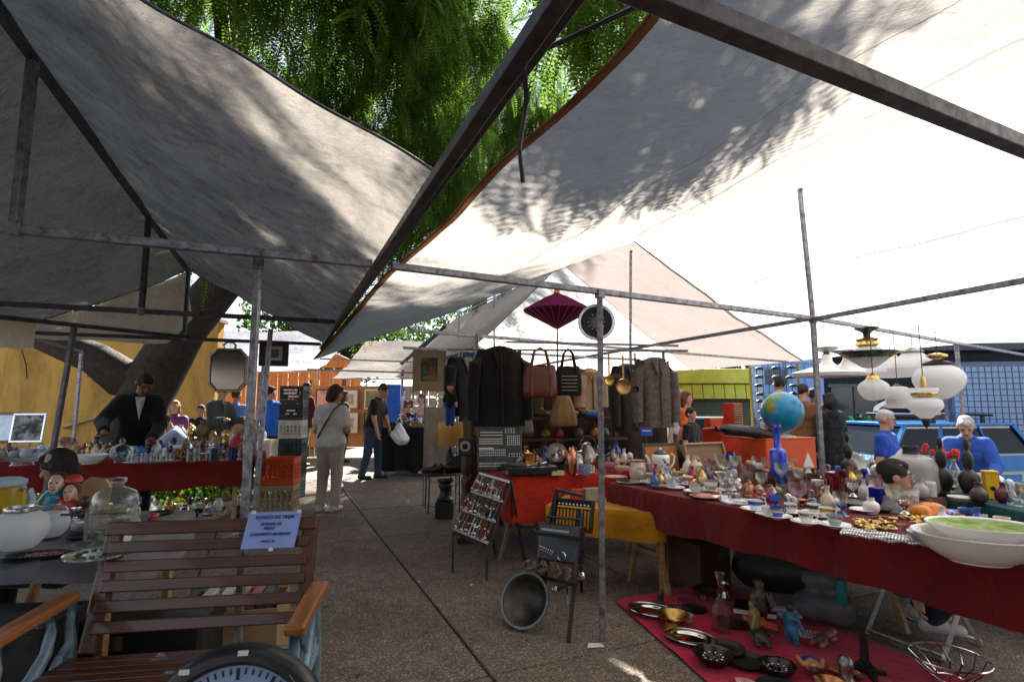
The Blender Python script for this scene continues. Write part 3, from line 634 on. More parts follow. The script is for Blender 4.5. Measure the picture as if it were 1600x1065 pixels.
hs_ = thing('dark_house', 'dark grey house front across the road behind the lamps', 'building', (14.0, 14.6, -.4), R(-6))
M_DKW = plaster((.022, .022, .026), 'dark_render')
MB().box((0, 1.5, 1.6), (12, 3, 3.2)).build('wall', M_DKW, hs_, 0, .02)
MB().box((0, 1.4, 3.3), (12.4, 3.4, .2)).build('roof', mat((.1, .1, .11), .8), hs_, 0, .02)
for x in (-4.6, -2.2, .4):
    wv = MB().box((x, -.02, 1.7), (1.2, .05, 1.1)).build('window', mat((.03, .04, .05), .1), hs_, 0)
    for z in (1.12, 2.28): MB().box((x, -.05, z), (1.36, .08, .09)).build('frame', mat((.12, .12, .12), .6), wv, 0)
    MB().box((x, -.06, 1.7), (.06, .06, 1.08)).build('mullion', mat((.12, .12, .12), .6), wv, 0)
tp = thing('tiled_panel', 'wide pale blue panel of small square tiles at the right edge', 'panel', (9.35, 9.8, -.4), R(-12))
MB().box((0, .06, 1.55), (2.6, .1, 2.0)).build('backing', mat((.16, .22, .32), .7), tp, 0)
tile = MB().box((0, 0, 0), (.088, .02, .088)).mesh('tile', mat((.33, .45, .66), .35, 0, .2, 2, .05, 30, 'pale_blue_tile'), 0)
for i in range(17):
    for j in range(17):
        o = bpy.data.objects.new('tile', tile); COL.objects.link(o); o.parent = tp; o.location = (-1.2+i*.106, random.uniform(-.002, .002), .72+j*.106)
for x in (-1.32, 1.32): MB().box((x, .06, 1.27), (.08, .12, 2.55)).build('post', M_STEELD, tp, 0)
# dark sun umbrella and shrub in front of the dark house
um = thing('patio_umbrella', 'dark navy patio umbrella standing behind the blue car', 'umbrella', (9.2, 12.2, -.4))
MB().lathe([(1.05, 1.62), (.98, 1.72), (.5, 1.98), (.06, 2.16), (0, 2.18)], 8).build('canopy', cloth((.012, .018, .04)), um, 20)
MB().bar((0, 0, 0), (0, 0, 2.1), .05).build('pole', M_STEELD, um, 0)
sh = thing('shrub', 'dark green potted shrub in front of the dark house', 'shrub', (7.9, 12.4, -.4)); 
MB().lathe([(.0, 0), (.22, .0), (.28, .42), (.3, .45), (.25, .45), (.24, .38), (0, .38)], 16).build('pot', mat((.25, .1, .05), .8), sh)
MB().tube([V(0, 0, .3), V(.03, 0, .9), V(0, 0, 1.3)], .03, 6).build('stem', M_BARK, sh)
quads_mesh('foliage', leaf_cloud(1500, (0, 0, 1.25), (.62, .62, .5), .055, 9), leaf_mat('shrub_leaves', (.01, .05, .03), (.02, .09, .05)), sh)

def car(name, label, loc, rz, paint, L=4.4, Wd=1.66, estate=True, rack=True):
    o = thing(name, label, 'car', loc, rz)
    h = Wd/2; gl = mat((.012, .018, .022), .08, 0, .2, 3, 0, 10, 'car_glass', spec=.3)
    xe = -L/2
    low = [(xe, .38), (xe+.02, .62), (xe+.12, .84), (-.72*1, .92), (L/2-.05 if estate else L/2-.9, .93), (L/2, .86), (L/2, .40), (L/2-.12, .26), (xe+.15, .26)]
    roofz = 1.42; x0, x1, x2, x3 = -.80, -.36, (L/2-.38 if estate else 1.0), (L/2-.10 if estate else 1.5)
    g = MB()
    n = len(low); prof = []
    for (s, k) in ((-1, 1.0), (-.96, 1.0), (.96, 1.0), (1, 1.0)):
        inset = .04 if abs(s) == 1 else 0
        for (x, z) in low: prof.append((x*(1-inset*.4), s*h, z - (inset if z > .8 else 0)))
    fs = []
    for a in range(3):
        for i in range(n): j = (i+1) % n; fs.append((a*n+i, a*n+j, (a+1)*n+j, (a+1)*n+i))
    fs += [tuple(range(n)), tuple(3*n+i for i in range(n-1, -1, -1))]
    body = g.add(prof, fs).build('body', paint, o, 30, .02)
    th = .13
    def ring(x, z, w): return [(x, -w, z), (x, w, z)]
    base = [(x0, .91, h-.04), (x1, roofz, h-th-.05), (x2, roofz, h-th-.05), (x3, .91, h-.04)]
    g = MB(); vs = []
    for (x, z, w) in base: vs += [(x, -w, z), (x, w, z)]
    g.add(vs, [(0, 2, 3, 1), (4, 6, 7, 5), (0, 4, 2), (0, 6, 4), (1, 3, 5), (1, 5, 7)]).build('cabin_glass', gl, o, 0)
    # pillars and roof
    MB().box(((x1+x2)/2, 0, roofz+.02), (x2-x1+.1, 2*(h-th)-.02, .055)).build('roof', paint, o, 0, .02)
    for s in (-1, 1):
        a = lambda i: Vector((base[i][0], s*(base[i][2]+.006), base[i][1]))
        MB().bar(a(0), a(1), .06, .05).build('pillar', paint, o, 0); MB().bar(a(3), a(2), .1, .05).build('pillar', paint, o, 0)
        for t in (.34, .7):
            p = a(0).lerp(a(3), t); q = a(1).lerp(a(2), t-.02); MB().bar(p, q, .07, .03).build('pillar', paint, o, 0)
        MB().bar(a(0)+V(-.02, 0, .02), a(3)+V(.02, 0, .02), .02, .03).build('window_trim', M_CHROME, o, 0)
        MB().bar(a(1)+V(0, 0, -.03), a(2)+V(0, 0, -.03), .02, .03).build('window_trim', M_CHROME, o, 0)
        MB().bar((xe+.1, s*(h+.006), .62), (L/2-.1, s*(h+.006), .62), .02, .05).build('side_trim', M_CHROME, o, 0)
        for (t) in (.0, .36): MB().box((x0+.75+t*2.7, s*(h+.012), .80), (.16, .03, .03)).build('door_handle', M_CHROME, o, 0)
        for x in (xe+.78, L/2-.8):
            wh = MB().lathe([(.0, -.09), (.2, -.09), (.29, -.10), (.31, -.06), (.31, .06), (.29, .1), (.2, .09), (0, .09)], 24, Matrix.Translation((x, s*(h-.1), .31)) @ Matrix.Rotation(R(90), 4, 'X')).build('wheel', M_BLACK, o)
            MB().lathe([(0, .0), (.17, .0), (.19, .012), (.17, .02), (0, .03)], 20, Matrix.Translation((x, s*(h+.0), .31)) @ Matrix.Rotation(R(90*s), 4, 'X')).build('rim', M_SILVER, wh)
        MB().box((xe+.0, s*(h-.28), .68), (.06, .3, .15)).build('headlight', M_CHROME, o, 0, .01); MB().box((L/2, s*(h-.16), .7), (.05, .2, .18)).build('tail_light', mat((.4, .01, .01), .2), o, 0, .01)
        MB().tube([V(x0+.22, s*(h+.0), .95), V(x0+.22, s*(h+.12), .98)], .015, 6).build('mirror_arm', M_BLACK, o); MB().box((x0+.22, s*(h+.16), 1.0), (.05, .15, .1)).build('mirror', M_BLACK, o, 0, .015)
    MB().box((xe-.03, 0, .45), (.08, Wd-.05, .13)).build('bumper', M_CHROME, o, 0, .02); MB().box((L/2+.03, 0, .45), (.08, Wd-.05, .13)).build('bumper', M_CHROME, o, 0, .02)
    MB().box((xe+.005, 0, .68), (.04, Wd-.9, .14)).build('grille', M_BLACK, o, 0)
    if rack:
        for x in (.25, 1.25):
            MB().bar((x, -h+.02, 1.60), (x, h-.02, 1.60), .05, .04).build('roof_bar', M_BLACK, o, 0, .008)
            for s in (-1, 1): MB().box((x, s*(h-.2), 1.52), (.05, .05, .16)).build('rack_foot', M_BLACK, o, 0)
    return o
M_CBLUE = mat((.03, .27, .72), .22, .2, .15, 2, .02, 8, 'blue_car_paint', coat=.8)
car('parked_car', 'bright blue old estate car with roof bars parked behind the men in blue', (6.95, 10.1, -.41), R(9), M_CBLUE)
car('parked_car', 'silver grey car parked nose-on below the olive kiosk', (4.75, 13.9, -.41), R(80), mat((.32, .38, .42), .25, .5, .1, 2, .02, 8, 'silver_paint', coat=.6), 4.1, 1.7, True, False)

# wire rack of hats and glasses in front of the blue kiosk
gr = thing('wire_grid_rack', 'wire grid rack hung with dark sunglasses and caps before the blue kiosk', 'rack', (5.25, 10.9, 0), R(-8))
for i in range(9): MB().bar((-.44+i*.11, 0, .4), (-.44+i*.11, 0, 2.3), .012).build('wire', M_STEELD, gr, 0)
for j in range(12): MB().bar((-.45, .012, .45+j*.165), (.45, .012, .45+j*.165), .012).build('wire', M_STEELD, gr, 0)
for s in (-1, 1): MB().bar((s*.46, 0, 0), (s*.46, 0, 2.32), .035).build('post', mat((.5, .36, .02), .5), gr, 0)
for i in range(3):
    for j in range(7):
        p = V(-.3+i*.3+random.uniform(-.03, .03), -.05, 1.05+j*.17+random.uniform(-.02, .02)); cc = random.choice([(.01, .01, .012), (.02, .03, .05), (.05, .12, .14), (.03, .02, .02)])
        g = MB(); g.lathe([(0, .06), (.05, .055), (.085, .02), (.09, 0)], 10, Matrix.Translation(p)); g.box(p+V(0, -.09, .0), (.12, .1, .012)); g.build('cap', mat(cc, .6), gr)

# ================================================================== PEOPLE
def surf_nets(Fd, o, h):
    s = Fd < 0; nx, ny, nz = Fd.shape
    cnt = np.zeros((nx-1, ny-1, nz-1), np.int8)
    for a in (0, 1):
        for b in (0, 1):
            for c in (0, 1): cnt += s[a:nx-1+a, b:ny-1+b, c:nz-1+c]
    act = (cnt > 0) & (cnt < 8); idx = -np.ones(act.shape, np.int64); I = np.argwhere(act); idx[act] = np.arange(len(I))
    acc = np.zeros((len(I), 3)); num = np.zeros(len(I))
    cs = [(a, b, c) for a in (0, 1) for b in (0, 1) for c in (0, 1)]
    val = {c: Fd[I[:, 0]+c[0], I[:, 1]+c[1], I[:, 2]+c[2]] for c in cs}
    for ax in range(3):
        for c in cs:
            if c[ax]: continue
            d = list(c); d[ax] = 1; d = tuple(d); v0, v1 = val[c], val[d]; m = (v0 < 0) != (v1 < 0)
            t = np.where(m, v0/(v0-v1+1e-12), 0); p = np.tile(np.array(c, float), (len(I), 1)); p[:, ax] += t
            acc[m] += p[m]; num[m] += 1
    vs = (I+acc/np.maximum(num, 1)[:, None])*h+o
    fs = []
    for ax in range(3):
        u, w = [(1, 2), (2, 0), (0, 1)][ax]
        A = np.take(s, range(0, s.shape[ax]-1), ax); B = np.take(s, range(1, s.shape[ax]), ax); E_ = np.argwhere(A != B)
        E_ = E_[(E_[:, u] > 0) & (E_[:, w] > 0) & (E_[:, u] < s.shape[u]-1) & (E_[:, w] < s.shape[w]-1)]
        ins = s[E_[:, 0], E_[:, 1], E_[:, 2]]
        q = []
        for (du, dw) in ((-1, -1), (0, -1), (0, 0), (-1, 0)):
            k = E_.copy(); k[:, u] += du; k[:, w] += dw; q.append(idx[k[:, 0], k[:, 1], k[:, 2]])
        q = np.stack(q, 1); q[~ins] = q[~ins][:, ::-1]; fs.append(q)
    return vs, np.concatenate(fs)
def sdf(prims, h, wr=0., cuts=()):
    lo = np.min([np.minimum(p[1], p[2])-max(p[3], p[4]) if p[0] == 'c' else np.array(p[1])-max(p[2]) for p in prims if p[0] != '-'], axis=0)-3*h-.01
    hi = np.max([np.maximum(p[1], p[2])+max(p[3], p[4]) if p[0] == 'c' else np.array(p[1])+max(p[2]) for p in prims if p[0] != '-'], axis=0)+3*h+.01
    n = np.ceil((hi-lo)/h).astype(int)+1; F_ = np.full(n, .2)
    ax = [lo[i]+h*np.arange(n[i]) for i in range(3)]
    for p in prims:
        kind = p[0]; k = p[-1]
        if kind == 'c': a, b, ra, rb = np.array(p[1]), np.array(p[2]), p[3], p[4]; mn = np.minimum(a, b)-max(ra, rb); mx = np.maximum(a, b)+max(ra, rb)
        else: a = np.array(p[1]); rr = np.array(p[2]); mn = a-rr.max(); mx = a+rr.max()
        mg = k+3*h; i0 = np.clip(np.floor((mn-mg-lo)/h).astype(int), 0, n-1); i1 = np.clip(np.ceil((mx+mg-lo)/h).astype(int)+1, 1, n)
        X, Y, Z = np.meshgrid(*[ax[i][i0[i]:i1[i]] for i in range(3)], indexing='ij'); sl_ = tuple(slice(i0[i], i1[i]) for i in range(3))
        P = np.stack([X, Y, Z], -1)
        if kind == 'c':
            d = b-a; t = np.clip(((P-a)@d)/max(d@d, 1e-9), 0, 1); D = np.linalg.norm(P-a-t[..., None]*d, axis=-1)-(ra+(rb-ra)*t)
        else:
            Q = P-a
            if p[3] is not None: Q = Q@np.array(p[3])
            k0 = np.linalg.norm(Q/rr, axis=-1); k1 = np.linalg.norm(Q/rr**2, axis=-1)+1e-9; D = k0*(k0-1)/k1
        cur = F_[sl_]
        if kind == '-': F_[sl_] = np.maximum(cur, -D)
        else:
            hh = np.clip(.5+.5*(D-cur)/k, 0, 1) if k > 0 else (D > cur).astype(float)
            F_[sl_] = D*(1-hh)+cur*hh-k*hh*(1-hh)
    if wr or cuts:
        X, Y, Z = np.meshgrid(*ax, indexing='ij')
        if wr: F_ += wr*(np.sin(31*Z+9*X+4*np.sin(13*X))*.6+np.sin(47*Z-19*Y+11*X)*.4)
        for (pt, nn) in cuts: F_ = np.maximum(F_, (X-pt[0])*nn[0]+(Y-pt[1])*nn[1]+(Z-pt[2])*nn[2])
    return surf_nets(F_, lo, h)
def np_obj(name, vf, m, parent, extra=None):
    vs, fs = vf; vs = [tuple(v) for v in vs]; fs = [tuple(int(i) for i in f) for f in fs if min(f) >= 0]
    me = bpy.data.meshes.new(name)
    if extra is not None and extra.v: o_ = len(vs); vs = vs+extra.v; fs = fs+[tuple(i+o_ for i in f) for f in extra.f]
    me.from_pydata(vs, [], fs); me.polygons.foreach_set('use_smooth', [True]*len(fs)); me.materials.append(m); me.update()
    o = bpy.data.objects.new(name, me); COL.objects.link(o); o.parent = parent; return o
SK = {'light': mat((.52, .29, .19), .5, 0, .12, 12, .05, 90, 'skin'), 'tan': mat((.40, .20, .12), .5, 0, .12, 12, .05, 90, 'skin'), 'brown': mat((.19, .085, .045), .5, 0, .12, 12, .05, 90, 'skin')}
HR = {'black': mat((.012, .009, .008), .85, 0, .55, 40, .9, 110, 'hair'), 'brown': mat((.045, .02, .011), .85, 0, .55, 40, .9, 110, 'hair'), 'auburn': mat((.13, .04, .02), .85, 0, .55, 40, .9, 110, 'hair'), 'blond': mat((.34, .19, .08), .85, 0, .55, 40, .9, 110, 'hair'), 'grey': mat((.42, .42, .42), .6, 0, .4, 40, .6, 120, 'hair')}
M_EYE = mat((.01, .008, .007), .15); M_LIP = mat((.30, .09, .08), .5); M_EYEW = mat((.6, .58, .55), .3)
def person(label, loc, rz, H=1.70, skin='light', hair='brown', hs='short', top=(.1, .1, .1), topk='tee', bot=(.05, .06, .1), shoe=(.02, .02, .02), lean=0, hp=0, hy=0, aL=None, aR=None, sit=False, stride=.0, belly=0., h=.0115, glasses=None, face=True, sh_w=1., group=None, cat='person', extra=None, crouch=False, headroll=0, slim=1., hood=False):
    o = thing('person', label, cat, loc, rz, group); k = H/1.75
    A = lambda *p: np.array(p, float)
    pel = A(0, 0, .93)
    if sit: pel = A(0, .0, .52)
    if crouch: pel = A(0, .05, .34)
    ln = R(lean); cl, sl2 = math.cos(ln), math.sin(ln)
    def up(x, y, z): return pel + A(x, y*cl - z*sl2, z*cl + y*sl2)         # torso point, z measured from the pelvis; lean is forward (-y)
    S_ = {s: up(s*.168*sh_w, .0, .445) for s in (-1, 1)}
    neck = up(0, .01, .52); hc = up(0, -.012, .69)
    hpit, hyaw = R(hp)+ln*.6, R(hy)
    Rm = np.array(Matrix.Rotation(hyaw, 3, 'Z') @ Matrix.Rotation(hpit, 3, 'X') @ Matrix.Rotation(R(headroll), 3, 'Y'))
    hc = neck + Rm@A(0, -.012, .165)
    HD = lambda x, y, z: hc + Rm@A(x, y, z)
    # arms: unit directions for upper arm and forearm
    def arm(s, spec):
        d1, d2 = spec if spec else (A(s*.16, .03, -1), A(s*.05, -.16, -1))
        d1 = np.array(d1, float); d2 = np.array(d2, float); d1 /= np.linalg.norm(d1); d2 /= np.linalg.norm(d2)
        e = S_[s]+d1*.285; w_ = e+d2*.25; return e, w_, d2
    EL_, WR, FD = {}, {}, {}
    for s, sp in ((1, aL), (-1, aR)): EL_[s], WR[s], FD[s] = arm(s, sp)
    HP = {s: pel+A(s*.088, 0, -.02) for s in (-1, 1)}; KN, AN = {}, {}
    for s in (-1, 1):
        if crouch: KN[s] = A(s*.17, -.36, .47); AN[s] = A(s*.13, -.08, .09)
        elif sit: KN[s] = A(s*.13, -.42, .50); AN[s] = A(s*.13, -.40, .09)
        else: KN[s] = A(s*.10, -.02-s*stride*.5, .49); AN[s] = A(s*.105, .03-s*stride, .085)
    q = slim
    tor = [('c', up(-.10*sh_w, 0, .425), up(.10*sh_w, 0, .425), .074, .074, .05), ('c', up(-.085*q, 0, .31), up(.085*q, 0, .31), .102*q, .102*q, .06), ('c', up(-.07*q, 0, .14), up(.07*q, 0, .14), .098*q, .098*q, .06), ('c', up(-.075*q, 0, .0), up(.075*q, 0, .0), .108*q, .108*q, .06)]
    if belly: tor.append(('e', up(0, -.06, .16), (.16+belly*.3, .13+belly, .17), None, .06))
    arms = []
    for s in (-1, 1):
        arms += [('c', S_[s], EL_[s], .056, .043, .03), ('c', EL_[s], WR[s], .042, .029, .02)]
    legs = []
    for s in (-1, 1): legs += [('c', HP[s], KN[s], .088*q, .060, .03), ('c', KN[s], AN[s], .058, .041, .02)]
    head = [('c', neck-np.array([0, 0, .06]), HD(0, .012, -.07), .056, .052, .02), ('e', HD(0, .012, .03), (.076, .094, .098), Rm, .02), ('c', HD(0, -.030, -.02), HD(0, -.052, -.088), .062, .034, .03),
            ('c', HD(0, -.088, .015), HD(0, -.106, -.022), .010, .016, .012), ('c', HD(-.022, -.078, -.055), HD(.022, -.078, -.055), .014, .014, .012), ('c', HD(-.03, -.076, .034), HD(.03, -.076, .034), .013, .013, .015),
            ('e', HD(.078, .012, -.005), (.012, .022, .032), Rm, .008), ('e', HD(-.078, .012, -.005), (.012, .022, .032), Rm, .008)]
    hands = []; fing = MB()
    for s in (-1, 1):
        d = FD[s]; side = np.cross(d, A(0, -1, 0)); side = side/np.linalg.norm(side) if np.linalg.norm(side) > .2 else A(1, 0, 0); nrm = np.cross(side, d)
        pc = WR[s]+d*.05; hands.append(('c', WR[s]+d*.01, pc+d*.02, .027, .032, .012))
        for i in range(4):
            b0 = pc+d*.035+side*(i-1.5)*.017; L = [.062, .074, .07, .054][i]; m1 = b0+d*L*.5+nrm*.006*s; m2 = b0+d*L*.9+nrm*.026
            fing.tube([b0, m1, m2], [.0095, .0088, .007], 6)
        b0 = pc-d*.015+side*.03*-s; fing.tube([b0, b0+side*.028*-s+d*.025, b0+side*.03*-s+d*.055+nrm*.01], [.011, .0095, .008], 6)
    feet = []
    for s in (-1, 1): feet.append(('c', AN[s]+A(0, .02, -.03), AN[s]+A(s*.01, -.15, -.05), .042, .034, .02))
    S3 = lambda pr: [(p[0], np.array(p[1])*k, np.array(p[2])*k, p[3]*k, p[4]*k, p[5]*k) if p[0] == 'c' else (p[0], np.array(p[1])*k, tuple(r*k for r in p[2]), p[3], p[4]*k) for p in pr]
    fing.v = [tuple(np.array(v)*k) for v in fing.v]
    np_obj('body', sdf(S3(tor+arms+legs+head+hands+feet), h), SK[skin], o, fing)
    infl = lambda pr, d: [(p[0], p[1], p[2], p[3]+d, p[4]+d, p[5]) if p[0] == 'c' else (p[0], p[1], tuple(r+d for r in p[2]), p[3], p[4]) for p in pr]
    th = {'tee': .016, 'long': .018, 'jacket': .024, 'coat': .030}[topk]
    hem = {'tee': -.06, 'long': -.08, 'jacket': -.12, 'coat': -.30}[topk]
    tp = infl(tor, th)+[('c', up(-.075, 0, hem+.06), up(.075, 0, hem+.06), .11*q+th, .11*q+th, .05), ('c', up(0, .01, .44), up(0, .01, .535), .075+th, .062+th*.5, .04)]
    for s in (-1, 1):
        if topk == 'tee': tp.append(('c', S_[s], S_[s]+(EL_[s]-S_[s])*.62, .064+th*.6, .058+th*.8, .03))
        else: tp += [('c', S_[s], EL_[s], .058+th, .046+th, .03), ('c', EL_[s], EL_[s]+(WR[s]-EL_[s])*.93, .044+th, .034+th*.9, .02)]
    if hood: tp.append(('e', up(0, .095, .47), (.115, .055, .085), None, .03))
    tmat = top if not isinstance(top, tuple) else cloth(top)
    cuts = [(tuple(up(0, 0, .545)*k), tuple(A(0, -math.sin(ln)*1., math.cos(ln)))), (tuple(up(0, 0, hem)*k), tuple(-A(0, -math.sin(ln), math.cos(ln)))) ] if not (sit or crouch) else [(tuple(up(0, 0, .545)*k), tuple(A(0, -math.sin(ln), math.cos(ln))))]
    np_obj({'tee': 'shirt', 'long': 'shirt', 'jacket': 'jacket', 'coat': 'jacket'}[topk], sdf(S3(tp), h, .0035, cuts), tmat, o)
    if topk in ('jacket', 'coat') and face:      # collar opening with shirt front
        g = MB(); a, b, c2 = up(-.035, -.118, .50), up(.035, -.118, .50), up(0, -.15, .26)
        for p in (a, b, c2): p *= k
        g.add([tuple(a+A(-.012, .0, .02)*k), tuple(b+A(.012, 0, .02)*k), tuple(c2+A(0, -.004, 0)*k), tuple((a+b)/2+A(0, -.028, -.05)*k)], [(0, 3, 1), (0, 2, 3), (3, 2, 1)]); g.build('collar', mat((.42, .42, .41), .8) if topk == 'jacket' and lean > 15 and skin == 'brown' else mat((.10, .10, .11), .8), o, 0)
    bt = infl(legs, .020)+infl(tor[-1:], .018)
    np_obj('trousers', sdf(S3(bt), h, .003), cloth(bot) if isinstance(bot, tuple) else bot, o)
    for s in (-1, 1):
        f = [('c', AN[s]+A(0, .035, -.045), AN[s]+A(s*.012, -.155, -.052), .046, .038, .02), ('c', AN[s]+A(0, .02, -.02), AN[s]+A(0, -.05, -.04), .050, .045, .02)]
        np_obj('shoe', sdf(S3(f), .01, 0, [((0, 0, .0), (0, 0, -1))] if not (crouch) else ()), mat(shoe, .5), o)
    # hair
    hr = [('e', HD(0, .017, .036), (.0805, .099, .0995), Rm, .02), ('c', HD(-.03, -.055, .085), HD(.035, -.05, .088), .026, .028, .02)]
    if hs in ('bob', 'long'): hr += [('e', HD(0, .045, -.03), (.094, .082, .12), Rm, .03), ('c', HD(.075, .02, -.0), HD(.07, .02, -.10), .03, .026, .02), ('c', HD(-.075, .02, 0), HD(-.07, .02, -.10), .03, .026, .02)]
    if hs == 'long': hr += [('c', HD(0, .085, -.05), HD(0, .12, -.24), .07, .05, .03)]
    if hs == 'bun': hr += [('e', HD(0, .12, .07), (.05, .05, .05), Rm, .02)]
    if hs == 'curly': hr += [('e', HD(sx*.06, .03+sy*.04, .05+sz*.05), (.055, .055, .055), Rm, .015) for sx in (-1, 1) for sy in (-1, 1) for sz in (-.6, 1)]
    if hs == 'cap': hr = [('e', HD(0, .01, .055), (.086, .104, .085), Rm, .01), ('c', HD(-.04, -.09, .05), HD(.04, -.09, .05), .02, .02, .01), ('c', HD(0, -.08, .05), HD(0, -.15, .04), .03, .02, .02)]
    hr += [('-', HD(0, -.112, -.030), (.074, .080, .098), Rm, .0)]
    if hs in ('short', 'bun', 'cap'): hr += [('-', HD(0, -.06, -.118), (.12, .11, .092), Rm, .0)]
    np_obj('hair', sdf(S3(hr), h*.7, .007), HR[hair], o)
    if face:
        for s in (-1, 1):
            e = MB(); e.ball(Vector(HD(s*.031, -.084, .012)*k), tuple(x*k for x in (.013, .008, .008)), 8, 5, Matrix(Rm.tolist())); e.build('eye', M_EYE, o)
            e = MB(); e.tube([Vector(HD(s*.016, -.092, .036)*k), Vector(HD(s*.034, -.088, .041)*k), Vector(HD(s*.05, -.074, .034)*k)], .004*k, 5); e.build('eyebrow', HR[hair], o)
        e = MB(); e.tube([Vector(HD(-.022, -.088, -.056)*k), Vector(HD(0, -.095, -.057)*k), Vector(HD(.022, -.088, -.056)*k)], [.003*k, .006*k, .003*k], 6); e.build('mouth', M_LIP, o)
    if glasses:
        gm = mat(glasses, .2); g = MB()
        for s in (-1, 1):
            g.tube([Vector(HD(s*.034+.024*math.cos(t), -.098, .010+.018*math.sin(t))*k) for t in np.linspace(0, 6.28, 11)[:-1]], .0035*k, 5, True); g.tube([Vector(HD(s*.058, -.096, .014)*k), Vector(HD(s*.082, .0, .012)*k)], .003*k, 5)
        g.tube([Vector(HD(-.012, -.1, .014)*k), Vector(HD(.012, -.1, .014)*k)], .003*k, 5); g.build('glasses', gm, o)
    o['k'] = k
    del o['k']
    return o, dict(hd=lambda x, y, z: Vector(HD(x, y, z)*k), up=lambda x, y, z: Vector(up(x, y, z)*k), wr={s: Vector(WR[s]*k) for s in WR})
def face_to(p, q):   # rotation so that local -Y looks from p to q
    d = Vector(q)-Vector(p); return math.atan2(d.x, -d.y)
cy = lambda px, Y: (px-800)/F_PX*Y
# --- aisle
p, J = person('woman in white top and beige trousers with a bag strap, back turned', (-2.40, 7.30, 0), R(172), 1.66, 'tan', 'brown', 'bob', (.58, .56, .53), 'tee', (.47, .40, .34), (.5, .46, .42), hy=-48, hp=14, aR=((-.25, -.1, -1), (.45, -.8, .1)), aL=((.2, 0, -1), (-.35, -.9, .0)), h=.0105, slim=1.04)
g = MB(); g.tube([J['up'](-.10, .135, .46), J['up'](-.02, .150, .32), J['up'](.10, .142, .12), J['up'](.19, .06, -.02), J['up'](.19, -.08, -.03), J['up'](.05, -.155, .2), J['up'](-.09, -.13, .46), J['up'](-.13, -.01, .545)], .011, 6, True); g.build('bag_strap', mat((.03, .015, .01), .6), p)
person('man in black t-shirt and faded jeans stooping over the black table', (-2.62, 10.35, 0), R(78), 1.80, 'tan', 'brown', 'short', (.012, .012, .014), 'tee', (.035, .06, .11), (.02, .02, .02), lean=12, hp=20, aL=((.1, -.25, -1), (0, -.35, -1)), aR=((-.1, -.1, -1), (0, -.3, -1)), stride=.1)
person('man in maroon hooded sweater and pale jeans with his back turned', (-4.55, 12.0, 0), R(150), 1.86, 'tan', 'black', 'short', (.075, .012, .022), 'jacket', (.17, .20, .24), (.03, .03, .03), hp=14, stride=.14, aL=((.1, -.3, -1), (0, -1, .05)), aR=((-.1, -.3, -1), (0, -1, .05)), h=.014, face=False, hood=True)
person('woman in black with sunglasses seated behind the black table', (-2.28, 12.05, 0), R(12), 1.66, 'light', 'auburn', 'curly', (.012, .012, .014), 'tee', (.02, .02, .03), hp=10, sit=True, glasses=(.02, .02, .02), aL=((.3, -.5, -1), (-.5, -.8, .0)), aR=((-.2, -.5, -1), (.4, -.8, .05)), h=.0125).__getitem__(0).location.z = .18
person('auburn haired woman half hidden behind the seated seller', (-2.03, 12.35, 0), R(-10), 1.62, 'light', 'auburn', 'bob', (.5, .42, .4), 'tee', (.1, .08, .08), hp=12, h=.014)
person('person in a dark coat beyond the man in maroon', (-4.05, 13.2, 0), R(120), 1.70, 'tan', 'brown', 'bob', (.02, .018, .018), 'coat', (.05, .05, .06), h=.015, face=False)
person('person in a bright blue jacket behind the grey pole', (cy(425, 10.2), 10.2, 0), R(160), 1.72, 'tan', 'black', 'short', (.02, .12, .48), 'jacket', (.02, .02, .03), h=.015, face=False)
person('fair haired person in black beside the tall crate stack', (cy(448, 11.2), 11.2, 0), R(20), 1.74, 'light', 'blond', 'short', (.02, .03, .03), 'jacket', (.03, .03, .04), h=.015)
# --- left
person('man in dark suit and pale shirt bowing his head over the red table', (-4.42, 6.50, 0), R(35), 1.84, 'brown', 'black', 'short', (.008, .008, .009), 'jacket', (.012, .012, .013), lean=16, hp=34, hy=14, aR=((-.55, -.35, -.75), (.1, -.9, -.35)), aL=((.15, -.2, -1), (-.3, -.9, -.5)), h=.0095, sh_w=.95)
person('dark haired person seated low in front of the red table, in profile', (-2.92, 3.70, 0), R(-75), 1.62, 'tan', 'black', 'bob', (.44, .28, .17), 'tee', (.03, .03, .04), sit=True, hp=20, lean=4, h=.0095)[0].location.z = -.12
person('seated woman with light hair in a floral blue top', (cy(277, 9.8), 9.8, 0), R(25), 1.62, 'light', 'blond', 'bob', art_mat([(.02, .04, .22), (.2, .03, .16), (.02, .02, .06)], 14), 'long', (.02, .02, .02), sit=True, h=.013)[0].location.z = .22
person('crouching person in a pale blue shirt bent over the far goods', (cy(298, 8.6), 8.6, 0), R(-60), 1.6, 'tan', 'brown', 'short', (.36, .44, .56), 'long', (.05, .06, .1), crouch=True, lean=30, hp=25, aL=((.1, -.8, -.6), (-.2, -.7, -.7)), aR=((-.1, -.8, -.6), (.2, -.7, -.7)), h=.013)[0].location.z = .28
person('man in a grey hooded jacket standing left of the octagonal mirror', (cy(343, 9.6), 9.6, 0), R(70), 1.72, 'light', 'brown', 'short', (.07, .075, .075), 'jacket', (.03, .03, .04), lean=6, hp=16, aL=((.2, -.4, -1), (0, -1, .1)), aR=((-.2, -.4, -1), (0, -1, .1)), h=.0125, hood=True)
person('man in a plain light blue shirt below the octagonal mirror', (cy(372, 9.9), 9.9, 0), R(168), 1.66, 'tan', 'brown', 'short', (.16, .24, .58), 'tee', (.03, .03, .05), h=.0125, face=False)
person('seated person in black partly hidden behind the pale blue shirt', (cy(318, 11.0), 11.0, 0), R(15), 1.6, 'tan', 'black', 'short', (.012, .012, .014), 'long', (.02, .02, .02), sit=True, h=.015)[0].location.z = .15
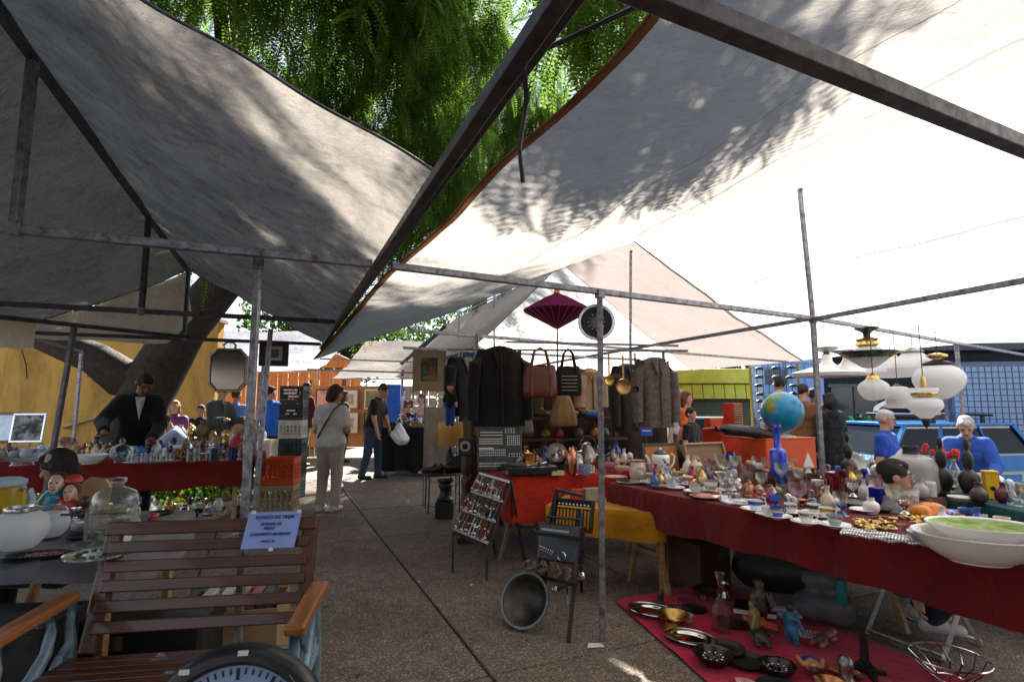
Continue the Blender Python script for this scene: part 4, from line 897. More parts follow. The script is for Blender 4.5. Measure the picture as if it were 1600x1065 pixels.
# --- right
person('woman with short fair hair in an orange top beside the fur coat', (cy(1070, 8.6), 8.6, 0), R(55), 1.58, 'light', 'auburn', 'bob', (.68, .13, .02), 'tee', (.05, .06, .1), h=.012)
person('dark haired boy in black in front of the woman in orange', (cy(1077, 7.9), 7.9, 0), R(42), 1.34, 'light', 'black', 'short', (.015, .015, .017), 'tee', (.03, .03, .05), h=.011, face=True)
person('grey haired person looking over the shoulder of the woman in orange', (cy(1060, 9.6), 9.6, 0), R(20), 1.66, 'light', 'grey', 'short', (.5, .5, .55), 'tee', (.1, .1, .12), h=.014)
person('dark haired head bent low behind the leaning orange picture', (cy(1030, 5.75), 5.75, 0), R(8), 1.62, 'tan', 'brown', 'short', (.05, .05, .06), 'tee', (.03, .03, .04), sit=True, lean=26, hp=52, h=.011)[0].location.z = -.08
person('tall dark haired man with his back to us behind the globe', (cy(1216, 8.9), 8.9, 0), R(175), 1.84, 'tan', 'black', 'short', (.035, .035, .045), 'tee', (.03, .03, .05), h=.013, face=False)
person('man with cropped hair in brown beside the blue globe', (cy(1252, 8.2), 8.2, 0), R(140), 1.70, 'tan', 'black', 'short', (.17, .075, .03), 'tee', (.03, .03, .05), hp=18, h=.0125, face=False)
person('person in a navy sweater behind the steel corner pole', (cy(1268, 9.2), 9.2, 0), R(150), 1.66, 'brown', 'black', 'short', (.02, .025, .05), 'jacket', (.03, .03, .04), h=.014, face=False)
person('person in a black hooded coat right of the corner pole', (cy(1292, 8.0), 8.0, -.05), R(190), 1.60, 'tan', 'black', 'bob', (.01, .01, .012), 'coat', (.02, .02, .02), h=.014, face=False, hood=True)
p, J = person('grey haired man in a royal blue polo shirt with glasses', (cy(1376, 7.15), 7.15, -.42), R(38), 1.74, 'light', 'grey', 'short', (.015, .075, .42), 'tee', (.5, .47, .42), belly=.05, hy=14, hp=6, glasses=(.03, .03, .03), h=.0095, sh_w=1.1)
person('grey haired man in a blue jacket leaning forward by the blue car', (cy(1500, 6.7), 6.7, -.42), R(-38), 1.74, 'light', 'grey', 'short', (.03, .10, .46), 'jacket', (.05, .05, .08), lean=20, hp=22, aL=((.3, -.5, -1), (-.2, -.9, -.4)), aR=((-.3, -.3, -1), (.2, -.8, -.5)), h=.0095)
person('boy in glasses peering over the right table behind the printed mug', (2.45, 3.50, 0), R(68), 1.50, 'light', 'black', 'short', (.30, .30, .33), 'tee', (.03, .03, .05), crouch=True, hp=4, glasses=(.45, .43, .42), h=.007, shoe=(.6, .6, .66))[0].location.z = .06

# ================================================================== TABLES AND CLOTHS
def draped(clabel, tlabel, C, z, drops, cm, legs='trestle', wav=.02, legm=None, group=None):
    C = [Vector((c[0], c[1], 0)) for c in C]; cen = sum(C, Vector())/4
    t = thing('trestle_table', tlabel, 'table', (0, 0, 0))
    T = [cen+(c-cen)*.985 for c in C]
    g = MB(); g.add([(p.x, p.y, z-.045) for p in T]+[(p.x, p.y, z-.008) for p in T], [(3,2,1,0),(4,5,6,7)]+[(i, (i+1) % 4, 4+(i+1) % 4, 4+i) for i in range(4)]); g.build('table_top', M_WOOD, t, 0)
    lm = legm or M_LWOOD
    for f in ((.08, .92) if legs == 'trestle' else (.04, .96)):
        a = T[0].lerp(T[1], f); b = T[3].lerp(T[2], f); ax = (T[1]-T[0]).normalized()
        a2 = a.lerp(b, .1); b2 = a.lerp(b, .9)
        if legs == 'trestle':
            MB().bar(z_(a2, z-.075), z_(b2, z-.075), .05, .055).build('trestle_beam', lm, t, 0, .004)
            for p in (a2, b2):
                for s in (-1, 1): MB().bar(z_(p+ax*.21*s, 0), z_(p+ax*.03*s, z-.08), .042, .03).build('leg', lm, t, 0, .003)
                MB().bar(z_(p-ax*.13, .28), z_(p+ax*.13, .28), .03, .03).build('stretcher', lm, t, 0)
        else:
            for p in (a2, b2): MB().bar(z_(p, 0), z_(p, z-.046), .04).build('leg', lm, t, 0, .003)
    g = MB(); n = 40; out = [cen+(c-cen)*1.006 for c in C]
    g.grid([[z_(out[0].lerp(out[1], i/n).lerp(out[3].lerp(out[2], i/n), j/16), z+.004*math.sin(i*1.1)*math.sin(j*.9)) for i in range(n+1)] for j in range(17)])
    for e in range(4):
        if not drops[e]: continue
        a, b = out[e], out[(e+1) % 4]; d = (b-a).normalized(); nn = Vector((d.y, -d.x, 0)); L = (b-a).length; m_ = max(12, int(L/.05)); G = []
        for j in range(9):
            r_ = j/8; row = []
            for i in range(m_+1):
                x = i/m_*L; q = a+d*x; dr = drops[e]*(1+.05*math.sin(x*3+e)+.03*math.sin(x*11))
                w_ = wav*r_*(math.sin(x*17+e+1.5*math.sin(x*3))+.6*math.sin(x*29+2))+.012*r_+.012*min(1, r_*8)
                row.append(z_(q+nn*w_, z-dr*r_+(.0 if j else .004*math.sin(i*1.1)*0)))
            G.append(row)
        g.grid(G)
    o = g.build('tablecloth', cm, smooth=60); tag(o, clabel, 'tablecloth', group)
    return t, o
RD_ = Vector((.49, -.872, 0)).normalized(); RN = Vector((.872, .49, 0)).normalized()
TA = Vector((.80, 4.56, 0)); ZT = .75
draped('deep red cloth hanging over the long right table of cups', 'long trestle table under the deep red cloth on the right', [TA, TA+RD_*3.9, TA+RD_*3.9+RN*.78, TA+RN*.78], ZT, [.25, .2, .1, .27], cloth((.15, .005, .008)), wav=.012)
T2 = TA+RN*.80-RD_*.10
draped('plain brown cloth on the table of drinking glasses behind the cups', 'table behind the cup table holding the drinking glasses', [T2, T2+RD_*1.75, T2+RD_*1.75+RN*.85, T2+RN*.85], ZT-.004, [0, .25, .25, .25], cloth((.12, .05, .03)))
draped('bright red orange cloth on the middle table', 'middle table under the red orange cloth', [(0, 4.93), (1.45, 5.32), (1.15, 6.45), (-.3, 6.06)], .75, [.38, .3, .3, .40], cloth((.50, .030, .010)), wav=.026)
draped('yellow cloth hanging over the low table behind the radio', 'low table covered by the yellow cloth', [(.27, 4.42), (1.12, 4.10), (1.32, 4.56), (.47, 4.88)], .60, [.20, .16, .2, .3], cloth((.50, .22, .008)), 'legs', .02)
draped('dark teal cloth on the back right table', 'table under the dark teal cloth on the right', [(2.98, 5.35), (3.10, 3.0), (4.05, 3.05), (3.9, 5.4)], .75, [.3, .3, .2, .2], cloth((.006, .075, .085)), wav=.02)
draped('dark red cloth on the long left table of glassware', 'long left table under the dark red cloth', [(-6.6, 5.35), (-2.98, 6.35), (-3.16, 7.05), (-6.8, 6.05)], .80, [.34, .3, .1, .2], cloth((.17, .008, .007)), 'legs', .012)
draped('grey cloth on the near left table', 'near left table under the grey cloth', [(-3.6, 2.30), (-1.74, 2.50), (-1.95, 3.42), (-3.75, 3.3)], .75, [.13, .2, .1, .1], cloth((.19, .19, .215)), 'legs', .008)
draped('black cloth reaching nearly to the ground on the far table', 'far table under the black cloth', [(-2.55, 10.75), (-1.40, 10.55), (-1.25, 11.5), (-2.4, 11.7)], .93, [.80, .75, .7, .8], cloth((.012, .012, .014)), 'legs', .03)
# ground cloth, bottom right
g = MB(); a, b, c, d = V(.73, 4.02, 0), V(1.06, 2.55, 0), V(2.45, 2.55, 0), V(1.64, 4.50, 0); n = 40
g.grid([[z_(a.lerp(b, j/n).lerp(d.lerp(c, j/n), i/n), .012+.008*abs(math.sin(i*.55+j*.2))*math.sin(j*.31+1)**2+.010*math.exp(-((i-j*.6-6)/2.5)**2)) for i in range(n+1)] for j in range(n+1)])
tag(g.build('ground_cloth', cloth((.52, .012, .055), .12), smooth=180), 'crimson cloth spread on the ground in front of the right table', 'ground cloth')

# ================================================================== GOODS
def lath(name, label, cat, prof, m, loc, n=20, group=None, rz=0, rx=0, ry=0, part=None, **kw):
    if part is None:
        o = MB().lathe(prof, n, **kw).build(name, m); o.location = loc; o.rotation_euler = (rx, ry, rz); return tag(o, label, cat, group)
    o = thing(name, label, cat, loc, rz, group, rx, ry); MB().lathe(prof, n, **kw).build(part, m, o); return o
CUPP = [(.0, 0), (.022, 0), (.024, .004), (.034, .03), (.038, .058), (.036, .058), (.032, .03), (.02, .008), (0, .008)]
STRP = [(.03, 0), (.033, .003), (.07, .016), (.078, .020), (.074, .022), (.03, .008), (0, .008)]
def handle(pts, r, m, parent, n=7): return MB().tube(pts, r, n).build('handle', m, parent)
def cup(loc, desc, m, band=None, s=1., saucer=True, tip=None, rz=0, sm=None):
    loc = Vector(loc)
    if saucer:
        o = lath('saucer', 'saucer under ' + desc, 'saucer', [(r*s, z*s) for r, z in STRP], sm or M_PORCW, loc, 24, 'saucers on the long right table')
    o = thing('cup', desc[0].upper()*0 + desc, 'cup', loc+V(0, 0, .009*s if saucer else 0), rz, 'cups on the long right table', *( (R(82), 0) if tip else (0, 0)))
    if tip: o.location.z += .036*s; o.rotation_euler = (R(80), 0, rz)
    MB().lathe([(r*s, z*s) for r, z in CUPP], 22).build('bowl', m, o)
    if band is not None: MB().lathe([(.0345*s, .030*s), (.0388*s, .050*s), (.0388*s, .052*s), (.034*s, .030*s)], 22).build('band', band, o)
    handle([V(.036*s, 0, .048*s), V(.056*s, 0, .050*s), V(.060*s, 0, .034*s), V(.048*s, 0, .018*s), V(.031*s, 0, .018*s)], .0042*s, m, o)
    return o
zt = ZT+.004
M_GOLDP = metal((.75, .50, .20), .3, .2); M_BLUEB = glaze((.03, .10, .42)); M_ORNB = glaze((.45, .17, .04)); M_SLVB = metal((.6, .55, .5), .25)
M_PATT = art_mat([(.75, .72, .66), (.25, .12, .05), (.75, .72, .66)], 22)
def T(px, py, z=zt): return onz(px, py, z)
cl = [((1020, 757), 'cream and gold cup on a wide plate nearest the teapot', M_CREAM, M_GOLDP, 1.35, 0), ((1057, 752), 'second cream and gold cup, behind its twin by the teapot', M_CREAM, M_GOLDP, 1.25, 0), ((1075, 759), 'white cup with a brown band left of the patterned cup', M_PORCW, M_ORNB, 1.15, 0),
      ((1055, 764), 'tipped white cup with a gold band nearest the teapot', M_PORCW, M_GOLDP, .95, 1), ((1084, 770), 'tipped white cup beside the red plate', M_PORCW, M_ORNB, .95, 1), ((1111, 769), 'straight cup with a dark gold leaf band', M_PATT, M_PORCW, 1.3, 0),
      ((1180, 799), 'white cup with a blue flower at the table edge', M_PORCW, M_BLUEB, 1.05, 0), ((1215, 810), 'cup with a broad blue upper band at the table edge', M_BLUEB, M_SLVB, 1.0, 0), ((1236, 803), 'silver and white cup behind the blue banded cup', M_PORCW, M_SLVB, .95, 0),
      ((1260, 819), 'grey white cup with a silver base at the table edge', M_PORCW, M_SLVB, 1.0, 0), ((1272, 804), 'off-white cup with a dark band behind the silver based cup', M_PORC, M_IRON, .95, 0), ((1305, 824), 'pale blue grey cup at the right end of the cup row', glaze((.28, .40, .48)), M_SLVB, 1.0, 0), ((1291, 810), 'white and bronze cup behind the pale blue grey cup', M_PORCW, M_GOLDP, .95, 0), ((1199, 806), 'small white cup tucked behind the saucers', M_PORCW, None, .85, 0)]
for i, (p, dsc, m, b, s, tip) in enumerate(cl): cup(T(*p), dsc, m, b, s, True, tip, R(200+37*i) if tip else R(-20+31*i % 90))
for i, p in enumerate([(1133, 782), (1149, 789)]):
    o = cup(T(*p), ['clear glass cup left of the decanter', 'clear glass cup in front of the decanter'][i], M_GLASS, None, 1.15, True, None, R(10+50*i), M_GLASS)
lath('plate', 'red glazed plate at the table edge between cups', 'plate', [(r*1.35, z) for r, z in STRP], glaze((.45, .05, .02)), T(1102, 778), 26)
lath('plate', 'flat silver edged plate at the far corner of the cup table', 'plate', [(r*1.5, z*.7) for r, z in STRP], M_SILVER, T(985, 754), 26)
lath('plate', 'white dessert plate under the cream jug side', 'plate', [(r*1.3, z*.7) for r, z in STRP], M_PORC, T(962, 746), 26)
# jug
o = lath('cream_jug', 'rounded cream pottery jug left of the teapot', 'jug', [(0, 0), (.055, 0), (.064, .01), (.072, .06), (.068, .11), (.056, .145), (.060, .16), (.056, .158), (.05, .14), (.06, .09), (.05, .012), (0, .012)], glaze((.62, .50, .40), .25), T(997, 748), 26, part='pot')
handle([V(.062, 0, .13), V(.10, 0, .135), V(.115, 0, .10), V(.10, 0, .055), V(.068, 0, .045)], .010, glaze((.62, .50, .40), .25), o); MB().lathe([(.0605, .148), (.063, .162), (.060, .163)], 26).build('rim', mat((.4, .15, .06), .4), o)
# teapot
tpm = M_PORCW; o = thing('teapot', 'tall white teapot with blue flowers and a dark lid', 'teapot', T(1033, 748), R(10))
MB().lathe([(0, 0), (.048, 0), (.05, .006), (.034, .028), (.034, .04), (.062, .10), (.078, .165), (.074, .195), (.05, .21), (0, .21)], 26).build('pot', tpm, o)
MB().lathe([(.033, .024), (.0365, .034), (.034, .044)], 26).build('foot_band', M_BLACK, o)
l = MB().lathe([(.056, .208), (.052, .222), (.03, .238), (0, .242)], 24).build('lid', mat((.03, .06, .08), .2), o); MB().ball((0, 0, .252), .013).build('knob', tpm, l)
MB().tube([V(-.062, 0, .10), V(-.10, 0, .13), V(-.118, 0, .18), V(-.138, 0, .205)], [.018, .014, .010, .008], 9).build('spout', tpm, o)
handle([V(.072, 0, .185), V(.105, 0, .215), V(.130, 0, .19), V(.118, 0, .13), V(.085, 0, .09), V(.058, 0, .09)], .0075, tpm, o)
for i, (a_, z) in enumerate([(-1.5, .15), (-1.15, .13), (-1.8, .12), (-1.35, .09), (-1.65, .17)]):
    r_ = .074 if z > .12 else .064; MB().ball((r_*math.cos(a_), r_*math.sin(a_), z), (.012, .006, .014), 8, 5).build('painted_flower', mat((.05, .08, .3), .3), o)
# decanter, goblets
o = lath('decanter', 'clear cut glass decanter with a ball stopper', 'decanter', [(0, 0), (.05, 0), (.056, .01), (.058, .06), (.045, .09), (.017, .105), (.016, .13), (.024, .137)], M_GLASS, T(1148, 774), 22, part='flask'); MB().ball((0, 0, .158), .026).build('stopper', glass((.9, .92, .93), .1, .25), o)
GOB = [(0, 0), (.032, 0), (.034, .003), (.006, .008), (.005, .05), (.012, .06), (.033, .085), (.036, .12), (.034, .12), (.028, .09), (0, .066)]
for i, p in enumerate([(1096, 750), (1112, 752)]): lath('goblet', ['left', 'right'][i]+' short clear goblet behind the patterned cup', 'goblet', GOB, M_GLASS, T(*p), 18)
lath('coupe_glass', 'wide brown rimmed coupe glass behind the patterned cup', 'glass', [(0, 0), (.035, 0), (.006, .006), (.006, .045), (.03, .06), (.062, .09), (.06, .09), (.02, .06), (0, .055)], glass((.7, .66, .62), .04, .1), T(1128, 755), 22)
for i, p in enumerate([(1089, 733), (1101, 734), (1117, 732), (1128, 735)]): lath('tall_glass', ORD[i]+' pale pink tall glass from the left behind the goblets', 'glass', [(0, 0), (.026, 0), (.028, .01), (.036, .15), (.0345, .15), (.026, .012), (0, .012)], M_GLASSP, T(*p), 16, 'pink tall glasses')
o = lath('wine_glass', 'blue bowled stem glass beside the pink glasses', 'glass', [(0, 0), (.035, 0), (.006, .008), (.006, .09), (.03, .11), (.042, .15), (.038, .19), (.036, .19), (.03, .12), (0, .1)], M_GLASSBL, T(1143, 738), 18)
# tumblers
TUM = [(0, 0), (.030, 0), (.032, .004), (.037, .10), (.0355, .10), (.030, .008), (0, .008)]
spots = [(1152, 748), (1163, 752), (1174, 746), (1186, 752), (1168, 762), (1181, 764), (1196, 758), (1207, 764), (1236, 758), (1248, 764), (1260, 757), (1272, 765), (1284, 758), (1296, 768), (1239, 775), (1252, 781), (1266, 778), (1281, 782), (1296, 788), (1311, 792), (1222, 774)]
tm = [M_GLASSSM, M_GLASSB, glass((.75, .68, .62), .04, .04), glass((.55, .38, .24), .04, .08)]
nm = ['smoke grey', 'brown', 'clear', 'amber']
for i, p in enumerate(spots):
    s = random.uniform(.9, 1.25); row = i//7
    lath('tumbler', f'{nm[i % 4]} tumbler, {ORD[i % 7]} from the left in the {["back", "middle", "front"][row]} row of tumblers', 'tumbler', [(r*s, z*s*random.choice([1, 1, .8])) for r, z in TUM], tm[i % 4], T(*p), 16, 'tumblers on the right tables')
for i, p in enumerate([(1302, 776), (1318, 772), (1310, 786)]): lath('tumbler', f'ruby red tall glass, {ORD[i]} of the ruby cluster from the left' if i < 2 else 'ruby red tall glass in front of the ruby cluster', 'glass', [(r*1.15, z*1.6) for r, z in TUM], M_GLASSR, T(*p), 16, 'ruby glasses')
# blue bottle
lath('blue_bottle', 'tall cobalt blue bottle with a long straight neck', 'bottle', [(0, 0), (.058, 0), (.064, .02), (.064, .25), (.056, .275), (.03, .29), (.028, .44), (.034, .445), (.034, .475), (.024, .475)], mat((.015, .065, .60), .18, 0, .1, 5, .02, 30, 'cobalt_glass', coat=.6), onz(1218, 756, ZT), 24)
for (p, c, r_, l) in [((1186, 776), (.40, .13, .04), .036, 'orange brown painted egg behind the cups'), ((1216, 778), (.12, .20, .06), .034, 'olive green painted egg among the tumblers'), ((1187, 767), (.02, .22, .5), .022, 'small bright blue marble ball by the decanter'), ((1240, 792), (.6, .58, .55), .03, 'white porcelain egg behind the cup row'), ((1252, 768), (.5, .1, .03), .026, 'small red ball between the tumblers')]:
    o = MB().ball((0, 0, r_*1.1), (r_, r_, r_*1.15)).build('ornament_egg', glaze(c, .2, .3)); o.location = T(*p); tag(o, l, 'ornament')
def figurine(label, loc, c, s=1., rz=0, cat='figurine'):
    o = thing('figurine', label, cat, loc, rz)
    m = glaze(c, .25, .4)
    MB().lathe([(0, 0), (.04*s, 0), (.042*s, .012*s), (.03*s, .02*s), (.034*s, .05*s), (.022*s, .09*s), (.012*s, .105*s), (0, .108*s)], 16).build('robe', m, o)
    MB().ball((0, 0, .122*s), .020*s).build('head', mat((.55, .33, .22), .4), o); MB().ball((0, .005*s, .13*s), (.021*s, .021*s, .018*s)).build('hair', M_DWOOD, o)
    for q in (-1, 1): MB().tube([V(q*.024*s, 0, .088*s), V(q*.042*s, -.012*s, .06*s), V(q*.02*s, -.035*s, .058*s)], .008*s, 6).build('arm', m, o)
    return o
figurine('small pink glazed figurine beside the blue flower cup', T(1206, 790), (.45, .05, .14), .9); figurine('small orange glazed figurine left of the brown egg', T(1171, 776), (.55, .25, .15), .8, R(20))
# blue square vase, printed mug, squash, blue plates
o = thing('square_vase', 'dark blue square glass vase beside the boy', 'vase', T(1375, 788), R(20)); MB().box((0, 0, .055), (.085, .085, .11)).build('vase_body', M_GLASSBL, o, 0, .006)
MB().box((0, 0, .006), (.07, .07, .012)).build('vase_base', M_GLASSBL, o, 0)
o = thing('printed_mug', 'large white mug with a sepia print in front of the boy', 'mug', T(1418, 794), R(0))
MB().lathe([(0, 0), (.048, 0), (.052, .006), (.066, .10), (.068, .115), (.064, .115), (.05, .012), (0, .012)], 26).build('bowl', M_PORCW, o)
MB().lathe([(.0563, .03), (.0655, .088)], 26).build('printed_band', art_mat([(.72, .68, .62), (.75, .7, .65), (.22, .12, .08), (.7, .65, .6)], 7), o)
o = thing('squash', 'bumpy orange squash beside the printed mug', 'squash', T(1455, 806), R(15))
g = MB(); g.lathe([(0, 0), (.05, .004), (.075, .03), (.06, .06), (.03, .075), (0, .078)], 24, None, .08, 8); g.lathe([(0, 0), (.04, .004), (.055, .03), (.04, .06), (0, .07)], 24, Matrix.Translation((-.085, -.01, .0)), .07, 7); g.build('fruit', mat((.75, .22, .01), .4, 0, .3, 10, .4, 30), o); MB().tube([V(0, 0, .07), V(.01, 0, .095)], .008, 6).build('stem', M_LWOOD, o)
for (p, m, r_, l) in [((1490, 806), mat((.02, .10, .55), .3), 1.2, 'blue enamel plate behind the white bowls'), ((1470, 812), M_PORCW, 1.0, 'small white plate leaning by the squash'), ((1350, 800), M_PORCW, 1.0, 'white saucer beside the brass trinkets'), ((1335, 790), mat((.03, .03, .03), .3), 1.2, 'black lacquer plate behind the brass trinkets')]:
    lath('plate', l, 'plate', [(r*r_, z*r_) for r, z in STRP], m, T(*p), 24)
lath('small_vase', 'white round vase beside the pile of brass trinkets', 'vase', [(0, 0), (.03, 0), (.045, .03), (.04, .06), (.02, .075), (.022, .09), (.018, .09)], M_PORCW, T(1362, 802), 20)
# brass trinkets
tri = []
for k in range(3):
    g = MB()
    if k == 0: g.lathe([(0, 0), (.014, 0), (.005, .006), (.005, .03), (.012, .036), (.009, .042), (0, .042)], 8)
    elif k == 1: g.tube([V(.016*math.cos(t), .016*math.sin(t), .005) for t in np.linspace(0, 6.28, 9)[:-1]], .005, 5, True)
    else: g.box((0, 0, .004), (.05, .012, .006)); g.lathe([(0, 0), (.012, .002), (.014, .008), (0, .008)], 8, Matrix.Translation((.03, 0, 0)))
    tri.append(g.mesh('brass_trinket', M_BRASS))
for i in range(48):
    p = T(1338+random.random()*118, 806+random.random()*24); o = bpy.data.objects.new('brass_trinket', tri[i % 3]); COL.objects.link(o)
    o.location = p+V(0, 0, .012*(i % 3 == 0)*random.random()+.002); o.rotation_euler = (R(80) if i % 3 == 0 else R(random.uniform(-12, 12)), 0, random.uniform(0, 6.28)); o.scale = (1.2,)*3
    tag(o, ['tiny brass bell', 'tiny brass ring', 'tiny brass spoon'][i % 3]+' in the loose pile between squash and crystal beads', 'trinket', 'brass trinkets on the right table')
o = thing('bead_bundle', 'bundle of clear crystal bead strings lying on the red cloth', 'necklace', T(1378, 842)); gg = MB(); g2 = MB()
for s in range(9):
    a0 = random.uniform(-.3, .3); pr = None
    for t in np.linspace(0, 1, 26):
        q = V(-.16+.32*t, .05*math.sin(3*t+s)+.008*(s-4.5)+a0*.05, .010+.010*abs(math.sin(s*1.7+7*t))); (gg if s % 2 else g2).ball(q, .0075, 6, 4)
gg.build('bead_string', glass((.9, .9, .92), .05, .35), o); g2.build('bead_string', M_SILVER, o); o.rotation_euler.z = R(-38)
# white bowls
def bowl(label, loc, r, h, m, inner=None, n=32, sy=.8, rz=0):
    o = thing('serving_bowl', label, 'bowl', loc, rz); MB().lathe([(0, 0), (r*.45, 0), (r*.47, h*.08), (r*.55, h*.1), (r*.82, h*.5), (r, h*.97), (r*.99, h), (r*.95, h*.97), (r*.76, h*.5), (r*.4, h*.14), (0, h*.13)], n, sy=sy).build('bowl', m, o)
    if inner: MB().lathe([(r*.93, h*.92), (r*.74, h*.5), (r*.38, h*.15), (0, h*.145)], n, sy=sy).build('glazed_inside', inner, o)
    return o
bp_ = onz(1540, 884, zt)
bowl('large white oval serving bowl at the right edge of the cup table', bp_+V(.03, .06, 0), .235, .115, M_PORC, rz=R(-15))
bowl('shallow white bowl with a green leafy inside nested in the large bowl', bp_+V(.06, .07, .075), .20, .075, M_PORCW, art_mat([(.12, .28, .05), (.35, .5, .15), (.7, .7, .6)], 5), rz=R(-15))
bowl('small dark blue grey bowl left of the large white bowl', onz(1453, 852, zt), .085, .06, glaze((.25, .32, .36)), sy=1)

# ------------------------------------------------------------------ boxes behind the cup table
o = thing('orange_box', 'big orange red box with a white triangle beside the blue bottle', 'box', atY(1218, 737, 5.55), R(22)); o.location.z = .748
M_OR = mat((.66, .075, .012), .5, 0, .15, 5, .1, 30, 'orange_red_card')
MB().box((0, 0, .15), (.66, .32, .30)).build('box_body', M_OR, o, 0, .01); MB().box((0, 0, .305), (.67, .33, .012)).build('lid', M_OR, o, 0, .003)
MB().prism([(.13, .02), (.29, .02), (.21, .17)], .004, Matrix.Translation((0, -.163, 0)) @ Matrix.Rotation(R(90), 4, 'X')).build('white_triangle', M_PAPER, o, 0); MB().box((-.20, -.163, .1), (.12, .004, .12)).build('paper_label', mat((.45, .42, .36), .8), o, 0)
lb = o.location.copy()
o = thing('suitcase', 'red suitcase lying behind the big orange box', 'suitcase', lb+V(-.22, .55, .0), R(20)); MB().box((0, 0, .19), (.6, .36, .38)).build('shell', mat((.52, .04, .012), .45), o, 0, .03); MB().box((0, -.185, .3), (.56, .012, .02)).build('zip', M_SILVER, o, 0); handle([V(-.08, -.18, .34), V(-.07, -.22, .35), V(.07, -.22, .35), V(.08, -.18, .34)], .01, M_BLACK, o)
o = thing('wooden_radio', 'tan wooden radio with slatted front and red side left of the globe', 'radio', lb+V(-.24, .50, .39), R(28)); MB().box((0, 0, .13), (.15, .14, .26)).build('cabinet', mat((.50, .05, .02), .5), o, 0, .008)
for i in range(9): MB().box((-.0, -.074, .03+i*.025), (.13, .012, .011)).build('slat', M_LWOOD, o, 0)
for i in range(5): MB().box((-.05+i*.025, -.073, .13), (.006, .01, .24)).build('slat', M_LWOOD, o, 0)
o = thing('small_red_radio', 'small red box radio with a tan grille beside the wooden radio', 'radio', lb+V(-.47, .46, .39), R(20)); MB().box((0, 0, .05), (.17, .1, .1)).build('case', M_OR, o, 0, .006)
for i in range(5): MB().box((-.04, -.053, .02+i*.015), (.07, .008, .006)).build('grille_bar', M_LWOOD, o, 0)
# globe
o = thing('world_globe', 'blue world globe with green continents on a white foot', 'globe', lb+V(.06, .0, .312), R(20))
MB().lathe([(0, 0), (.11, 0), (.11, .012), (.03, .03), (.018, .06), (0, .06)], 20).build('foot', M_WHITEP, o)
m, nt, b = new_mat('globe_map'); n_ = noise(nt, coords(nt, 'Object', (1, 1, 1)), 4.6, 7, .6, .4)
nt.links.new(ramp(nt, n_, [(.0, (.005, .16, .42)), (.545, (.01, .26, .52)), (.56, (.09, .22, .05)), (.64, (.30, .26, .06)), (.72, (.10, .2, .05))]), b.inputs['Base Color']); b.inputs['Roughness'].default_value = .25
MB().ball((0, 0, .25), .205, 36, 22).build('sphere', m, o, 60); MB().tube([V(.0, .215*math.sin(t), .25-.215*math.cos(t)) for t in np.linspace(0, 3.14, 16)], .008, 6).build('meridian_arm', M_WHITEP, o)
o = thing('black_case', 'long black padded instrument case lying across the orange box', 'case', lb+V(-.42, -.20, .0), R(12)); MB().tube([V(-.3, 0, .40), V(-.2, 0, .40), V(.12, 0, .37), V(.3, 0, .33)], [.03, .055, .06, .045], 10).build('case_body', M_BLACK, o); MB().bar((.26, 0, 0), (.26, 0, .34), .05, .03).build('stand_post', M_BLACK, o, 0); MB().box((.26, 0, .01), (.2, .16, .02)).build('stand_foot', M_BLACK, o, 0)
# leaning picture and wooden tray
o = framed('leaning_picture', 'orange brown picture in a dark frame leaning behind the teapot', atY(1034, 717, 5.15), R(20), .40, .28, M_BLACK, mat((.38, .12, .03), .6), .02, .03, rx=R(-12))
o.location.z = .75+.14
o = thing('wooden_tray', 'brown wooden tray standing behind the pink glasses', 'tray', atY(1102, 712, 5.2), R(24), rx=R(-18)); o.location.z = .89
MB().box((0, 0, 0), (.46, .015, .26)).build('panel', M_WOOD, o, 0); 
for z in (-.13, .13): MB().box((0, -.012, z), (.48, .04, .022)).build('rim', M_LWOOD, o, 0, .004)
for x in (-.235, .235): MB().box((x, -.012, 0), (.02, .04, .24)).build('rim', M_LWOOD, o, 0, .004)

# ------------------------------------------------------------------ teal table goods
zz = .754
o = lath('demijohn', 'big frosted grey demijohn with a dark neck behind the boy', 'bottle', [(0, 0), (.15, 0), (.17, .02), (.165, .15), (.155, .21), (.12, .25), (.06, .27), (.05, .275)], mat((.30, .30, .32), .35, 0, .08, 4, .02, 20, 'frosted_grey_glass'), onz(1428, 768, zz), 30, part='flask'); MB().lathe([(.055, .265), (.05, .30), (.055, .33), (.04, .33)], 20).build('neck', M_IRON, o)
STAT = [(0, 0), (.07, 0), (.072, .02), (.04, .035), (.055, .07), (.062, .12), (.05, .16), (.02, .19), (.03, .22), (.034, .26), (.026, .30), (.012, .32), (.018, .36), (.01, .40), (0, .405)]
for i, p in enumerate([(1475, 772), (1517, 777)]): lath('urn', ['left', 'right'][i]+' tall black turned urn on the teal table', 'urn', STAT, M_BLACK, onz(*p, zz), 18)
o = thing('silk_flowers', 'bunch of red silk flowers left of the left black urn', 'flowers', onz(1470, 757, zz)); g = MB(); fl_ = MB()
for i in range(16):
    q = V(random.uniform(-.09, .12), random.uniform(-.08, .08), random.uniform(.2, .31)); g.tube([V(0, 0, .02), q*.6, q], .003, 4)
    for k in range(6): a_ = k*1.05; fl_.ball(q+V(.018*math.cos(a_), .012, .018*math.sin(a_)), (.013, .006, .013), 6, 4)
    fl_.ball(q, .009, 6, 4)
g.build('stem', mat((.05, .2, .06), .6), o); fl_.build('blossom', mat((.60, .03, .05), .6), o); MB().lathe([(0, 0), (.04, 0), (.05, .1), (.04, .11), (.035, .1), (.03, .01)], 14).build('pot', M_PORCW, o)
lath('water_bottle', 'clear plastic water bottle between the black urns', 'bottle', [(0, 0), (.032, 0), (.034, .02), (.033, .13), (.03, .16), (.014, .2), (.014, .225), (0, .228)], glass((.75, .85, .92), .05, .1), onz(1494, 766, zz), 16)
